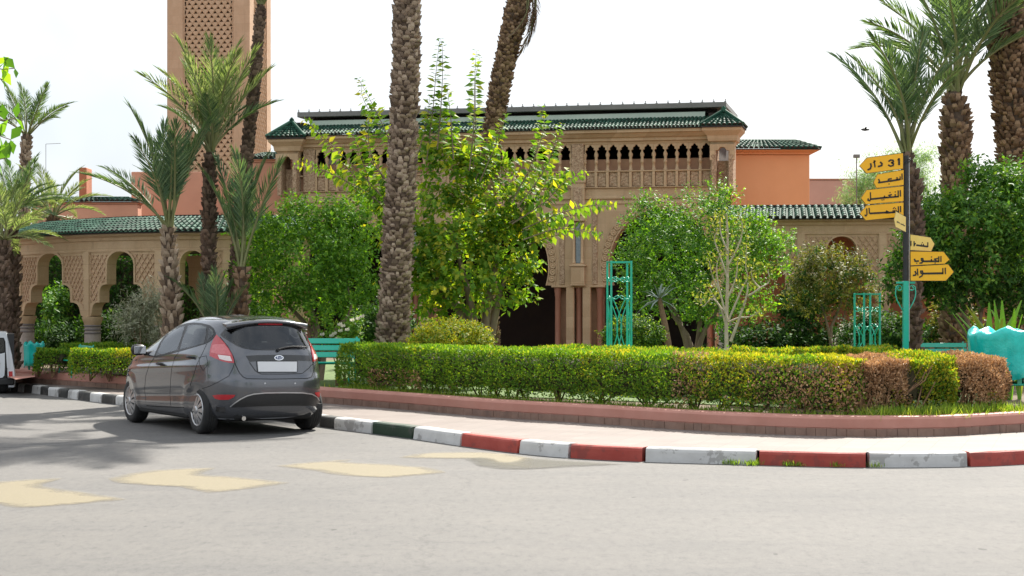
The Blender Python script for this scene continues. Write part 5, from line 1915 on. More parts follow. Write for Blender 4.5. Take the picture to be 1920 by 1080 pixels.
# agave-like plant with a leaning stem behind the trellis
t = thing('dragon_tree', 'spiky grey-leaved plant on a leaning orange stem, behind the round clipped bush', 'plant', GX(1258, 33.5, ZG))
mb = MB()
top = P(1236, 560, 33.5) - t.location
base_ = Vector((0, 0, -0.03))
mb.tube(smooth_path([base_, base_.lerp(top, 0.5) + Vector((0.04, 0, 0)), top], 10), [0.075, 0.07, 0.07, 0.065, 0.065, 0.06, 0.06, 0.055, 0.05, 0.045], 10)
mb.build('trunk', 'palm_boot_warm', t)
for k in range(26):
    az, el = k * 2.4, R(random.uniform(-25, 75))
    d_ = Vector((math.cos(az) * math.cos(el), math.sin(az) * math.cos(el), math.sin(el)))
    L_ = random.uniform(0.42, 0.62)
    sd = d_.cross(Vector((0, 0, 1))).normalized()
    lm = MB()
    lm.add([-sd * 0.022, sd * 0.022, d_ * L_ * 0.6 + sd * 0.018 + Vector((0, 0, -0.03)), d_ * L_ + Vector((0, 0, -0.12)), d_ * L_ * 0.6 - sd * 0.018 + Vector((0, 0, -0.03)), d_ * L_ * 0.6 + Vector((0, 0, -0.045))], [(0, 1, 2, 5), (0, 5, 4), (5, 2, 3), (5, 3, 4)])
    lm.build('leaf', 'blue_agave', t, loc=top)

# strap-leaved plant by the right-hand bin
t = thing('canna_plant', 'clump of tall bright strap leaves behind the large teal bag', 'plant', GX(1880, 24.6, ZG))
r = np.random.default_rng(9)
for k in range(30):
    az = r.uniform(0, 6.28)
    ln = r.uniform(1.0, 1.6)
    lean = r.uniform(0.1, 0.6)
    d_ = Vector((math.cos(az), math.sin(az), 0))
    sd = Vector((-math.sin(az), math.cos(az), 0))
    lm = MB()
    rows = []
    for i in range(6):
        u = i / 5
        c = d_ * (lean * ln * u ** 1.8) + Vector((0, 0, ln * (u - 0.25 * lean * u * u)))
        w_ = 0.062 * math.sin(math.pi * min(0.97, 0.15 + 0.8 * u))
        rows.append([c - sd * w_ , c + d_ * -0.01, c + sd * w_])
    lm.loft(rows)
    lm.build('leaf', 'citrus_leaf' if k % 3 else 'pale_yellow_leaf', t, loc=(r.normal(0, 0.10), r.normal(0, 0.10), 0))

# ------------------------------------------------------------------ broadleaf trees
tree('citrus_tree', 'dense bright green citrus tree between the grey car and the thickest palm trunk', 'tree', GX(600, 30.5, ZG),
     [PXE(575, 480, 105, 72, 30.5, 1.0), PXE(500, 470, 58, 42, 30.5, 0.7), PXE(640, 450, 62, 66, 30.5, 0.8), PXE(545, 420, 55, 36, 30.5, 0.5), PXE(510, 550, 62, 46, 30.5, 0.7), PXE(610, 560, 76, 40, 30.5, 0.8), PXE(665, 540, 46, 50, 30.5, 0.6), PXE(600, 395, 34, 26, 30.5, 0.4), PXE(475, 430, 36, 22, 30.5, 0.4), PXE(460, 520, 30, 30, 30.5, 0.4), PXE(555, 385, 22, 20, 30.5, 0.25), PXE(660, 395, 32, 24, 30.5, 0.35)],
     ['citrus_leaf'], 21000, 0.085, Wr=0.48, r0=0.06, limbs=[P(575, 560, 30.5), P(600, 540, 30.5), P(540, 520, 30.5), P(650, 530, 30.4)], seed=51, twig=0.26)

# large mulberry between and behind the two big palms, with long arching shoots
DM = 32.5
tm = tree('mulberry_tree', 'large yellow-green mulberry tree with long arching shoots, around the leaning palm', 'tree', GX(905, DM, ZG),
     [PXE(870, 500, 112, 66, DM, 1.0), PXE(955, 460, 56, 66, DM, 0.6), PXE(850, 420, 95, 70, DM, 0.7), PXE(930, 380, 84, 56, DM, 0.45), PXE(850, 330, 66, 56, DM, 0.35), PXE(800, 545, 70, 50, DM, 0.9), PXE(870, 560, 74, 30, DM, 0.6), PXE(960, 535, 30, 40, DM, 0.3), PXE(1000, 420, 46, 30, DM, 0.25), PXE(690, 370, 56, 30, DM, 0.22), PXE(740, 420, 50, 46, DM, 0.35), PXE(780, 480, 50, 60, DM, 0.7), PXE(1040, 340, 40, 18, DM, 0.12), PXE(820, 260, 30, 44, DM, 0.12), PXE(905, 300, 56, 30, DM, 0.14)],
     ['mulberry_leaf'], 10500, 0.145, Wr=0.62, r0=0.10, limbs=[P(850, 430, DM), P(930, 430, DM), P(800, 480, DM), P(980, 480, DM), P(720, 390, DM)], seed=52, twig=0.36, sag=0.35, jag=0.26)
def shoot(mb, lv, pts, D, org, Lf=0.11, seed=0, step=0.055, r0=0.014, dD=0.0):
    r = np.random.default_rng(seed)
    w = [np.array(P(x, y, D + dD * i / len(pts)) - org) for i, (x, y) in enumerate(pts)]
    path = by_length(smooth_path(w, 60), step=step)
    mb.tube([tuple(p) for p in path], list(np.linspace(r0, 0.003, len(path))), 5)
    n = len(path)
    p = np.repeat(path[2:], 2, axis=0)
    tg = nrm(np.repeat(np.gradient(path, axis=0)[2:], 2, axis=0))
    sd = nrm(np.cross(tg, np.array([[0.0, 1.0, 0.15]])) ) * np.tile([[1.0], [-1.0]], (len(path) - 2, 1))
    dr = nrm(sd + tg * 0.35 + r.normal(0, 0.35, p.shape) + np.array([0, 0, -0.35]))
    L = Lf * r.uniform(0.6, 1.15, len(p)) * np.interp(np.linspace(0, 1, len(p)), [0, 0.7, 1], [1, 0.95, 0.5])
    V, T = leaf_arrays(p, dr, nrm(r.normal(0, 0.5, p.shape) + np.array([0, -0.3, 1.0])), L, L * 0.6, fold=0.15)
    lv.append((V, T, 0))
sm_, lv = MB(), []
sh = [([(760, 330), (720, 240), (690, 180), (672, 148)], 1), ([(800, 300), (812, 200), (818, 130), (824, 78)], 2), ([(820, 280), (828, 180), (830, 100), (826, 72)], 3), ([(880, 320), (888, 240), (890, 150), (893, 95)], 4),
      ([(760, 420), (690, 340), (620, 270), (570, 225)], 5), ([(770, 440), (700, 370), (630, 330), (560, 300)], 6), ([(960, 380), (1000, 300), (1020, 240), (1015, 200)], 7), ([(970, 390), (1020, 320), (1040, 270), (1046, 235)], 8),
      ([(960, 420), (1020, 380), (1060, 340), (1100, 325)], 9), ([(980, 430), (1050, 400), (1110, 385), (1152, 388)], 10), ([(980, 450), (1040, 430), (1090, 430), (1130, 440)], 11), ([(780, 300), (800, 230), (806, 180)], 12), ([(700, 380), (680, 300), (660, 250)], 13), ([(900, 340), (930, 270), (950, 215)], 14), ([(740, 360), (700, 300), (690, 240), (700, 200)], 15), ([(850, 300), (845, 220), (838, 160)], 16)]
for pts, s_ in sh:
    for j in range(1 if s_ in (2, 3, 12, 16) else 2):
        shoot(sm_, lv, [(x + (random.uniform(-9, 9) if j else 0), y + (random.uniform(-6, 14) if j else 0)) for x, y in pts], DM - 0.6 + 0.25 * j, tm.location, seed=s_ * 7 + j, Lf=0.19, step=0.075)
sm_.build('branch', 'bark', tm)
leaves_obj('leaves', lv, ['mulberry_leaf'], tm)

tree('orange_tree', 'dense dark green orange tree in front of the right pavilion arch', 'tree', GX(1300, 35.5, ZG),
     [PXE(1260, 480, 88, 78, 35.5, 1.0), PXE(1310, 420, 74, 60, 35.5, 0.9), PXE(1220, 430, 52, 52, 35.5, 0.7), PXE(1350, 380, 36, 36, 35.5, 0.4), PXE(1210, 385, 34, 20, 35.5, 0.3), PXE(1280, 555, 84, 40, 35.5, 0.9), PXE(1380, 470, 62, 66, 35.5, 0.8), PXE(1440, 480, 44, 40, 35.5, 0.5), PXE(1420, 440, 40, 30, 35.5, 0.4), PXE(1470, 455, 26, 20, 35.5, 0.3), PXE(1180, 490, 34, 40, 35.5, 0.4), PXE(1400, 560, 56, 40, 35.5, 0.6), PXE(1420, 410, 22, 16, 35.5, 0.2), PXE(1205, 550, 44, 36, 35.5, 0.4), PXE(1340, 585, 54, 30, 35.5, 0.4)],
     ['orange_leaf', 'citrus_leaf'], 25000, 0.085, Wr=0.45, r0=0.07, limbs=[P(1260, 560, 35.5), P(1310, 540, 35.5), P(1360, 530, 35.5), P(1220, 520, 35.5)], seed=53, twig=0.28, pick=lambda p, r: (p[:, 0] * 0.9 + r.normal(0, 0.4, len(p)) > 0.75).astype(int))

tree('olive_tree', 'small dull olive-green tree before the straight arcade, behind the small trellis', 'tree', GX(1566, 37.5, ZG),
     [PXE(1550, 520, 66, 52, 37.5, 0.8), PXE(1600, 545, 48, 44, 37.5, 0.6), PXE(1520, 560, 48, 38, 37.5, 0.6), PXE(1545, 485, 46, 26, 37.5, 0.5), PXE(1510, 510, 30, 34, 37.5, 0.4), PXE(1610, 500, 22, 26, 37.5, 0.3)],
     ['olive_leaf', 'dark_leaf'], 11000, 0.085, Wr=0.4, r0=0.045, limbs=[P(1555, 540, 37.5), P(1590, 560, 37.5), P(1530, 560, 37.5)], seed=54, twig=0.26, pick=lambda p, r: (r.random(len(p)) < 0.35).astype(int))

tree('broadleaf_tree', 'big dark glossy-leaved tree with several trunks behind the signpost arrows', 'tree', GX(1828, 29.5, ZG),
     [PXE(1800, 430, 90, 70, 29.5, 1.1), PXE(1870, 400, 80, 66, 29.5, 1.1), PXE(1850, 500, 90, 60, 29.5, 1.1), PXE(1760, 500, 66, 60, 29.5, 0.9), PXE(1720, 470, 44, 50, 29.5, 0.6), PXE(1930, 470, 60, 90, 29.5, 0.9), PXE(1860, 340, 50, 34, 29.5, 0.6), PXE(1910, 350, 40, 50, 29.5, 0.6), PXE(1760, 400, 50, 40, 29.5, 0.6), PXE(1800, 545, 80, 34, 29.5, 0.8), PXE(1690, 530, 44, 40, 29.5, 0.5), PXE(1700, 485, 40, 24, 29.5, 0.35), PXE(1830, 320, 26, 18, 29.5, 0.3), PXE(1900, 560, 60, 34, 29.5, 0.6)],
     ['dark_leaf', 'orange_leaf'], 27000, 0.10, Wr=0.5, r0=0.055, fork=0.35, limbs=[P(1770, 540, 29.5), P(1800, 520, 29.3), P(1830, 510, 29.5), P(1850, 530, 29.6), P(1880, 520, 29.5), P(1740, 540, 29.5)], seed=55, twig=0.3, pick=lambda p, r: ((p[:, 2] > 1.9 + r.normal(0, 0.4, len(p)))).astype(int))

# bare pale-branched young tree before the orange tree
tf_ = thing('young_frangipani_tree', 'sparse young tree with pale bare branches and yellow leaf tufts, before the orange tree', 'tree', GX(1372, 27.0, ZG))
mb, lv = MB(), []
DB = 27.0
br = [[(1362, 660), (1362, 600), (1364, 520), (1364, 440), (1362, 400)], [(1363, 620), (1352, 580), (1335, 560), (1318, 575), (1312, 560)], [(1364, 600), (1348, 540), (1344, 500), (1352, 470)], [(1366, 600), (1392, 540), (1402, 520), (1398, 500), (1400, 460)], [(1370, 640), (1385, 600), (1400, 555), (1402, 530)], [(1402, 556), (1425, 540), (1442, 528), (1440, 505)], [(1425, 541), (1412, 525), (1408, 505)], [(1366, 604), (1385, 596), (1405, 594), (1424, 585)], [(1364, 520), (1350, 480), (1340, 450), (1345, 425)], [(1364, 500), (1385, 460), (1392, 430), (1388, 405)], [(1362, 590), (1340, 560), (1330, 540)], [(1364, 470), (1352, 440), (1350, 410)], [(1364, 560), (1380, 520), (1384, 480)], [(1348, 545), (1335, 515), (1330, 490)]]
r = np.random.default_rng(77)
for k, pts in enumerate(br):
    w = [np.array(P(x, y, DB + 0.05 * math.sin(k * 2.1 + i)) - tf_.location) for i, (x, y) in enumerate(pts)]
    w0 = 0.032 if k == 0 else (0.026 if k == 4 else 0.016)
    path = smooth_path(w, 14)
    mb.tube([tuple(q) for q in path], list(np.linspace(w0, w0 * 0.4, 14)), 6)
    m = 26 if k not in (0, 4) else 18
    tip = path[-1]
    p = tip + r.normal(0, 0.09, (m, 3)) * np.array([1, 1, 0.9])
    mid = path[r.integers(6, 14, m // 2)] + r.normal(0, 0.05, (m // 2, 3))
    p = np.concatenate([p, mid])
    L = r.uniform(0.05, 0.10, len(p))
    V, T = leaf_arrays(p, nrm(rand_unit(len(p), r) + np.array([0, 0, 0.4])), rand_unit(len(p), r), L, L * 0.45)
    lv.append((V, T, 0))
mb.build('trunk', 'pale_bark', tf_)
leaves_obj('leaves', lv, ['pale_yellow_leaf'], tf_)

# airy tree far behind
tree('pepper_tree', 'feathery pale green tree beyond the straight arcade roof, behind the yellow arrows', 'tree', GX(1655, 58, ZG),
     [PXE(1640, 320, 46, 36, 58, 0.7), PXE(1610, 350, 36, 34, 58, 0.6), PXE(1690, 300, 50, 34, 58, 0.7), PXE(1725, 340, 40, 46, 58, 0.6), PXE(1660, 370, 60, 36, 58, 0.8), PXE(1590, 375, 22, 20, 58, 0.4), PXE(1735, 290, 24, 22, 58, 0.4)],
     ['pepper_leaf'], 12000, 0.16, Wr=0.16, r0=0.12, limbs=[P(1640, 360, 58), P(1690, 350, 58), P(1610, 370, 58)], seed=56, twig=0.55, sag=0.9, shell=0.1, jag=0.35)

# dark planting seen through and behind the arcades
for k, (x, y, rx, ry, D, lf, lab) in enumerate([
        (106, 575, 17, 36, 40.6, 'orange_leaf', 'bright green bush seen through the first arch of the curved arcade'),
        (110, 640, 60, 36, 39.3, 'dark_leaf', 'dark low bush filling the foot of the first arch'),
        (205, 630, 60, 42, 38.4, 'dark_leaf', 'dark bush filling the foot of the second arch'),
        (1430, 636, 90, 26, 38.6, 'dark_leaf', 'dark low bush below the orange tree, left of the small olive tree'),
        (1560, 640, 90, 26, 38.8, 'dark_leaf', 'dark low bush around the foot of the small olive tree'),
        (1690, 632, 60, 40, 34.0, 'dark_leaf', 'dark bush behind the green foot of the signpost'),
        (1500, 575, 40, 44, 39.4, 'dark_leaf', 'dark upright bush against a striped arcade column'),
        (1790, 610, 40, 44, 34.0, 'olive_leaf', 'dull green bush between the trunks of the big dark tree'),
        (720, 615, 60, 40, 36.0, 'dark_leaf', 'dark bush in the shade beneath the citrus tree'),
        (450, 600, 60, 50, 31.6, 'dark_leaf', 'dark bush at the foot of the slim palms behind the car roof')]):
    shrub('garden_bush', lab, 'bush', GX(x, D, ZG), [PXE(x, y, rx, ry, D, 0.7)], [lf], int(1500 + rx * ry * 0.9), 0.11, seed=60 + k, twig=0.3, jag=0.3, shell=0.3, stem_m='dark_twig')

# ------------------------------------------------------------------ palms
def pts_at(pp, D):
    return [P(x, y, D) for x, y in pp]

def ground_top(pp, D):
    pts = [P(x, y, D) for x, y in pp]
    b = GX(pp[0][0], D, ZG - 0.05)
    return [b] + pts

# thickest trunk, crown above the picture
palm('thickest palm trunk, flaring downwards, between the citrus and mulberry trees', GX(734, 28.6, ZG),
     ground_top([(735, 640), (743, 520), (748, 400), (755, 280), (761, 140), (762, 0), (760, -80), (758, -150)], 28.6), [0.264, 0.248, 0.232, 0.22, 0.21, 0.206, 0.2, 0.2, 0.208],
     ring(26, [82, 70, 55, 40, 22], 2.6, 'palm_frond', 1, vs=(0, 0, 1)), ('palm_boot', 0.095, 0.058, 0.036), seed=1)
# leaning trunk with hanging dead fronds
lp = palm('leaning palm trunk with dead fronds hanging under its crown, amid the mulberry tree', GX(918, 36.5, ZG),
     ground_top([(920, 640), (917, 560), (914, 440), (916, 340), (924, 240), (940, 150), (960, 60), (985, -60), (1010, -240)], 36.5), [0.174, 0.167, 0.155, 0.155, 0.167, 0.185, 0.196, 0.222, 0.244, 0.244],
     ring(24, [80, 60, 30, 5], 2.6, 'palm_frond', 2, vs=(1, 2, 3)), ('palm_boot_warm', 0.095, 0.055, 0.036), seed=2)
tl = P(985, -25, 36.5) - lp.location
for k, (dx, az, el, ln) in enumerate([(0.10, 0.2, -78, 1.2), (0.16, -0.4, -82, 1.5), (0.2, -0.9, -74, 0.9), (0.05, 0.6, -80, 1.1), (0.22, 0.1, -86, 1.0), (0.0, -1.3, -78, 0.8)]):
    put_frond(lp, tl + Vector((dx, -0.18, 0.1 - 0.05 * k)), az, R(el), ln, 'palm_dead', k % 4, name='dead_frond')
# slim tall palm in front of the minaret
palm('slim tall palm with ringed bark leaning across the right edge of the minaret', GX(436, 30.5, ZG),
     ground_top([(436, 640), (444, 500), (452, 400), (466, 260), (478, 150), (484, 70), (487, 35), (490, 8)], 30.5), [0.126, 0.122, 0.118, 0.111, 0.1, 0.089, 0.078, 0.092, 0.037],
     ring(15, [86, 78, 68, 55], 1.5, 'palm_frond_sunlit', 3, vs=(0, 0, 1)) , ('palm_boot_dark', 0.09, 0.045, 0.02), seed=3)
# leafy palm before the minaret
e_ = ring(13, [89, 85, 80, 74, 68], 1.72, 'palm_frond_sunlit', 4, vs=(0, 0, 1)) + ring(4, [64, 50], 1.35, 'palm_frond', 14, vs=(1, 1))
palm('leafy palm with a tall upright crown in front of the minaret', GX(393, 29.8, ZG),
     ground_top([(392, 640), (392, 500), (392, 400), (393, 315), (394, 285)], 29.8), [0.109, 0.102, 0.099, 0.102, 0.088, 0.075], e_, ('palm_boot_dark', 0.085, 0.06, 0.04), seed=4)
# palm left of the minaret with pale boots
palm('palm with a pale shaggy trunk left of the minaret, dark fronds fanning up', GX(328, 29.2, ZG),
     ground_top([(324, 640), (322, 560), (318, 500), (316, 440), (316, 425)], 29.2), [0.144, 0.144, 0.141, 0.114, 0.076, 0.068],
     [(az, max(el, R(80)) if math.cos(az) > 0.1 else el, ln, m, v) for az, el, ln, m, v in ring(13, [86, 80, 72, 62, 54], 1.85, 'palm_frond', 5, jl=0.14, vs=(0, 0, 1))], ('palm_boot_pale', 0.09, 0.085, 0.05), seed=5)
# low young palms beside it
palm('young stemless palm with dark fronds standing against the leafy palm trunk', GX(404, 29.2, ZG), ground_top([(404, 690), (404, 640)], 29.2), [0.12, 0.12, 0.1],
     ring(7, [88, 84, 80, 76], 1.15, 'palm_frond', 6, vs=(0, 1)), ('palm_boot_warm', 0.08, 0.08, 0.04), seed=6)
palm('young palm with tall dark fronds between the leafy palm and the slim palm', GX(452, 29.4, ZG), ground_top([(452, 660), (452, 560), (453, 500)], 29.4), [0.11, 0.11, 0.10, 0.09],
     ring(7, [89, 87, 85, 82], 1.75, 'palm_frond', 7, vs=(0, 0)), ('palm_boot_warm', 0.08, 0.07, 0.05), seed=7)
# left edge cluster
palm('small-crowned tall palm, topmost of the cluster left of the far salmon wall', GX(44, 46, ZG), ground_top([(46, 560), (46, 400), (48, 300), (50, 252)], 46), [0.15, 0.14, 0.12, 0.11, 0.12],
     ring(14, [86, 70, 55, 35], 1.45, 'palm_frond', 8, vs=(0, 1)), ('palm_boot', 0.09, 0.07, 0.04), seed=8)
palm('palm with a wide drooping crown before the far salmon wall', GX(92, 43, ZG), ground_top([(92, 620), (96, 520), (98, 430), (98, 405)], 43), [0.17, 0.16, 0.15, 0.15, 0.13],
     ring(22, [82, 65, 50, 30, 5, -20], 1.3, 'palm_frond_sunlit', 9, vs=(1, 2, 3)), ('palm_boot_warm', 0.09, 0.08, 0.05), seed=9)
palm('dark-fronded palm at the left picture edge, above the white vehicle', GX(22, 35, ZG), ground_top([(24, 640), (24, 520), (22, 440), (22, 400)], 35), [0.12, 0.115, 0.11, 0.11, 0.1],
     ring(20, [85, 65, 50, 30], 1.15, 'palm_frond', 10, vs=(0, 1, 2)), ('palm_boot_dark', 0.09, 0.08, 0.06), seed=10)
palm('palm with pale sunlit fronds at the left picture edge, lower than its neighbours', GX(0, 33.8, ZG), ground_top([(2, 640), (2, 540), (4, 470), (6, 450)], 33.8), [0.11, 0.11, 0.11, 0.11, 0.1],
     ring(20, [84, 70, 55, 38, 20], 1.12, 'palm_frond_sunlit', 11, vs=(0, 1, 2)), ('palm_boot_dark', 0.09, 0.08, 0.06), seed=11)
# right-hand palms
palm('palm with a swollen shaggy trunk-head above the big dark tree', GX(1788, 33, ZG), ground_top([(1788, 560), (1788, 440), (1788, 360), (1791, 300), (1792, 230), (1790, 190), (1789, 172)], 33), [0.22, 0.21, 0.2, 0.20, 0.235, 0.245, 0.17, 0.10],
     ring(15, [87, 80, 72, 62, 50], 2.5, 'palm_frond', 12, vs=(0, 1, 2)), ('palm_boot_warm', 0.10, 0.085, 0.06), seed=12)
palm('thick rough palm trunk at the right picture edge', GX(1902, 33.5, ZG), ground_top([(1903, 600), (1903, 460), (1902, 330), (1901, 260), (1900, 200), (1895, 100), (1892, -20), (1890, -190)], 33.5), [0.31, 0.30, 0.295, 0.285, 0.295, 0.345, 0.36, 0.35, 0.34],
     ring(24, [84, 74, 64, 54, 46], 2.6, 'palm_frond', 13, vs=(0, 0, 1)), ('palm_boot_warm', 0.10, 0.075, 0.06), seed=13)
palm('palm with a dark stem and fine upright crown directly behind the signpost', GX(1712, 28, ZG), ground_top([(1712, 640), (1714, 540), (1713, 430), (1708, 340), (1701, 300), (1699, 285)], 28), [0.115, 0.11, 0.10, 0.115, 0.125, 0.06, 0.045],
     ring(12, [89, 84, 79, 72, 64], 1.95, 'palm_frond', 15, jl=0.12, vs=(0, 1, 1)), ('palm_boot_dark', 0.085, 0.07, 0.06), seed=15)

# overhanging branch at the upper left: a broadleaf tree whose trunk stands outside the view
tb = thing('overhanging_tree', 'broad-leaved tree reaching a few large leaves into the upper left corner', 'tree', (-4.3, 11.0, 0))
mb, lv = MB(), []
mb.tube(smooth_path([(0, 0, -0.05), (0.05, 0, 1.2), (0.0, 0.05, 2.4), (0.1, 0, 3.6)], 12), list(np.linspace(0.11, 0.05, 12)), 8)
sh2 = [[(-180, 40), (-80, 100), (-10, 128), (28, 128)], [(-180, 180), (-90, 190), (-20, 225), (30, 222)], [(-180, 180), (-100, 230), (-30, 245), (20, 262)], [(-160, 260), (-80, 280), (-20, 300), (12, 296)], [(-180, 120), (-90, 150), (-30, 140), (6, 150)]]
mb.build('trunk', 'bark', tb)
sb = MB()
for k, pts in enumerate(sh2):
    shoot(sb, lv, pts, 11.0, tb.location, Lf=0.19, seed=90 + k, step=0.075, r0=0.008)
sb.build('branch', 'bark', tb)
cl = [((-0.9, 0.2, 3.3), (0.9, 0.8, 0.8)), ((-0.2, 0.3, 4.4), (0.9, 0.9, 0.8)), ((-0.9, -0.2, 2.5), (0.5, 0.6, 0.5))]
crown('crown', cl, ['mulberry_leaf'], 2600, 0.13, Wr=0.6, parent=tb, seed=93, twig=0.35)
leaves_obj('leaves', lv, ['citrus_leaf'], tb)
pit = MB()
pit.lathe([(0.0, 0.012), (0.55, 0.012), (0.55, 0.006)], 20, (-4.3, 11.0, 0))
tag(pit.build('tree_pit', 'soil'), kind='structure')

# grass and weeds
hp = bpath(640, 1930, 0.36)
tufts('grass', [tuple(q) for q in hp], 'grass_blade', 5200, 0.15, 0.07)
hp = bpath(1640, 1940, 0.33)
tufts('grass', [tuple(q) for q in hp], 'grass_blade', 3200, 0.22, 0.10)
hp = bpath(610, 660, 0.5)
tufts('grass', [tuple(q) for q in hp] + [tuple(GX(632, 27.2)[:2])], 'grass_blade', 1500, 0.16, 0.12)
ws = [tuple(G(x, y)[:2]) for x, y in ((1412, 873), (1418, 872), (1404, 873), (1480, 874), (1486, 874), (1495, 874), (1360, 871), (1380, 872), (1570, 876), (1640, 877))]
tufts('weeds', ws, 'grass_blade', 420, 0.085, 0.035, z=0.0)
# ------------------------------------------------------------------ street furniture
# wrought trellis towers
def trellis(label, px, D, z1, rz):
    t = thing('trellis_tower', label, 'trellis', GX(px, D, ZG), rz, 'green metal trellis towers')
    w, h = 0.165, z1 - ZG
    for sx in (-1, 1):
        for sy in (-1, 1):
            mb = MB()
            mb.bbox(sx * w - 0.016, sx * w + 0.016, sy * w - 0.016, sy * w + 0.016, 0, h, 0.004)
            mb.build('post', 'green_enamel', t)
    for k in range(4):
        M = Matrix.Rotation(R(90 * k), 4, 'Z')
        mb = MB()
        mb.box(-w + 0.017, w - 0.017, -w - 0.012, -w + 0.012, h - 0.03, h - 0.006, 0, M)
        mb.build('rail', 'green_enamel', t)
        for zz in (h - 0.30, h - 0.58, 0.42):
            for s in (-1, 1):
                if zz == h - 0.58 and s == 1:
                    continue
                mb = MB()
                pts = [M @ Vector((-w + 0.015 + (2 * w - 0.03) * i / 14, -w, zz + s * 0.028 * math.sin(2 * math.pi * i / 14 * 1.5) + s * 0.012)) for i in range(15)]
                mb.tube(pts, 0.007, 6)
                mb.build('scroll', 'green_enamel', t)
        for s in (-1, 1):
            mb = MB()
            a, b = h - 0.60, 0.45
            pts = [M @ Vector((s * (w - 0.02) * (1 - 1.05 * math.sin(math.pi * i / 14) ** 1.0), -w, a + (b - a) * i / 14)) for i in range(15)]
            mb.tube(pts, 0.009, 6)
            mb.build('bow', 'green_enamel', t)
    return t
trellis('taller-looking green metal trellis tower in front of the orange tree', 1161, 28.6, 2.33, R(8))
trellis('green metal trellis tower beside the olive tree, half hidden by white flowers', 1626, 32.2, 1.83, R(20))

# signpost with street-name arrows
DS = 24.5
sp = thing('signpost', 'street signpost of yellow arrow plates with Arabic lettering on a black pole', 'signpost', GX(1698, DS, ZG))
SO = sp.location.copy()
def S(zx, zy, o=0.0):
    """a point read off the enlarged view of the signs, on the plane through the post"""
    return P(1560 + zx / 3.483, 250 + zy / 3.483, DS) + Vector((0, o, 0)) - SO
zpx = lambda y: EYE - (y - HY) / F * DS - ZG
mb = MB()
mb.bbox(-0.038, 0.038, -0.038, 0.038, -0.05, zpx(527), 0.006)
mb.build('base_pole', 'green_enamel', sp)
mb = MB()
mb.tube([(0, 0, zpx(526)), (0, 0, zpx(296))], 0.037, 12)
mb.build('pole', 'black_metal', sp)
mb = MB()
mb.tube([(0, 0, zpx(296)), (0, 0, zpx(292))], 0.045, 12)
mb.build('pole_cap', 'black_metal', sp)
mb = MB()
mb.bbox(-0.13, 0.13, -0.02, 0.02, zpx(532), zpx(528), 0.004)
mb.build('crossbar', 'green_enamel', sp)
for s in (-1, 1):
    mb = MB()
    pts = []
    for i in range(26):
        u = i / 25
        if u < 0.55:
            v = u / 0.55
            pts.append((s * (0.04 + 0.10 * math.sin(v * math.pi * 0.62) ** 1.0), zpx(582) + (zpx(541) - zpx(582)) * v))
        else:
            v = (u - 0.55) / 0.45
            a = R(20 + 420 * v)
            rr = 0.05 * (1 - 0.62 * v)
            pts.append((s * (0.088 + rr * math.cos(a)), zpx(541) + 0.002 + rr * math.sin(a) * 0.9))
    mb.tube([(x, 0, z) for x, z in pts], 0.0085, 6)
    mb.build('scroll', 'green_enamel', sp)
mb = MB()
mb.tube([(0.046, -0.02, zpx(640)), (0.046, -0.02, zpx(500)), (0.048, -0.02, zpx(400)), (0.044, -0.02, zpx(300))], 0.006, 6)
mb.build('cable', 'cable', sp)
# wire loops on top
mb = MB()
for k in range(5):
    a0 = k * 1.3
    mb.tube([(0.02 + 0.05 * math.cos(a0 + w) , 0.05 * math.sin(a0), zpx(302) + 0.035 * math.sin(w)) for w in np.linspace(0, 6.0, 14)], 0.005, 5)
mb.build('wire', 'black_metal', sp)

def sign(poly, m, strokes, o=-0.045, lean=0.0, label=None):
    mb = MB()
    cx_ = sum(p[0] for p in poly) / len(poly)
    def tr(a, b, d):
        q = S(a, b, 0)
        q.y += o - d + lean * (a - 487) / 3.483 * DS / F
        return q
    pl = poly
    area = sum(pl[i][0] * pl[(i + 1) % len(pl)][1] - pl[(i + 1) % len(pl)][0] * pl[i][1] for i in range(len(pl)))
    if area > 0:
        pl = pl[::-1]
    mb.prism(pl, tr, -0.012, 0.0)
    plate = mb.build('sign_plate', m, sp, fix=True)
    if label:
        plate['label'] = label
    c = (sum(p[0] for p in pl) / len(pl), sum(p[1] for p in pl) / len(pl))
    bm_ = MB()
    inn = [(c[0] + (x - c[0]) * 0.975, c[1] + (y - c[1]) * 0.95) for x, y in pl]
    n = len(pl)
    for i in range(n):
        a, b = pl[i], pl[(i + 1) % n]
        a2, b2 = inn[i], inn[(i + 1) % n]
        bm_.add([tr(*a, 0.002), tr(*b, 0.002), tr(*b2, 0.002), tr(*a2, 0.002)], [(0, 1, 2, 3)])
    bm_.build('sign_border', 'sign_ink', plate)
    lm = MB()
    for st in strokes:
        w = st[0]
        pts = st[1:]
        for i in range(len(pts) - 1):
            a, b = Vector(pts[i]), Vector(pts[i + 1])
            d_ = b - a
            if d_.length < 1e-6:
                continue
            nn_ = Vector((-d_.y, d_.x)).normalized() * w / 2
            e = d_.normalized() * w * 0.28
            q = [a - e + nn_, a - e - nn_, b + e - nn_, b + e + nn_]
            lm.add([tr(p.x, p.y, 0.0045 + 0.0004 * (i % 3)) for p in q], [(0, 1, 2, 3)])
    if strokes:
        lm.build('lettering', 'sign_ink', plate)
    return plate
dot = lambda x, y, s=7: (s, (x - 1.5, y), (x + 1.5, y))
sign([(463, 127), (463, 233), (220, 265), (173, 215), (222, 160)], 'sign_yellow',
     [(13, (433, 168), (433, 206)), (7, (424, 176), (433, 166)), (10, (366, 184), (378, 176), (394, 178), (396, 188), (384, 194)), (10, (384, 194), (397, 200), (394, 212), (376, 216), (364, 209)),
      (11, (312, 190), (322, 200), (320, 212), (298, 218)), (9, (272, 180), (276, 222)), (8, (266, 192), (278, 182)), (11, (248, 200), (251, 216), (246, 232), (230, 240))])
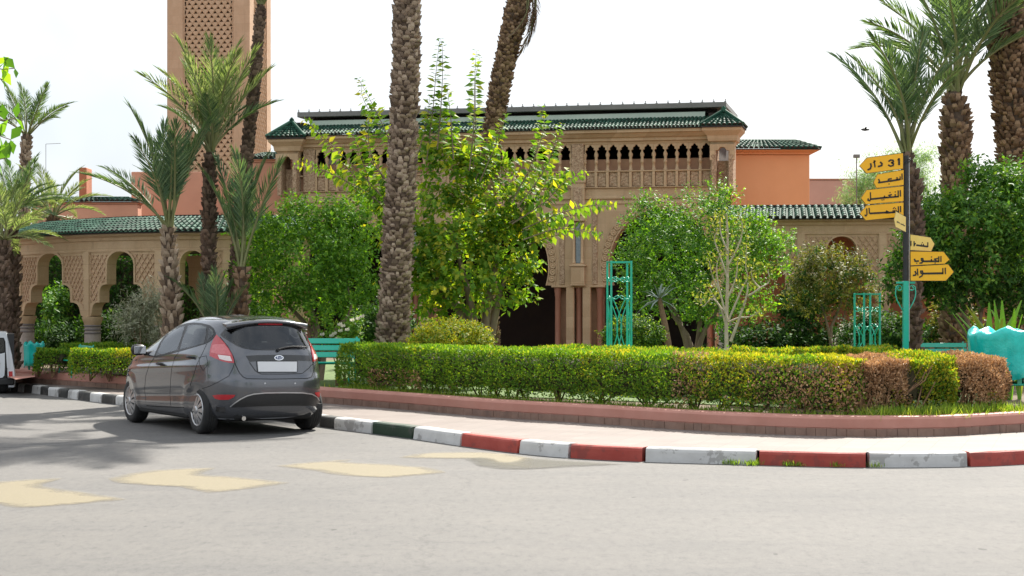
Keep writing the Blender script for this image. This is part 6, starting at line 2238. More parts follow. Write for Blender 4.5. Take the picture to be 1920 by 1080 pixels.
sign([(466, 237), (466, 340), (285, 360), (266, 322), (290, 268)], 'sign_yellow',
     [(8, (452, 266), (453, 302)), (7, (440, 284), (440, 303)), (12, (440, 302), (376, 313)), (9, (420, 290), (420, 305)), (11, (376, 312), (300, 324)), (9, (383, 298), (366, 300), (360, 313)), (9, (300, 302), (306, 314), (300, 324)), dot(368, 332)])
sign([(466, 343), (466, 445), (215, 467), (183, 425), (220, 370)], 'sign_yellow',
     [(8, (441, 374), (442, 412)), (8, (427, 376), (428, 414)), (11, (428, 414), (352, 421)), (8, (408, 400), (408, 414)), dot(408, 384), (9, (384, 402), (366, 406), (380, 418)), dot(374, 388), (8, (338, 410), (338, 421)), (12, (352, 420), (252, 431)), dot(322, 436), dot(334, 435), (8, (246, 388), (248, 430)), (9, (248, 430), (242, 442), (230, 438), (232, 428))])
sign([(466, 450), (466, 545), (215, 572), (175, 525), (220, 470)], 'sign_yellow',
     [(8, (442, 478), (443, 514)), (8, (428, 480), (429, 516)), (12, (429, 514), (350, 520)), (7, (414, 502), (414, 514)), (7, (404, 503), (404, 515)), (7, (394, 504), (394, 516)), dot(402, 486), dot(410, 492), dot(396, 492), (12, (350, 518), (246, 524)), (9, (350, 508), (362, 514)), (8, (238, 490), (240, 524)), (8, (222, 494), (224, 530), (217, 541), (210, 534))])
sign([(470, 548), (470, 650), (380, 620), (368, 570), (383, 515)], 'sign_pale', [(6, (392, 585), (404, 589)), (6, (409, 590), (416, 592)), (6, (424, 596), (440, 601)), (5, (445, 596), (446, 604)), (5, (400, 580), (401, 588)), (6, (449, 604), (460, 608))], o=-0.09, lean=1.1, label='yellow arrow plate paled by reflected light, turned sideways, smallest on the post')  # pale tone stands for light reflected off the turned plate
sign([(507, 658), (660, 676), (690, 720), (665, 770), (507, 765)], 'sign_pale', [(11, (636, 738), (556, 730)), (8, (638, 712), (638, 738)), (7, (606, 722), (607, 734)), (6, (592, 721), (592, 732)), (8, (536, 706), (537, 736)), (9, (546, 718), (538, 730)), (7, (514, 704), (514, 734)), dot(598, 712, 6)], o=-0.05, lean=0.5, label='pale yellow arrow plate pointing right, uppermost on that side')
sign([(505, 770), (725, 772), (765, 825), (733, 853), (505, 865)], 'sign_yellow',
     [(8, (706, 804), (706, 838)), (8, (692, 806), (692, 838)), (9, (684, 818), (664, 822), (680, 836)), dot(668, 848), (12, (692, 836), (592, 836)), (8, (644, 822), (644, 836)), dot(644, 808), (9, (592, 836), (580, 832), (578, 818), (588, 818), (590, 832), (582, 846), (568, 848)), (10, (560, 834), (538, 836), (534, 822)), dot(548, 848)])
sign([(505, 868), (755, 853), (793, 905), (740, 965), (505, 965)], 'sign_yellow',
     [(8, (734, 880), (735, 918)), (8, (718, 882), (719, 918)), (13, (719, 914), (592, 916)), (9, (592, 916), (576, 914), (574, 900), (585, 899), (588, 914), (582, 932), (566, 940)), (8, (553, 886), (555, 926)), (10, (538, 902), (544, 916), (540, 926), (526, 928))])

# benches
def bench(label, loc, rz, length=1.5, size=1.0):
    t = thing('park_bench', label, 'bench', loc, rz, 'green metal park benches')
    t.scale = (size,) * 3
    L2 = length / 2
    for k in range(4):
        mb = MB()
        y = -0.20 + k * 0.115
        mb.bbox(-L2, L2, y - 0.045, y + 0.045, 0.43 - 0.01 * k, 0.455 - 0.01 * k, 0.006)
        mb.build('seat_slat', 'green_enamel', t)
    for k in range(3):
        mb = MB()
        M = Matrix.Translation((0, 0.24 + 0.03 * k, 0.56 + 0.115 * k)) @ Matrix.Rotation(R(-14), 4, 'X')
        mb.bbox(-L2, L2, -0.012, 0.012, -0.045, 0.045, 0.005, 0, M)
        mb.build('back_slat', 'green_enamel', t)
    for s in (-1, 1):
        mb = MB()
        x = s * (L2 - 0.06)
        mb.tube([(x, -0.26, 0), (x, -0.24, 0.25), (x, -0.25, 0.425)], 0.02, 8)
        mb.tube([(x, -0.25, 0.40), (x, 0.22, 0.375)], 0.018, 8)
        mb.build('leg', 'green_enamel', t)
        mb = MB()
        mb.tube([(x, 0.30, 0), (x, 0.20, 0.28), (x, 0.225, 0.48), (x, 0.335, 0.86)], 0.02, 8)
        mb.build('leg', 'green_enamel', t)
        mb = MB()
        mb.tube(smooth_path([(x, 0.25, 0.62), (x, 0.0, 0.67), (x, -0.20, 0.66), (x, -0.27, 0.58), (x, -0.22, 0.46)], 14), 0.018, 8)
        mb.build('armrest', 'green_enamel', t)
        mb = MB()
        mb.tube(smooth_path([(x, 0.20, 0.44), (x, 0.02, 0.60), (x, -0.12, 0.55), (x, -0.06, 0.48), (x, 0.02, 0.53)], 14), 0.009, 6)
        mb.build('scroll', 'green_enamel', t)
    return t
bench('green park bench between two clipped hedges, left of the grey car', GX(140, 32.2, ZG), R(-62), 1.5, 0.68)
bench('green park bench half hidden between the grey car tail and the hedge end', GX(588, 27.8, ZG), R(-8), 1.45, 0.94)
bench('green park bench of which only the back rail shows above the hedge, near the signpost', GX(1766, 29.0, ZG), R(4), 1.2, 0.82)

# bins with teal bags
def bag_mesh(r, h, sag, seed, top=0.5):
    """plastic liner pulled over a bin: tight on the rim, creased down the sides, hem hanging unevenly"""
    rr = np.random.default_rng(seed)
    mb = MB()
    n, m = 96, 22
    ph = rr.uniform(0, 6.28, 8)
    rows = []
    for i in range(m):
        u = i / (m - 1)
        row = []
        for k in range(n):
            a = 2 * math.pi * k / n
            cr = sum(abs(math.sin(a * f * 0.5 + ph[q] + (1 - u) * sl)) * am for q, (f, sl, am) in enumerate(((9, 0.8, 0.05), (14, -1.3, 0.035), (23, 1.7, 0.022), (31, -2.2, 0.014))))
            pl = (cr - 0.07) * (0.35 + 0.9 * (1 - u)) + 0.03 * math.sin(a * 2 + ph[5])
            rad = r * (1 + pl) * np.interp(u, [0, 0.12, 0.5, 0.86, 0.95, 1.0], [0.93, 0.99, 1.0, 1.06, 1.05, 0.97])
            z = h * u - sag * (1 - u) ** 2 * (0.5 + 0.5 * math.sin(a * 3 + ph[6]) + 0.3 * math.sin(a * 7 + ph[7])) + (0.03 * math.sin(a * 3 + ph[4]) + 0.02 * math.sin(a * 8 + ph[2])) * u ** 4
            row.append(Vector((rad * math.cos(a), rad * math.sin(a), z)))
        rows.append(row)
    for q, dz in ((0.9, 0.005), (0.8, -0.05), (0.55, -0.13), (0.3, -0.17), (0.02, -0.18)):
        rows.append([Vector((p.x * q * (1 + 0.06 * math.sin(k * 0.9 + q * 9)), p.y * q * (1 + 0.06 * math.sin(k * 0.7)), p.z + dz + 0.02 * math.sin(k * 0.5 + q * 20))) for k, p in enumerate(rows[m - 1])])
    mb.loft(rows, smooth=True, closed=True)
    return mb
def bin_(label, baglabel, loc, r, z0, z1, bag0, seed, posts=True):
    t = thing('litter_bin', label, 'litter bin', loc, 0.2, 'green slatted litter bins')
    for k in range(18):
        a = 2 * math.pi * k / 18
        mb = MB()
        M = Matrix.Rotation(a, 4, 'Z')
        v = [(r * 0.80, -0.028, z0), (r * 0.80, 0.028, z0), (r, 0.034, z1), (r, -0.034, z1), (r * 0.80 + 0.012, -0.028, z0), (r * 0.80 + 0.012, 0.028, z0), (r + 0.012, 0.034, z1), (r + 0.012, -0.034, z1)]
        mb.add([M @ Vector(p) for p in v], [(3, 2, 1, 0), (4, 5, 6, 7), (0, 1, 5, 4), (1, 2, 6, 5), (2, 3, 7, 6), (3, 0, 4, 7)])
        mb.build('slat', 'green_enamel', t)
    for zz, rr in ((z0, r * 0.80), (z1, r)):
        mb = MB()
        mb.tube([(math.cos(a) * (rr + 0.006), math.sin(a) * (rr + 0.006), zz) for a in np.linspace(0, 2 * math.pi, 33)], 0.014, 6)
        mb.build('hoop', 'green_enamel', t)
    mb = MB()
    mb.lathe([(r * 0.78, z0 - 0.005), (r * 0.78, z0 + 0.01)], 18)
    mb.build('bin_floor', 'green_enamel', t)
    for s in (-1, 1):
        mb = MB()
        mb.bbox(s * (r * 0.5) - 0.02, s * (r * 0.5) + 0.02, -0.02, 0.02, -0.05, z0 - 0.006, 0.004)
        mb.build('leg', 'green_enamel', t)
    b = bag_mesh(r * 1.05, z1 - bag0 + 0.05, 0.08, seed).build('plastic_bag', 'teal_plastic')
    b.location = Vector(loc) + Vector((0, 0, bag0))
    tag(b, baglabel, 'plastic bag', 'teal plastic bags over the bins')
    return t
bin_('green slatted litter bin at the hedge end near the right picture edge', 'large crumpled teal plastic bag draped over the slatted bin right of the brown bush', GX(1894, 22.3, ZG), 0.46, 0.33, 0.95, 0.42, 3)
bin_('small green slatted litter bin wrapped in a bag beside the curved arcade', 'smaller teal plastic bag over the bin by the arcade, left of the bench', GX(64, 34.8, ZG), 0.19, 0.12, 0.50, 0.16, 6)

# floodlight on a thin mast, aerial and bird
t = thing('floodlight_mast', 'thin mast with a small floodlight over the far airy tree', 'floodlight', GX(1606, 56, 0))
z_ = EYE + (568 - 296) * 56 / F
mb = MB()
mb.tube([(0, 0, 0), (0, 0, z_)], 0.018, 8)
mb.build('mast', 'canopy_metal', t)
mb = MB()
mb.bbox(-0.10, 0.10, -0.06, 0.06, z_, z_ + 0.11, 0.01)
mb.build('lamp_head', 'canopy_metal', t)
t = thing('roof_aerial', 'thin television aerial over the left palm cluster', 'aerial', GX(86, 55, 0))
z_ = EYE + (568 - 270) * 55 / F
mb = MB()
mb.tube([(0, 0, 0), (0, 0, z_)], 0.008, 6)
mb.build('mast', 'canopy_metal', t)
mb = MB()
mb.tube([(0, 0, z_), (0.46, 0, z_ + 0.02)], 0.007, 6)
mb.build('boom', 'canopy_metal', t)
bd_ = MB()
bd_.lathe([(0.0, -0.16), (0.035, -0.09), (0.05, 0), (0.035, 0.08), (0.03, 0.12), (0.0, 0.16)], 8, M=Matrix.Rotation(R(90), 4, 'Y'))
for s in (-1, 1):
    bd_.add([(-0.04, 0, 0.02), (0.06, 0, 0.02), (0.02, s * 0.16, 0.09), (-0.06, s * 0.30, 0.05)], [(0, 1, 2, 3)])
o = bd_.build('bird', 'black_trim')
o.location = P(1622, 243, 60)
tag(o, 'tiny dark bird flying above the yellow arrows', 'bird')
# ------------------------------------------------------------------ cars
def pchip(xs, ys, q):
    xs, ys = np.array(xs, float), np.array(ys, float)
    h, dl = np.diff(xs), np.diff(ys) / np.diff(xs)
    m = np.zeros_like(ys)
    m[0], m[-1] = dl[0], dl[-1]
    for i in range(1, len(xs) - 1):
        m[i] = 0 if dl[i - 1] * dl[i] <= 0 else 2 / (1 / dl[i - 1] + 1 / dl[i]) if True else 0
    i = np.clip(np.searchsorted(xs, q) - 1, 0, len(xs) - 2)
    t = (q - xs[i]) / h[i]
    return (ys[i] * (1 + 2 * t) * (1 - t) ** 2 + h[i] * m[i] * t * (1 - t) ** 2 + ys[i + 1] * t * t * (3 - 2 * t) + h[i] * m[i + 1] * t * t * (t - 1))

CZ = [0.20, 0.25, 0.32, 0.45, 0.58, 0.68, 0.725, 0.76, 0.85, 0.93, 1.00, 1.06, 1.14, 1.24, 1.32, 1.37, 1.405, 1.435, 1.462, 1.48, 1.492]
CW = [0.775, 0.815, 0.838, 0.850, 0.856, 0.858, 0.858, 0.857, 0.850, 0.838, 0.815, 0.785, 0.745, 0.695, 0.652, 0.622, 0.592, 0.55, 0.46, 0.34, 0.02]
CR = [-0.56, -0.63, -0.665, -0.69, -0.695, -0.69, -0.672, -0.652, -0.640, -0.630, -0.618, -0.598, -0.560, -0.505, -0.455, -0.42, -0.37, -0.27, -0.05, 0.22, 0.62]
CF = [3.20, 3.25, 3.28, 3.29, 3.28, 3.24, 3.20, 3.16, 2.98, 2.72, 2.40, 2.24, 2.06, 1.84, 1.64, 1.50, 1.37, 1.22, 1.02, 0.86, 0.66]

def side_z(x, z):
    """the shoulder and sill lines climb towards the tail"""
    return z + np.where(z < 1.0, 0.03 * (x - 1.0) * np.clip((z - 0.3) / 0.4, 0, 1) * np.clip((1.06 - z) / 0.15, 0, 1), 0)

def car_point(z, th):
    w, xr, xf = (pchip(CZ, c, np.atleast_1d(z))[0] for c in (CW, CR, CF))
    xm = 1.15 if z < 1.0 else 1.15 + (0.5 * (xr + xf) - 1.15) * min(1, (z - 1.0) / 0.3)
    n = 4.4 if z < 0.95 else 4.4 - 1.4 * min(1, (z - 0.95) / 0.5)
    c, s = math.cos(th), math.sin(th)
    cx = math.copysign(abs(c) ** (2 / n), c)
    sy = math.copysign(abs(s) ** (2 / n), s)
    x = xm + (xf - xm) * cx if c >= 0 else xm + (xm - xr) * cx
    y = w * sy
    # the sides draw in a little to nose and tail
    k = max(0.0, (x - 1.9)) ** 2 * 0.055 + max(0.0, (0.4 - x)) ** 2 * 0.06
    y *= (1 - k)
    return x, y

def car_body_mesh():
    zs_ = np.concatenate([np.linspace(0.20, 1.0, 44), np.linspace(1.015, 1.40, 26), np.linspace(1.41, 1.492, 22)])
    N = 150
    rows = []
    for z in zs_:
        row = []
        for k in range(N):
            th = 2 * math.pi * (k + 0.5) / N
            # spread samples more evenly round the box
            x, y = car_point(float(z), th)
            zz = z
            row.append((x, y, zz))
        row = np.array(row)
        row = by_length(np.concatenate([row, row[:1]]), n=N + 1)[:-1]
        # sculpted flank: hollow above the sill, crease through the door handles
        x, y = row[:, 0], row[:, 1]
        flank = np.clip((np.abs(y) - 0.60) / 0.15, 0, 1) * np.clip((x + 0.25) / 0.35, 0, 1) * np.clip((3.0 - x) / 0.4, 0, 1)
        lz = z - 0.045 * (1.3 - x)
        dy = -0.020 * np.exp(-((lz - 0.44) / 0.07) ** 2) + 0.010 * np.exp(-((lz - 0.80) / 0.035) ** 2) - 0.014 * np.exp(-((lz - 0.885) / 0.05) ** 2)
        # flared arches
        for ax in (0.0, 2.49):
            rr = np.hypot(x - ax, z - 0.30)
            dy = dy + 0.020 * np.exp(-((rr - 0.36) / 0.055) ** 2)
        row[:, 1] = y + np.sign(y) * dy * flank
        # the hood falls to the nose and the belt rises to the tail
        rows.append(row)
    V = np.concatenate([np.column_stack([r[:, 0], r[:, 1], np.full(N, z)]) for r, z in zip(rows, zs_)])
    V[:, 2] = V[:, 2] + 0.0
    mb = MB()
    f = []
    m = len(zs_)
    for i in range(m - 1):
        for k in range(N):
            k2 = (k + 1) % N
            f.append((i * N + k, i * N + k2, (i + 1) * N + k2, (i + 1) * N + k))
    mb.add(V, f, 0, True)
    mb.add(V[:N], [tuple(range(N))[::-1]], 1)
    mb.add(V[-N:], [tuple(range(N))], 0, True)
    return mb

def wheel(parent, x, y, side, rim_m='silver_alloy', r=0.302):
    """tyre, then rim and spokes as its pieces; side +1 faces +y"""
    w = 0.195
    M = Matrix.Translation((x, y, r)) @ Matrix.Rotation(R(-90 * side), 4, 'X')
    mb = MB()
    mb.lathe([(0.205, -w / 2 + 0.01), (0.23, -w / 2), (0.28, -w / 2 + 0.004), (r - 0.008, -w / 2 + 0.025), (r, -w / 2 + 0.05), (r - 0.001, -0.03), (r - 0.007, -0.027), (r - 0.001, -0.024), (r, 0.0), (r - 0.007, 0.003), (r, 0.006), (r, 0.03), (r - 0.007, 0.033), (r, 0.036), (r, w / 2 - 0.05), (r - 0.008, w / 2 - 0.025), (0.28, w / 2 - 0.004), (0.23, w / 2), (0.205, w / 2 - 0.01)], 40, M=M)
    wl = mb.build('wheel', 'tyre_rubber', parent)
    rm = MB()
    rm.lathe([(0.195, -w / 2 + 0.02), (0.206, w / 2 - 0.012), (0.200, w / 2 - 0.004), (0.188, w / 2 - 0.012), (0.180, w / 2 - 0.05), (0.06, w / 2 - 0.06), (0.0, w / 2 - 0.06)], 36, M=M)
    rm.build('rim', ['under_black'], wl)
    lip = MB()
    lip.lathe([(0.208, w / 2 - 0.02), (0.209, w / 2 - 0.008), (0.198, w / 2 + 0.002), (0.186, w / 2 - 0.006), (0.184, w / 2 - 0.02)], 40, M=M)
    lip.build('rim_lip', rim_m, wl)
    for k in range(12):
        a = 2 * math.pi * k / 12
        MS = M @ Matrix.Rotation(a, 4, 'Z')
        sp_ = MB()
        z0 = w / 2
        v = [(0.03, -0.014, z0 + 0.010), (0.03, 0.014, z0 + 0.010), (0.11, 0.020, z0 + 0.006), (0.19, 0.036, z0 - 0.008), (0.19, -0.030, z0 - 0.008), (0.11, -0.018, z0 + 0.006),
             (0.03, -0.014, z0 - 0.03), (0.03, 0.014, z0 - 0.03), (0.11, 0.020, z0 - 0.03), (0.19, 0.036, z0 - 0.04), (0.19, -0.030, z0 - 0.04), (0.11, -0.018, z0 - 0.03)]
        sp_.add([MS @ Vector(p) for p in v], [(0, 5, 2, 1)[::-1], (5, 4, 3, 2)[::-1], (1, 2, 8, 7), (2, 3, 9, 8), (4, 5, 11, 10), (5, 0, 6, 11)])
        sp_.build('spoke', rim_m, wl, fix=False)
    hb = MB()
    hb.lathe([(0.052, w / 2 - 0.03), (0.052, w / 2 + 0.010), (0.045, w / 2 + 0.018), (0.0, w / 2 + 0.020)], 20, M=M)
    hb.build('hub_cap', rim_m, wl)
    return wl

# ---- the grey hatchback
CAR_ROT = R(121.5)
RL = Vector((-3.915, 22.2, 0))
right_v = Vector((math.sin(CAR_ROT), -math.cos(CAR_ROT), 0))
car_loc = RL + right_v * 0.74
car = thing('hatchback_car', 'dark grey five-door hatchback parked against the painted kerb, seen from behind', 'car', car_loc, CAR_ROT)
CM = Matrix.Translation(car_loc) @ Matrix.Rotation(CAR_ROT, 4, 'Z')
CI = CM.inverted()
bmb = car_body_mesh()
body = bmb.build('body', ['grey_paint', 'under_black'], car, fix=True)
# wheel arches cut through the flanks
cut = MB()
for ax in (0.0, 2.49):
    for s in (-1, 1):
        n = 44
        ring_a = [(ax + 0.352 * math.cos(2 * math.pi * k / n), 0.315 + 0.352 * math.sin(2 * math.pi * k / n)) for k in range(n)]
        y0, y1 = (0.50, 1.2) if s > 0 else (-1.2, -0.50)
        v = [(x, y0, z) for x, z in ring_a] + [(x, y1, z) for x, z in ring_a]
        f = [tuple(range(n)), tuple(range(2 * n - 1, n - 1, -1))] + [(k, n + k, n + (k + 1) % n, (k + 1) % n) for k in range(n)]
        cut.add(v, f)
cutter = cut.build('cutter', 'under_black', fix=True)
# keep the untouched shell for laying panels on its surface
bm = bmesh.new()
bm.from_mesh(body.data)
bvh = BVHTree.FromBMesh(bm)
bm.free()
md = body.modifiers.new('arches', 'BOOLEAN')
md.operation = 'DIFFERENCE'
md.solver = 'EXACT'
md.object = cutter
md.material_mode = 'TRANSFER'
dg = bpy.context.evaluated_depsgraph_get()
dg.update()
new = bpy.data.meshes.new_from_object(body.evaluated_get(dg))
body.modifiers.clear()
body.data = new
body.data.name = 'body'
bpy.data.objects.remove(cutter)

cam_l = CI @ Vector((0, 0, EYE))
def hit(zx, zy):
    """where the sight line of a point of the enlarged car view meets the body shell"""
    px, py = 220 + zx / 4.155, 570 + zy / 4.155
    d = (CI.to_3x3() @ Vector(((px - 960) / F, 1, -(py - HY) / F))).normalized()
    loc, nr, _, _ = bvh.ray_cast(cam_l, d)
    if loc is None:
        q = cam_l + d * (cam_l.length)
        best = None
        for t in np.linspace(cam_l.length - 3.5, cam_l.length + 2.5, 70):
            p = cam_l + d * float(t)
            l2, n2, _, dist = bvh.find_nearest(p)
            if best is None or dist < best[2]:
                best = (l2, n2, dist)
        return best[0], best[1]
    return loc, nr

def dens(poly, step=9.0, closed=True):
    out = []
    n = len(poly)
    for i in range(n if closed else n - 1):
        a, b = Vector(poly[i]), Vector(poly[(i + 1) % n])
        m = max(1, int((b - a).length / step))
        for k in range(m):
            out.append(a.lerp(b, k / m))
    if not closed:
        out.append(Vector(poly[-1]))
    return out

def in_poly(poly, x, y):
    c = False
    n = len(poly)
    for i in range(n):
        x1, y1 = poly[i][0], poly[i][1]
        x2, y2 = poly[(i + 1) % n][0], poly[(i + 1) % n][1]
        if (y1 > y) != (y2 > y) and x < (x2 - x1) * (y - y1) / (y2 - y1) + x1:
            c = not c
    return c

def shrink(poly, d):
    out = []
    n = len(poly)
    area = sum(poly[i][0] * poly[(i + 1) % n][1] - poly[(i + 1) % n][0] * poly[i][1] for i in range(n))
    s = 1 if area > 0 else -1
    for i in range(n):
        a, b_, c = Vector(poly[i - 1]), Vector(poly[i]), Vector(poly[(i + 1) % n])
        t = ((b_ - a).normalized() + (c - b_).normalized()).normalized()
        out.append(tuple(b_ + Vector((-t.y, t.x)) * d * s))
    return out

def rounded(poly, n):
    return [tuple(p) for p in smooth_path(list(poly) + [poly[0]], n)[:-1]]

def patch(name, poly, m, off=0.004, parent=car, mirror=False, grid=14.0, skirt=0.014, only_mirror=False, holes=()):
    """a panel laid on the shell: outline in the enlarged view, triangulated inside, with a rim going into the body"""
    bd_ = dens(poly, grid)
    n = len(bd_)
    pts = list(bd_)
    xs, ys = [p[0] for p in bd_], [p[1] for p in bd_]
    def inside(x, y):
        c = False
        for i in range(n):
            x1, y1, x2, y2 = xs[i], ys[i], xs[(i + 1) % n], ys[(i + 1) % n]
            if (y1 > y) != (y2 > y) and x < (x2 - x1) * (y - y1) / (y2 - y1) + x1:
                c = not c
        return c
    y = min(ys) + grid * 0.5
    while y < max(ys):
        x = min(xs) + grid * 0.5
        while x < max(xs):
            if inside(x, y) and min((Vector((x, y)) - p).length for p in bd_) > grid * 0.45:
                pts.append(Vector((x, y)))
            x += grid
        y += grid
    edges_ = [(i, (i + 1) % n) for i in range(n)]
    for hp in holes:
        hb_ = dens(hp, grid)
        k0 = len(pts)
        pts.extend(hb_)
        edges_ += [(k0 + i, k0 + (i + 1) % len(hb_)) for i in range(len(hb_))]
    vv, ee, ff, ov, oe, of = delaunay_2d_cdt([Vector((p[0], p[1])) for p in pts], edges_, [], 1, 1e-5)
    if holes:
        ff = [f for f in ff if not any(in_poly(hp, sum(vv[i][0] for i in f) / len(f), sum(vv[i][1] for i in f) / len(f)) for hp in holes)]
    hits = [hit(p[0], p[1]) for p in vv]
    V = [h[0] + h[1] * (off) for h in hits]
    Vin = [h[0] - h[1] * skirt for h in hits]
    mb = MB()
    # outline edges are those used by one face only
    cnt = {}
    for f in ff:
        for i in range(len(f)):
            e = (f[i], f[(i + 1) % len(f)])
            cnt[tuple(sorted(e))] = cnt.get(tuple(sorted(e)), []) + [e]
    mb.add(V, ff, 0, True)
    for k, es in cnt.items():
        if len(es) == 1:
            a, b = es[0]
            mb.add([V[a], V[b], Vin[b], Vin[a]], [(3, 2, 1, 0)], 0)
    me = mb.mesh(name, m)
    # face outwards
    bmx = bmesh.new()
    bmx.from_mesh(me)
    avg = sum((h[1] for h in hits), Vector()).normalized()
    fn = sum((f.normal * f.calc_area() for f in bmx.faces if f.smooth), Vector())
    if fn.dot(avg) < 0:
        bmesh.ops.reverse_faces(bmx, faces=bmx.faces)
    bmx.to_mesh(me)
    bmx.free()
    obs = []
    if not only_mirror:
        o = bpy.data.objects.new(name, me)
        link(o, parent)
        obs.append(o)
    if mirror:
        m2 = me.copy()
        for v in m2.vertices:
            v.co.y = -v.co.y
        m2.flip_normals()
        o = bpy.data.objects.new(name, m2)
        link(o, mirror if isinstance(mirror, bpy.types.Object) else parent)
        obs.append(o)
    return obs

def seam(name, pts, m='under_black', w=0.004, off=0.0015, parent=car, mirror=False):
    d_ = dens(pts, 10, closed=False)
    hs = [hit(p[0], p[1]) for p in d_]
    mb = MB()
    r0, r1 = [], []
    for i, (p, nn) in enumerate(hs):
        t = (hs[min(i + 1, len(hs) - 1)][0] - hs[max(i - 1, 0)][0]).normalized()
        b = nn.cross(t).normalized() * w
        r0.append(p + nn * off + b)
        r1.append(p + nn * off - b)
    mb.loft([r0, r1], smooth=False)
    if mirror:
        mb.loft([[Vector((p.x, -p.y, p.z)) for p in r1], [Vector((p.x, -p.y, p.z)) for p in r0]], smooth=False)
    return mb.build(name, m, parent, fix=False)

# glass house: black surrounds with openings, panes, and the shell cut away behind them
SURR = [(283, 416), (300, 372), (332, 300), (372, 246), (425, 198), (480, 170), (540, 150), (600, 145), (660, 150), (722, 166), (752, 190), (766, 226), (764, 250), (735, 280), (700, 306), (600, 336), (470, 374), (380, 397), (300, 418)]
GL1 = [(304, 402), (322, 360), (350, 300), (390, 248), (436, 208), (486, 185), (526, 172), (510, 232), (466, 360), (380, 384)]
GL2 = [(554, 168), (600, 162), (648, 164), (696, 180), (691, 240), (678, 306), (600, 328), (490, 354), (514, 270)]
GL3 = [(716, 186), (740, 200), (750, 226), (746, 246), (722, 268), (700, 288), (709, 240)]
RSUR = [(802, 240), (832, 205), (870, 172), (905, 158), (1000, 148), (1110, 143), (1220, 144), (1330, 150), (1420, 160), (1470, 178), (1496, 215), (1520, 262), (1532, 300), (1516, 335), (1470, 350), (1400, 357), (1200, 361), (1060, 359), (985, 346), (930, 326), (870, 290), (824, 262)]
RGL = [(826, 246), (852, 216), (886, 197), (940, 187), (1040, 181), (1150, 179), (1260, 180), (1370, 185), (1446, 195), (1478, 224), (1502, 270), (1513, 298), (1501, 325), (1462, 340), (1400, 347), (1200, 351), (1066, 349), (994, 337), (938, 315), (882, 281)]
patch('window_surround', SURR, 'black_trim', 0.003, mirror=True, holes=(GL1, GL2, GL3))
for nm_, pl_ in (('window', GL1), ('window', GL2), ('quarter_window', GL3)):
    patch(nm_, pl_, 'side_glass', 0.004, mirror=True, skirt=0.0)
patch('rear_surround', RSUR, 'gloss_black', 0.003, holes=(RGL,))
patch('rear_window', RGL, 'rear_glass', 0.005, skirt=0.0)
def zoom_of(p):
    w_ = CM @ p
    return ((960 + F * w_.x / w_.y) - 220) * 4.155, ((HY - (w_.z - EYE) * F / w_.y) - 570) * 4.155
S1, S2 = shrink(SURR, 13), shrink(RSUR, 15)
bm = bmesh.new()
bm.from_mesh(body.data)
dead = []
for f_ in bm.faces:
    c_ = f_.calc_center_median()
    if c_.z < 0.9 or c_.z > 1.45:
        continue
    nn_ = f_.normal
    if nn_.y * c_.y > 0 and abs(nn_.y) > 0.4:
        if in_poly(S1, *zoom_of(Vector((c_.x, abs(c_.y), c_.z)))):
            dead.append(f_)
            continue
    if nn_.x < -0.2 and c_.x < 0 and in_poly(S2, *zoom_of(c_)):
        dead.append(f_)
# windscreen opening
for f_ in bm.faces:
    c_ = f_.calc_center_median()
    if f_.normal.x > 0.3 and 1.06 < c_.z < 1.38 and c_.x > 1.2 and abs(c_.y) < 0.60 - 0.35 * (c_.z - 1.0) and f_ not in dead:
        dead.append(f_)
bmesh.ops.delete(bm, geom=dead, context='FACES')
bm.to_mesh(body.data)
bm.free()
ws = MB()
rows = []
for i in range(9):
    z_ = 1.03 + 0.37 * i / 8
    row = []
    for k in range(11):
        y_ = (-1 + 2 * k / 10) * (0.64 - 0.38 * (z_ - 1.0))
        l_, n_, _, _ = bvh.ray_cast(Vector((6, y_, z_)), Vector((-1, 0, 0)))
        row.append(l_ + n_ * 0.003)
    rows.append(row)
ws.loft(rows)
ws.build('windscreen', 'side_glass', car)
# cabin
def seat(x, y, w):
    mb = MB()
    mb.bbox(x - 0.25, x + 0.25, y - w / 2, y + w / 2, 0.42, 0.58, 0.05)
    mb.bbox(-0.07, 0.07, y - w / 2, y + w / 2, 0.0, 0.60, 0.05, 0, Matrix.Translation((x - 0.22, 0, 0.55)) @ Matrix.Rotation(R(-16), 4, 'Y'))
    for q in ([y] if w < 0.8 else [y - 0.36, y, y + 0.36]):
        mb.bbox(-0.05, 0.05, q - 0.12, q + 0.12, 0.62, 0.80, 0.04, 0, Matrix.Translation((x - 0.22, 0, 0.53)) @ Matrix.Rotation(R(-12), 4, 'Y'))
    return mb.build('seat', 'seat_cloth', car)
seat(1.30, 0.36, 0.48)
seat(1.30, -0.36, 0.48)
seat(0.42, 0.0, 1.22)
mb = MB()
mb.bbox(1.78, 2.2, -0.66, 0.66, 0.62, 0.96, 0.06)
mb.box(-0.5, 2.3, -0.70, 0.70, 0.30, 0.36)
mb.build('dashboard', 'black_trim', car)
mb = MB()
mb.tube([(1.70 - 0.06 * math.sin(a), 0.36 + 0.18 * math.cos(a), 0.93 + 0.16 * math.sin(a)) for a in np.linspace(0, 2 * math.pi, 25)], 0.014, 6)
mb.build('steering_wheel', 'black_trim', car)

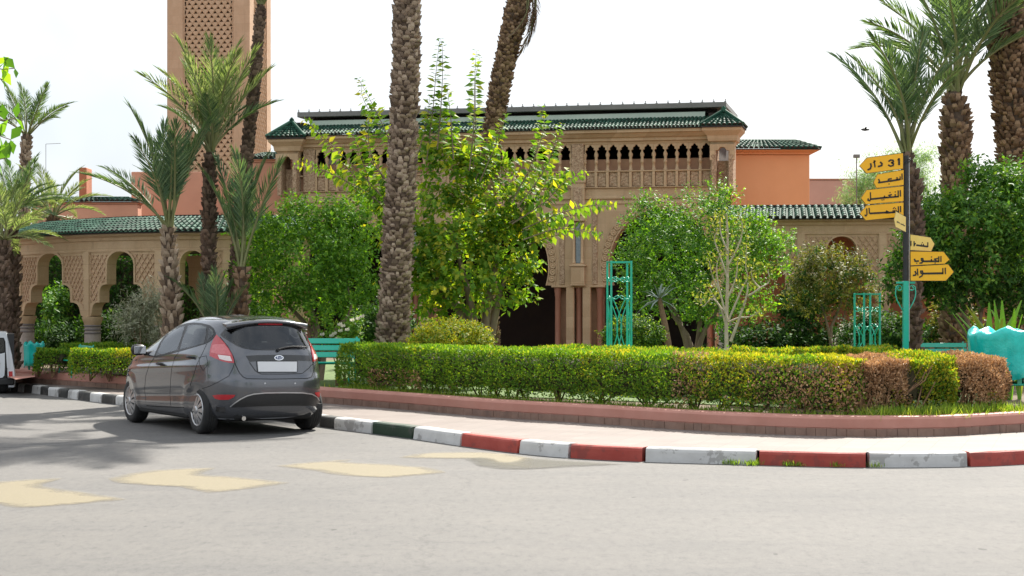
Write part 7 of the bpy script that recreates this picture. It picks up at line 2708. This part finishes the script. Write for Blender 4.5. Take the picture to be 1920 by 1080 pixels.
# tailgate joints, number plate recess
seam('tailgate_seam', [(800, 258), (860, 330), (905, 412), (918, 468), (950, 535), (980, 568), (1010, 582), (1200, 585), (1480, 580), (1512, 570), (1530, 520), (1546, 466), (1560, 420), (1552, 350), (1530, 300)], w=0.0045)
patch('garnish', [(1000, 404), (1100, 398), (1250, 396), (1400, 398), (1536, 404), (1548, 424), (1538, 446), (1400, 442), (1100, 444), (1030, 452)], 'gloss_black', 0.004)  # garnish strip; its dark tone stands for a reflected band
patch('plate_recess', [(1030, 454), (1100, 447), (1400, 446), (1532, 450), (1490, 500), (1440, 541), (1300, 545), (1120, 545), (1075, 520)], 'grey_paint', 0.0025)
seam('recess_edge', [(1030, 454), (1075, 520), (1120, 545), (1300, 546), (1440, 542), (1490, 500), (1532, 452)], 'black_trim', w=0.004, off=0.004)
patch('number_plate', [(1088, 449), (1396, 449), (1394, 528), (1096, 528)], 'plate_white', 0.014, skirt=0.0)
seam('plate_border', [(1085, 446), (1399, 446), (1397, 531), (1093, 531), (1085, 446)], 'black_trim', w=0.004, off=0.016)
em = patch('emblem', rounded([(1219 + 0, 420), (1230, 406), (1256, 400), (1282, 406), (1293, 420), (1282, 434), (1256, 440), (1230, 434)], 26), 'chrome', 0.012, grid=9)[0]
patch('emblem_field', rounded([(1227, 420), (1236, 410), (1256, 406), (1276, 410), (1285, 420), (1276, 430), (1256, 434), (1236, 430)], 24), 'emblem_blue', 0.015, parent=em, grid=7)
seam('lettering', [(1240, 412), (1250, 411), (1243, 414), (1240, 428)], 'chrome', w=0.003, off=0.017, parent=em)
seam('lettering', [(1240, 420), (1248, 419)], 'chrome', w=0.0025, off=0.017, parent=em)
seam('lettering', [(1252, 420), (1256, 426), (1259, 420), (1254, 419), (1262, 424), (1264, 420), (1267, 424), (1272, 420), (1271, 427), (1275, 410)], 'chrome', w=0.0025, off=0.017, parent=em)
# lamps
for a in (0,):
    l1, l2 = patch('tail_lamp', [(776, 240), (800, 264), (836, 302), (868, 346), (894, 392), (908, 434), (912, 460), (870, 458), (824, 448), (770, 428), (722, 406), (726, 360), (740, 306), (756, 268)], 'lamp_red', 0.010, mirror=True)
    patch('lamp_segment', [(748, 322), (770, 316), (838, 318), (866, 352), (884, 386), (886, 402), (790, 392), (732, 380)], 'lamp_pink', 0.0125, parent=l1, mirror=l2)
    patch('lamp_segment', [(786, 398), (880, 408), (896, 446), (860, 444), (800, 430)], 'lamp_clear', 0.0125, parent=l1, mirror=l2)
patch('brake_light', [(1090, 152), (1290, 152), (1284, 166), (1098, 164)], 'lamp_red', 0.012)
patch('fog_reflector', [(742, 712), (790, 706), (850, 706), (920, 708), (906, 728), (868, 746), (800, 747), (764, 738)], 'lamp_red', 0.006, mirror=True)
# bumper: black lower valance with a bright lip, sensors
patch('valance', [(886, 806), (920, 776), (962, 748), (1010, 724), (1060, 709), (1150, 700), (1300, 697), (1440, 699), (1510, 708), (1546, 728), (1572, 760), (1590, 802), (1500, 792), (1300, 792), (1100, 796)], 'black_trim', 0.006)
seam('bumper_lip', [(880, 800), (920, 768), (962, 740), (1010, 716), (1060, 702), (1150, 693), (1300, 690), (1440, 692), (1514, 702), (1552, 724), (1580, 764)], 'silver_alloy', w=0.007, off=0.006)
seam('bumper_seam', [(912, 462), (900, 500), (870, 560), (800, 600), (720, 640), (660, 660)], w=0.003)
for x in (1150, 1384):
    patch('parking_sensor', rounded([(x - 7, 618), (x, 611), (x + 7, 618), (x, 625)], 10), 'silver_alloy', 0.004, grid=5)
# side joints, handles
seam('door_seam', [(480, 372), (446, 420), (424, 500), (414, 600), (410, 700), (416, 790)], w=0.004, mirror=True)
seam('door_seam', [(288, 420), (250, 470), (222, 560), (212, 660), (222, 760)], w=0.004, mirror=True)
seam('door_seam', [(696, 312), (660, 390), (620, 470), (592, 560), (566, 640)], w=0.004, mirror=True)
seam('sill_line', [(226, 792), (300, 798), (410, 802), (520, 806)], w=0.006, mirror=True)
seam('fuel_flap', [(636, 416), (694, 404), (706, 470), (668, 520), (640, 470), (636, 416)], w=0.003)
for zx, zy in ((348, 474), (572, 416)):
    p, nn = hit(zx, zy)
    for s in (1, -1):
        mb = MB()
        q, n2 = (p, nn) if s > 0 else (Vector((p.x, -p.y, p.z)), Vector((nn.x, -nn.y, nn.z)))
        mb.tube([q + Vector((-0.085, 0, 0)) + n2 * 0.004, q + Vector((-0.06, 0, 0.004)) + n2 * 0.03, q + Vector((0.06, 0, 0.004)) + n2 * 0.03, q + Vector((0.085, 0, 0)) + n2 * 0.004], [0.012, 0.015, 0.015, 0.012], 8)
        mb.build('door_handle', 'black_trim', car)
# mirrors
for s in (1, -1):
    mb = MB()
    c = Vector((1.80, s * 0.925, 1.02))
    rows = []
    for i in range(9):
        u = -1 + 2 * i / 8
        rr = math.sqrt(max(0.0, 1 - abs(u) ** 3.0)) * 0.9 + 0.1
        rows.append([c + Vector((0.07 * rr * math.cos(a) + 0.02, s * u * 0.105, 0.075 * rr * math.sin(a))) for a in np.linspace(0, 2 * math.pi, 17)[:-1]])
    mb.loft(rows, smooth=True, closed=True)
    mb.add(rows[0], [tuple(range(16))])
    mb.add(rows[-1], [tuple(range(16))[::-1]])
    mb.tube([c + Vector((0.02, -s * 0.07, -0.03)), Vector((1.86, s * 0.77, 0.95))], [0.03, 0.04], 8)
    mi = mb.build('door_mirror', 'black_trim', car, fix=True)
    mb = MB()
    mb.bbox(c.x - 0.060, c.x - 0.052, c.y - 0.08, c.y + 0.08, c.z - 0.05, c.z + 0.05, 0.003)
    mb.build('mirror_glass', 'chrome', mi)
# wiper, aerial, spoiler lip
p0, n0 = hit(1252, 360)
mb = MB()
path = [hit(x, y) for x, y in ((1250, 362), (1275, 352), (1310, 345), (1360, 339), (1420, 339), (1470, 346))]
mb.tube([p + nn * 0.028 for p, nn in path], [0.018, 0.013, 0.011, 0.010, 0.009, 0.006], 6)
mb.tube([path[0][0], path[0][0] + path[0][1] * 0.035], 0.022, 8)
mb.build('wiper', 'black_trim', car)
# roof spoiler: a wedge carrying the roof line past the screen
mb = MB()
rows = []
for i in range(17):
    u = -1 + 2 * i / 16
    y = 0.555 * u
    xx = -0.445 + 0.085 * abs(u) ** 3
    zz = 1.428 - 0.062 * u * u
    rows.append([Vector((-0.20, y * 0.985, zz + 0.028)), Vector((-0.36, y, zz + 0.012)), Vector((xx, y, zz - 0.012)), Vector((xx + 0.004, y, zz - 0.026)), Vector((-0.36, y * 0.97, zz - 0.055)), Vector((-0.20, y * 0.95, zz - 0.04))])
mb.loft(rows, smooth=True, closed=True)
mb.add(rows[0], [tuple(range(6))])
mb.add(rows[-1], [tuple(range(6))[::-1]])
mb.build('spoiler', 'grey_paint', car, fix=True)
mb = MB()
mb.tube([(0.95, 0, 1.488), (0.86, 0, 1.56), (0.72, 0, 1.66)], [0.008, 0.005, 0.003], 6)
mb.build('aerial', 'black_trim', car)
# wheels, arch liners are the cut itself; underbody, exhaust
for ax in (0.0, 2.49):
    for s in (1, -1):
        wheel(car, ax, s * 0.712, s)
mb = MB()
mb.bbox(-0.45, 3.0, -0.58, 0.58, 0.17, 0.26, 0.03)
mb.bbox(-0.58, -0.40, -0.52, 0.52, 0.19, 0.30, 0.03)
mb.bbox(0.32, 2.15, 0.66, 0.80, 0.175, 0.24, 0.02)
mb.bbox(0.32, 2.15, -0.80, -0.66, 0.175, 0.24, 0.02)
mb.build('underbody', 'under_black', car)
mb = MB()
mb.tube([(-0.10, 0.40, 0.22), (-0.60, 0.42, 0.215)], 0.028, 10)
mb.build('exhaust_pipe', 'chrome', car)
for s in (1, -1):
    mb = MB()
    mb.bbox(-0.22, -0.185, s * 0.71 - 0.08, s * 0.71 + 0.08, 0.12, 0.30, 0.005)
    mb.build('mudflap', 'under_black', car)
# front lamps and grille, for the far end
for s in (1, -1):
    mb = MB()
    rows = []
    for i in range(7):
        u = i / 6
        x = 3.10 - 0.55 * u
        hgt = 0.16 * (1 - 0.7 * u)
        loc, nn, _, _ = bvh.ray_cast(Vector((x, s * 2, 0.70 + 0.10 * u)), Vector((0, -s, 0)))
        loc2, nn2, _, _ = bvh.ray_cast(Vector((x, s * 2, 0.70 + 0.10 * u + hgt)), Vector((0, -s, 0)))
        if loc is None or loc2 is None:
            continue
        rows.append([loc + nn * 0.006, loc2 + nn2 * 0.006])
    if len(rows) > 2:
        mb.loft(rows)
        mb.build('headlamp', 'lamp_clear', car)

# ---- the white vehicle cut by the left picture edge
vp = GX(33, 32.0)
van = thing('white_vehicle', 'white utility vehicle with black gaps, its rear corner just inside the left picture edge', 'van', (vp.x - 0.03, vp.y, 0), R(17))
VS = 32.0 / F
def vx(px):
    return (px - 33) * VS
def vz(py):
    return EYE - (py - HY) * VS
mb = MB()
# curved outer corner pillar
rows = []
for y_ in (0.0, 0.06, 1.5):
    ins = 0.02 if y_ == 0 else 0.0
    rows.append([Vector((x - ins, y_, z)) for x, z in ((vx(17), vz(623)), (vx(21), vz(640)), (vx(27), vz(664)), (vx(31), vz(690)), (vx(33), vz(712)), (vx(32), vz(726)))])
mb.loft(rows, smooth=True)
mb.loft([rows[0], [Vector((vx(15) + 0.0 + 0.04 * i / 5, 0.0, p.z)) for i, p in enumerate(rows[0])]], smooth=False)
mb.loft([[Vector((vx(-190), y_, vz(620))), Vector((vx(17), y_, vz(623)))] for y_ in (0.0, 1.5)], smooth=False)
mb.build('body', 'white_car_paint', van, fix=True)
mb = MB()
mb.box(vx(-190), vx(30), 0.03, 1.48, vz(734) + 0.14, vz(626))
mb.build('cabin', 'black_trim', van)
mb = MB()
pl = [(vx(-70), vz(706)), (vx(8), vz(708)), (vx(12), vz(704)), (vx(13), vz(690)), (vx(13), vz(661)), (vx(6), vz(663)), (vx(-70), vz(662))]
mb.prism(pl, lambda a, b, d: Vector((a, -d, b)), 0.0, 0.04)
dr = mb.build('door', 'white_car_paint', van, fix=True)
mb = MB()
mb.bbox(vx(-2), vx(4), -0.062, -0.041, vz(683), vz(679), 0.006)
mb.build('handle', 'black_trim', dr)
mb = MB()
pl = [(vx(-70), vz(660)), (vx(11), vz(659)), (vx(12), vz(640)), (vx(9), vz(634)), (vx(-70), vz(633))]
mb.prism(pl, lambda a, b, d: Vector((a, -d, b)), 0.0, 0.012)
mb.build('window', 'side_glass', van, fix=True)
mb = MB()
pl = [(vx(-70), vz(632)), (vx(11), vz(633)), (vx(14), vz(640)), (vx(15), vz(660)), (vx(17), vz(690)), (vx(20), vz(690)), (vx(18), vz(640)), (vx(15), vz(623)), (vx(-70), vz(622))]
mb.prism(pl, lambda a, b, d: Vector((a, -d, b)), 0.0, 0.02)
mb.build('window_frame', 'white_car_paint', van, fix=True)
mb = MB()
mb.bbox(vx(-190), vx(30), -0.05, 0.12, vz(722), vz(709), 0.02)
mb.build('bumper', 'black_trim', van)
mb = MB()
mb.bbox(vx(20), vx(27), -0.008, 0.02, vz(708), vz(696), 0.004)
mb.build('tail_lamp', 'lamp_red', van)
for x in (vx(8), vx(-150)):
    for y_ in (0.25, 1.25):
        mb = MB()
        mb.lathe([(0.1, -0.08), (0.26, -0.08), (0.27, -0.05), (0.27, 0.05), (0.26, 0.08), (0.1, 0.08)], 28, M=Matrix.Translation((x, y_, 0.27)) @ Matrix.Rotation(R(90), 4, 'Y'))
        mb.build('wheel', 'tyre_rubber', van)
# ------------------------------------------------------------------ the other side of the street, off the picture, which the car and windows mirror
def street_block(label, x, y, rz, length, height, depth, m):
    t = thing('street_building', label, 'building', (x, y, 0), rz)
    mb = MB()
    mb.bbox(-length / 2, length / 2, 0, depth, 0, height, 0.03)
    mb.build('wall', m, t)
    n = int(length / 4)
    for k in range(n):
        for z in (1.0, 4.2):
            if z + 1.6 > height:
                continue
            mb = MB()
            xx = -length / 2 + (k + 0.5) * length / n
            mb.bbox(xx - 0.55, xx + 0.55, -0.05, 0.06, z, z + 1.6, 0.01)
            w_ = mb.build('window', 'leaded_glass', t)
            fm = MB()
            fm.bbox(xx - 0.65, xx + 0.65, -0.09, -0.052, z - 0.1, z - 0.02, 0.01)
            fm.build('sill', 'sandstone', w_)
    mb = MB()
    mb.bbox(-length / 2 - 0.2, length / 2 + 0.2, -0.2, depth + 0.2, height + 0.003, height + 0.3, 0.03)
    mb.build('cornice', m, t)
street_block('long salmon street building across the road, off to the left', -34, 44, R(62), 44, 7.5, 8, 'salmon_render')
for k, (x, y, lab) in enumerate([(-25, 31, 'leafy street tree before the salmon street building'), (-29, 42, 'second leafy street tree along the salmon street building'), (-22, 22, 'leafy street tree nearest the road bend, off to the left'), (13, -14, 'leafy street tree behind the viewer, across the road'), (24, -17, 'second leafy street tree behind the viewer, across the road')]):
    b_ = Vector((x, y, 0))
    cl = [(tuple(b_ + Vector(c)), r_) for c, r_ in (((0, 0, 4.2), (1.9, 1.9, 1.4)), ((1.2, 0.5, 3.6), (1.3, 1.3, 1.0)), ((-1.1, -0.4, 3.7), (1.3, 1.3, 1.1)), ((0.2, 0.9, 5.0), (1.2, 1.2, 0.9)))]
    tree('street_tree', lab, 'tree', b_, cl, ['orange_leaf'], 3200, 0.22, Wr=0.6, r0=0.14, seed=120 + k, twig=0.6)
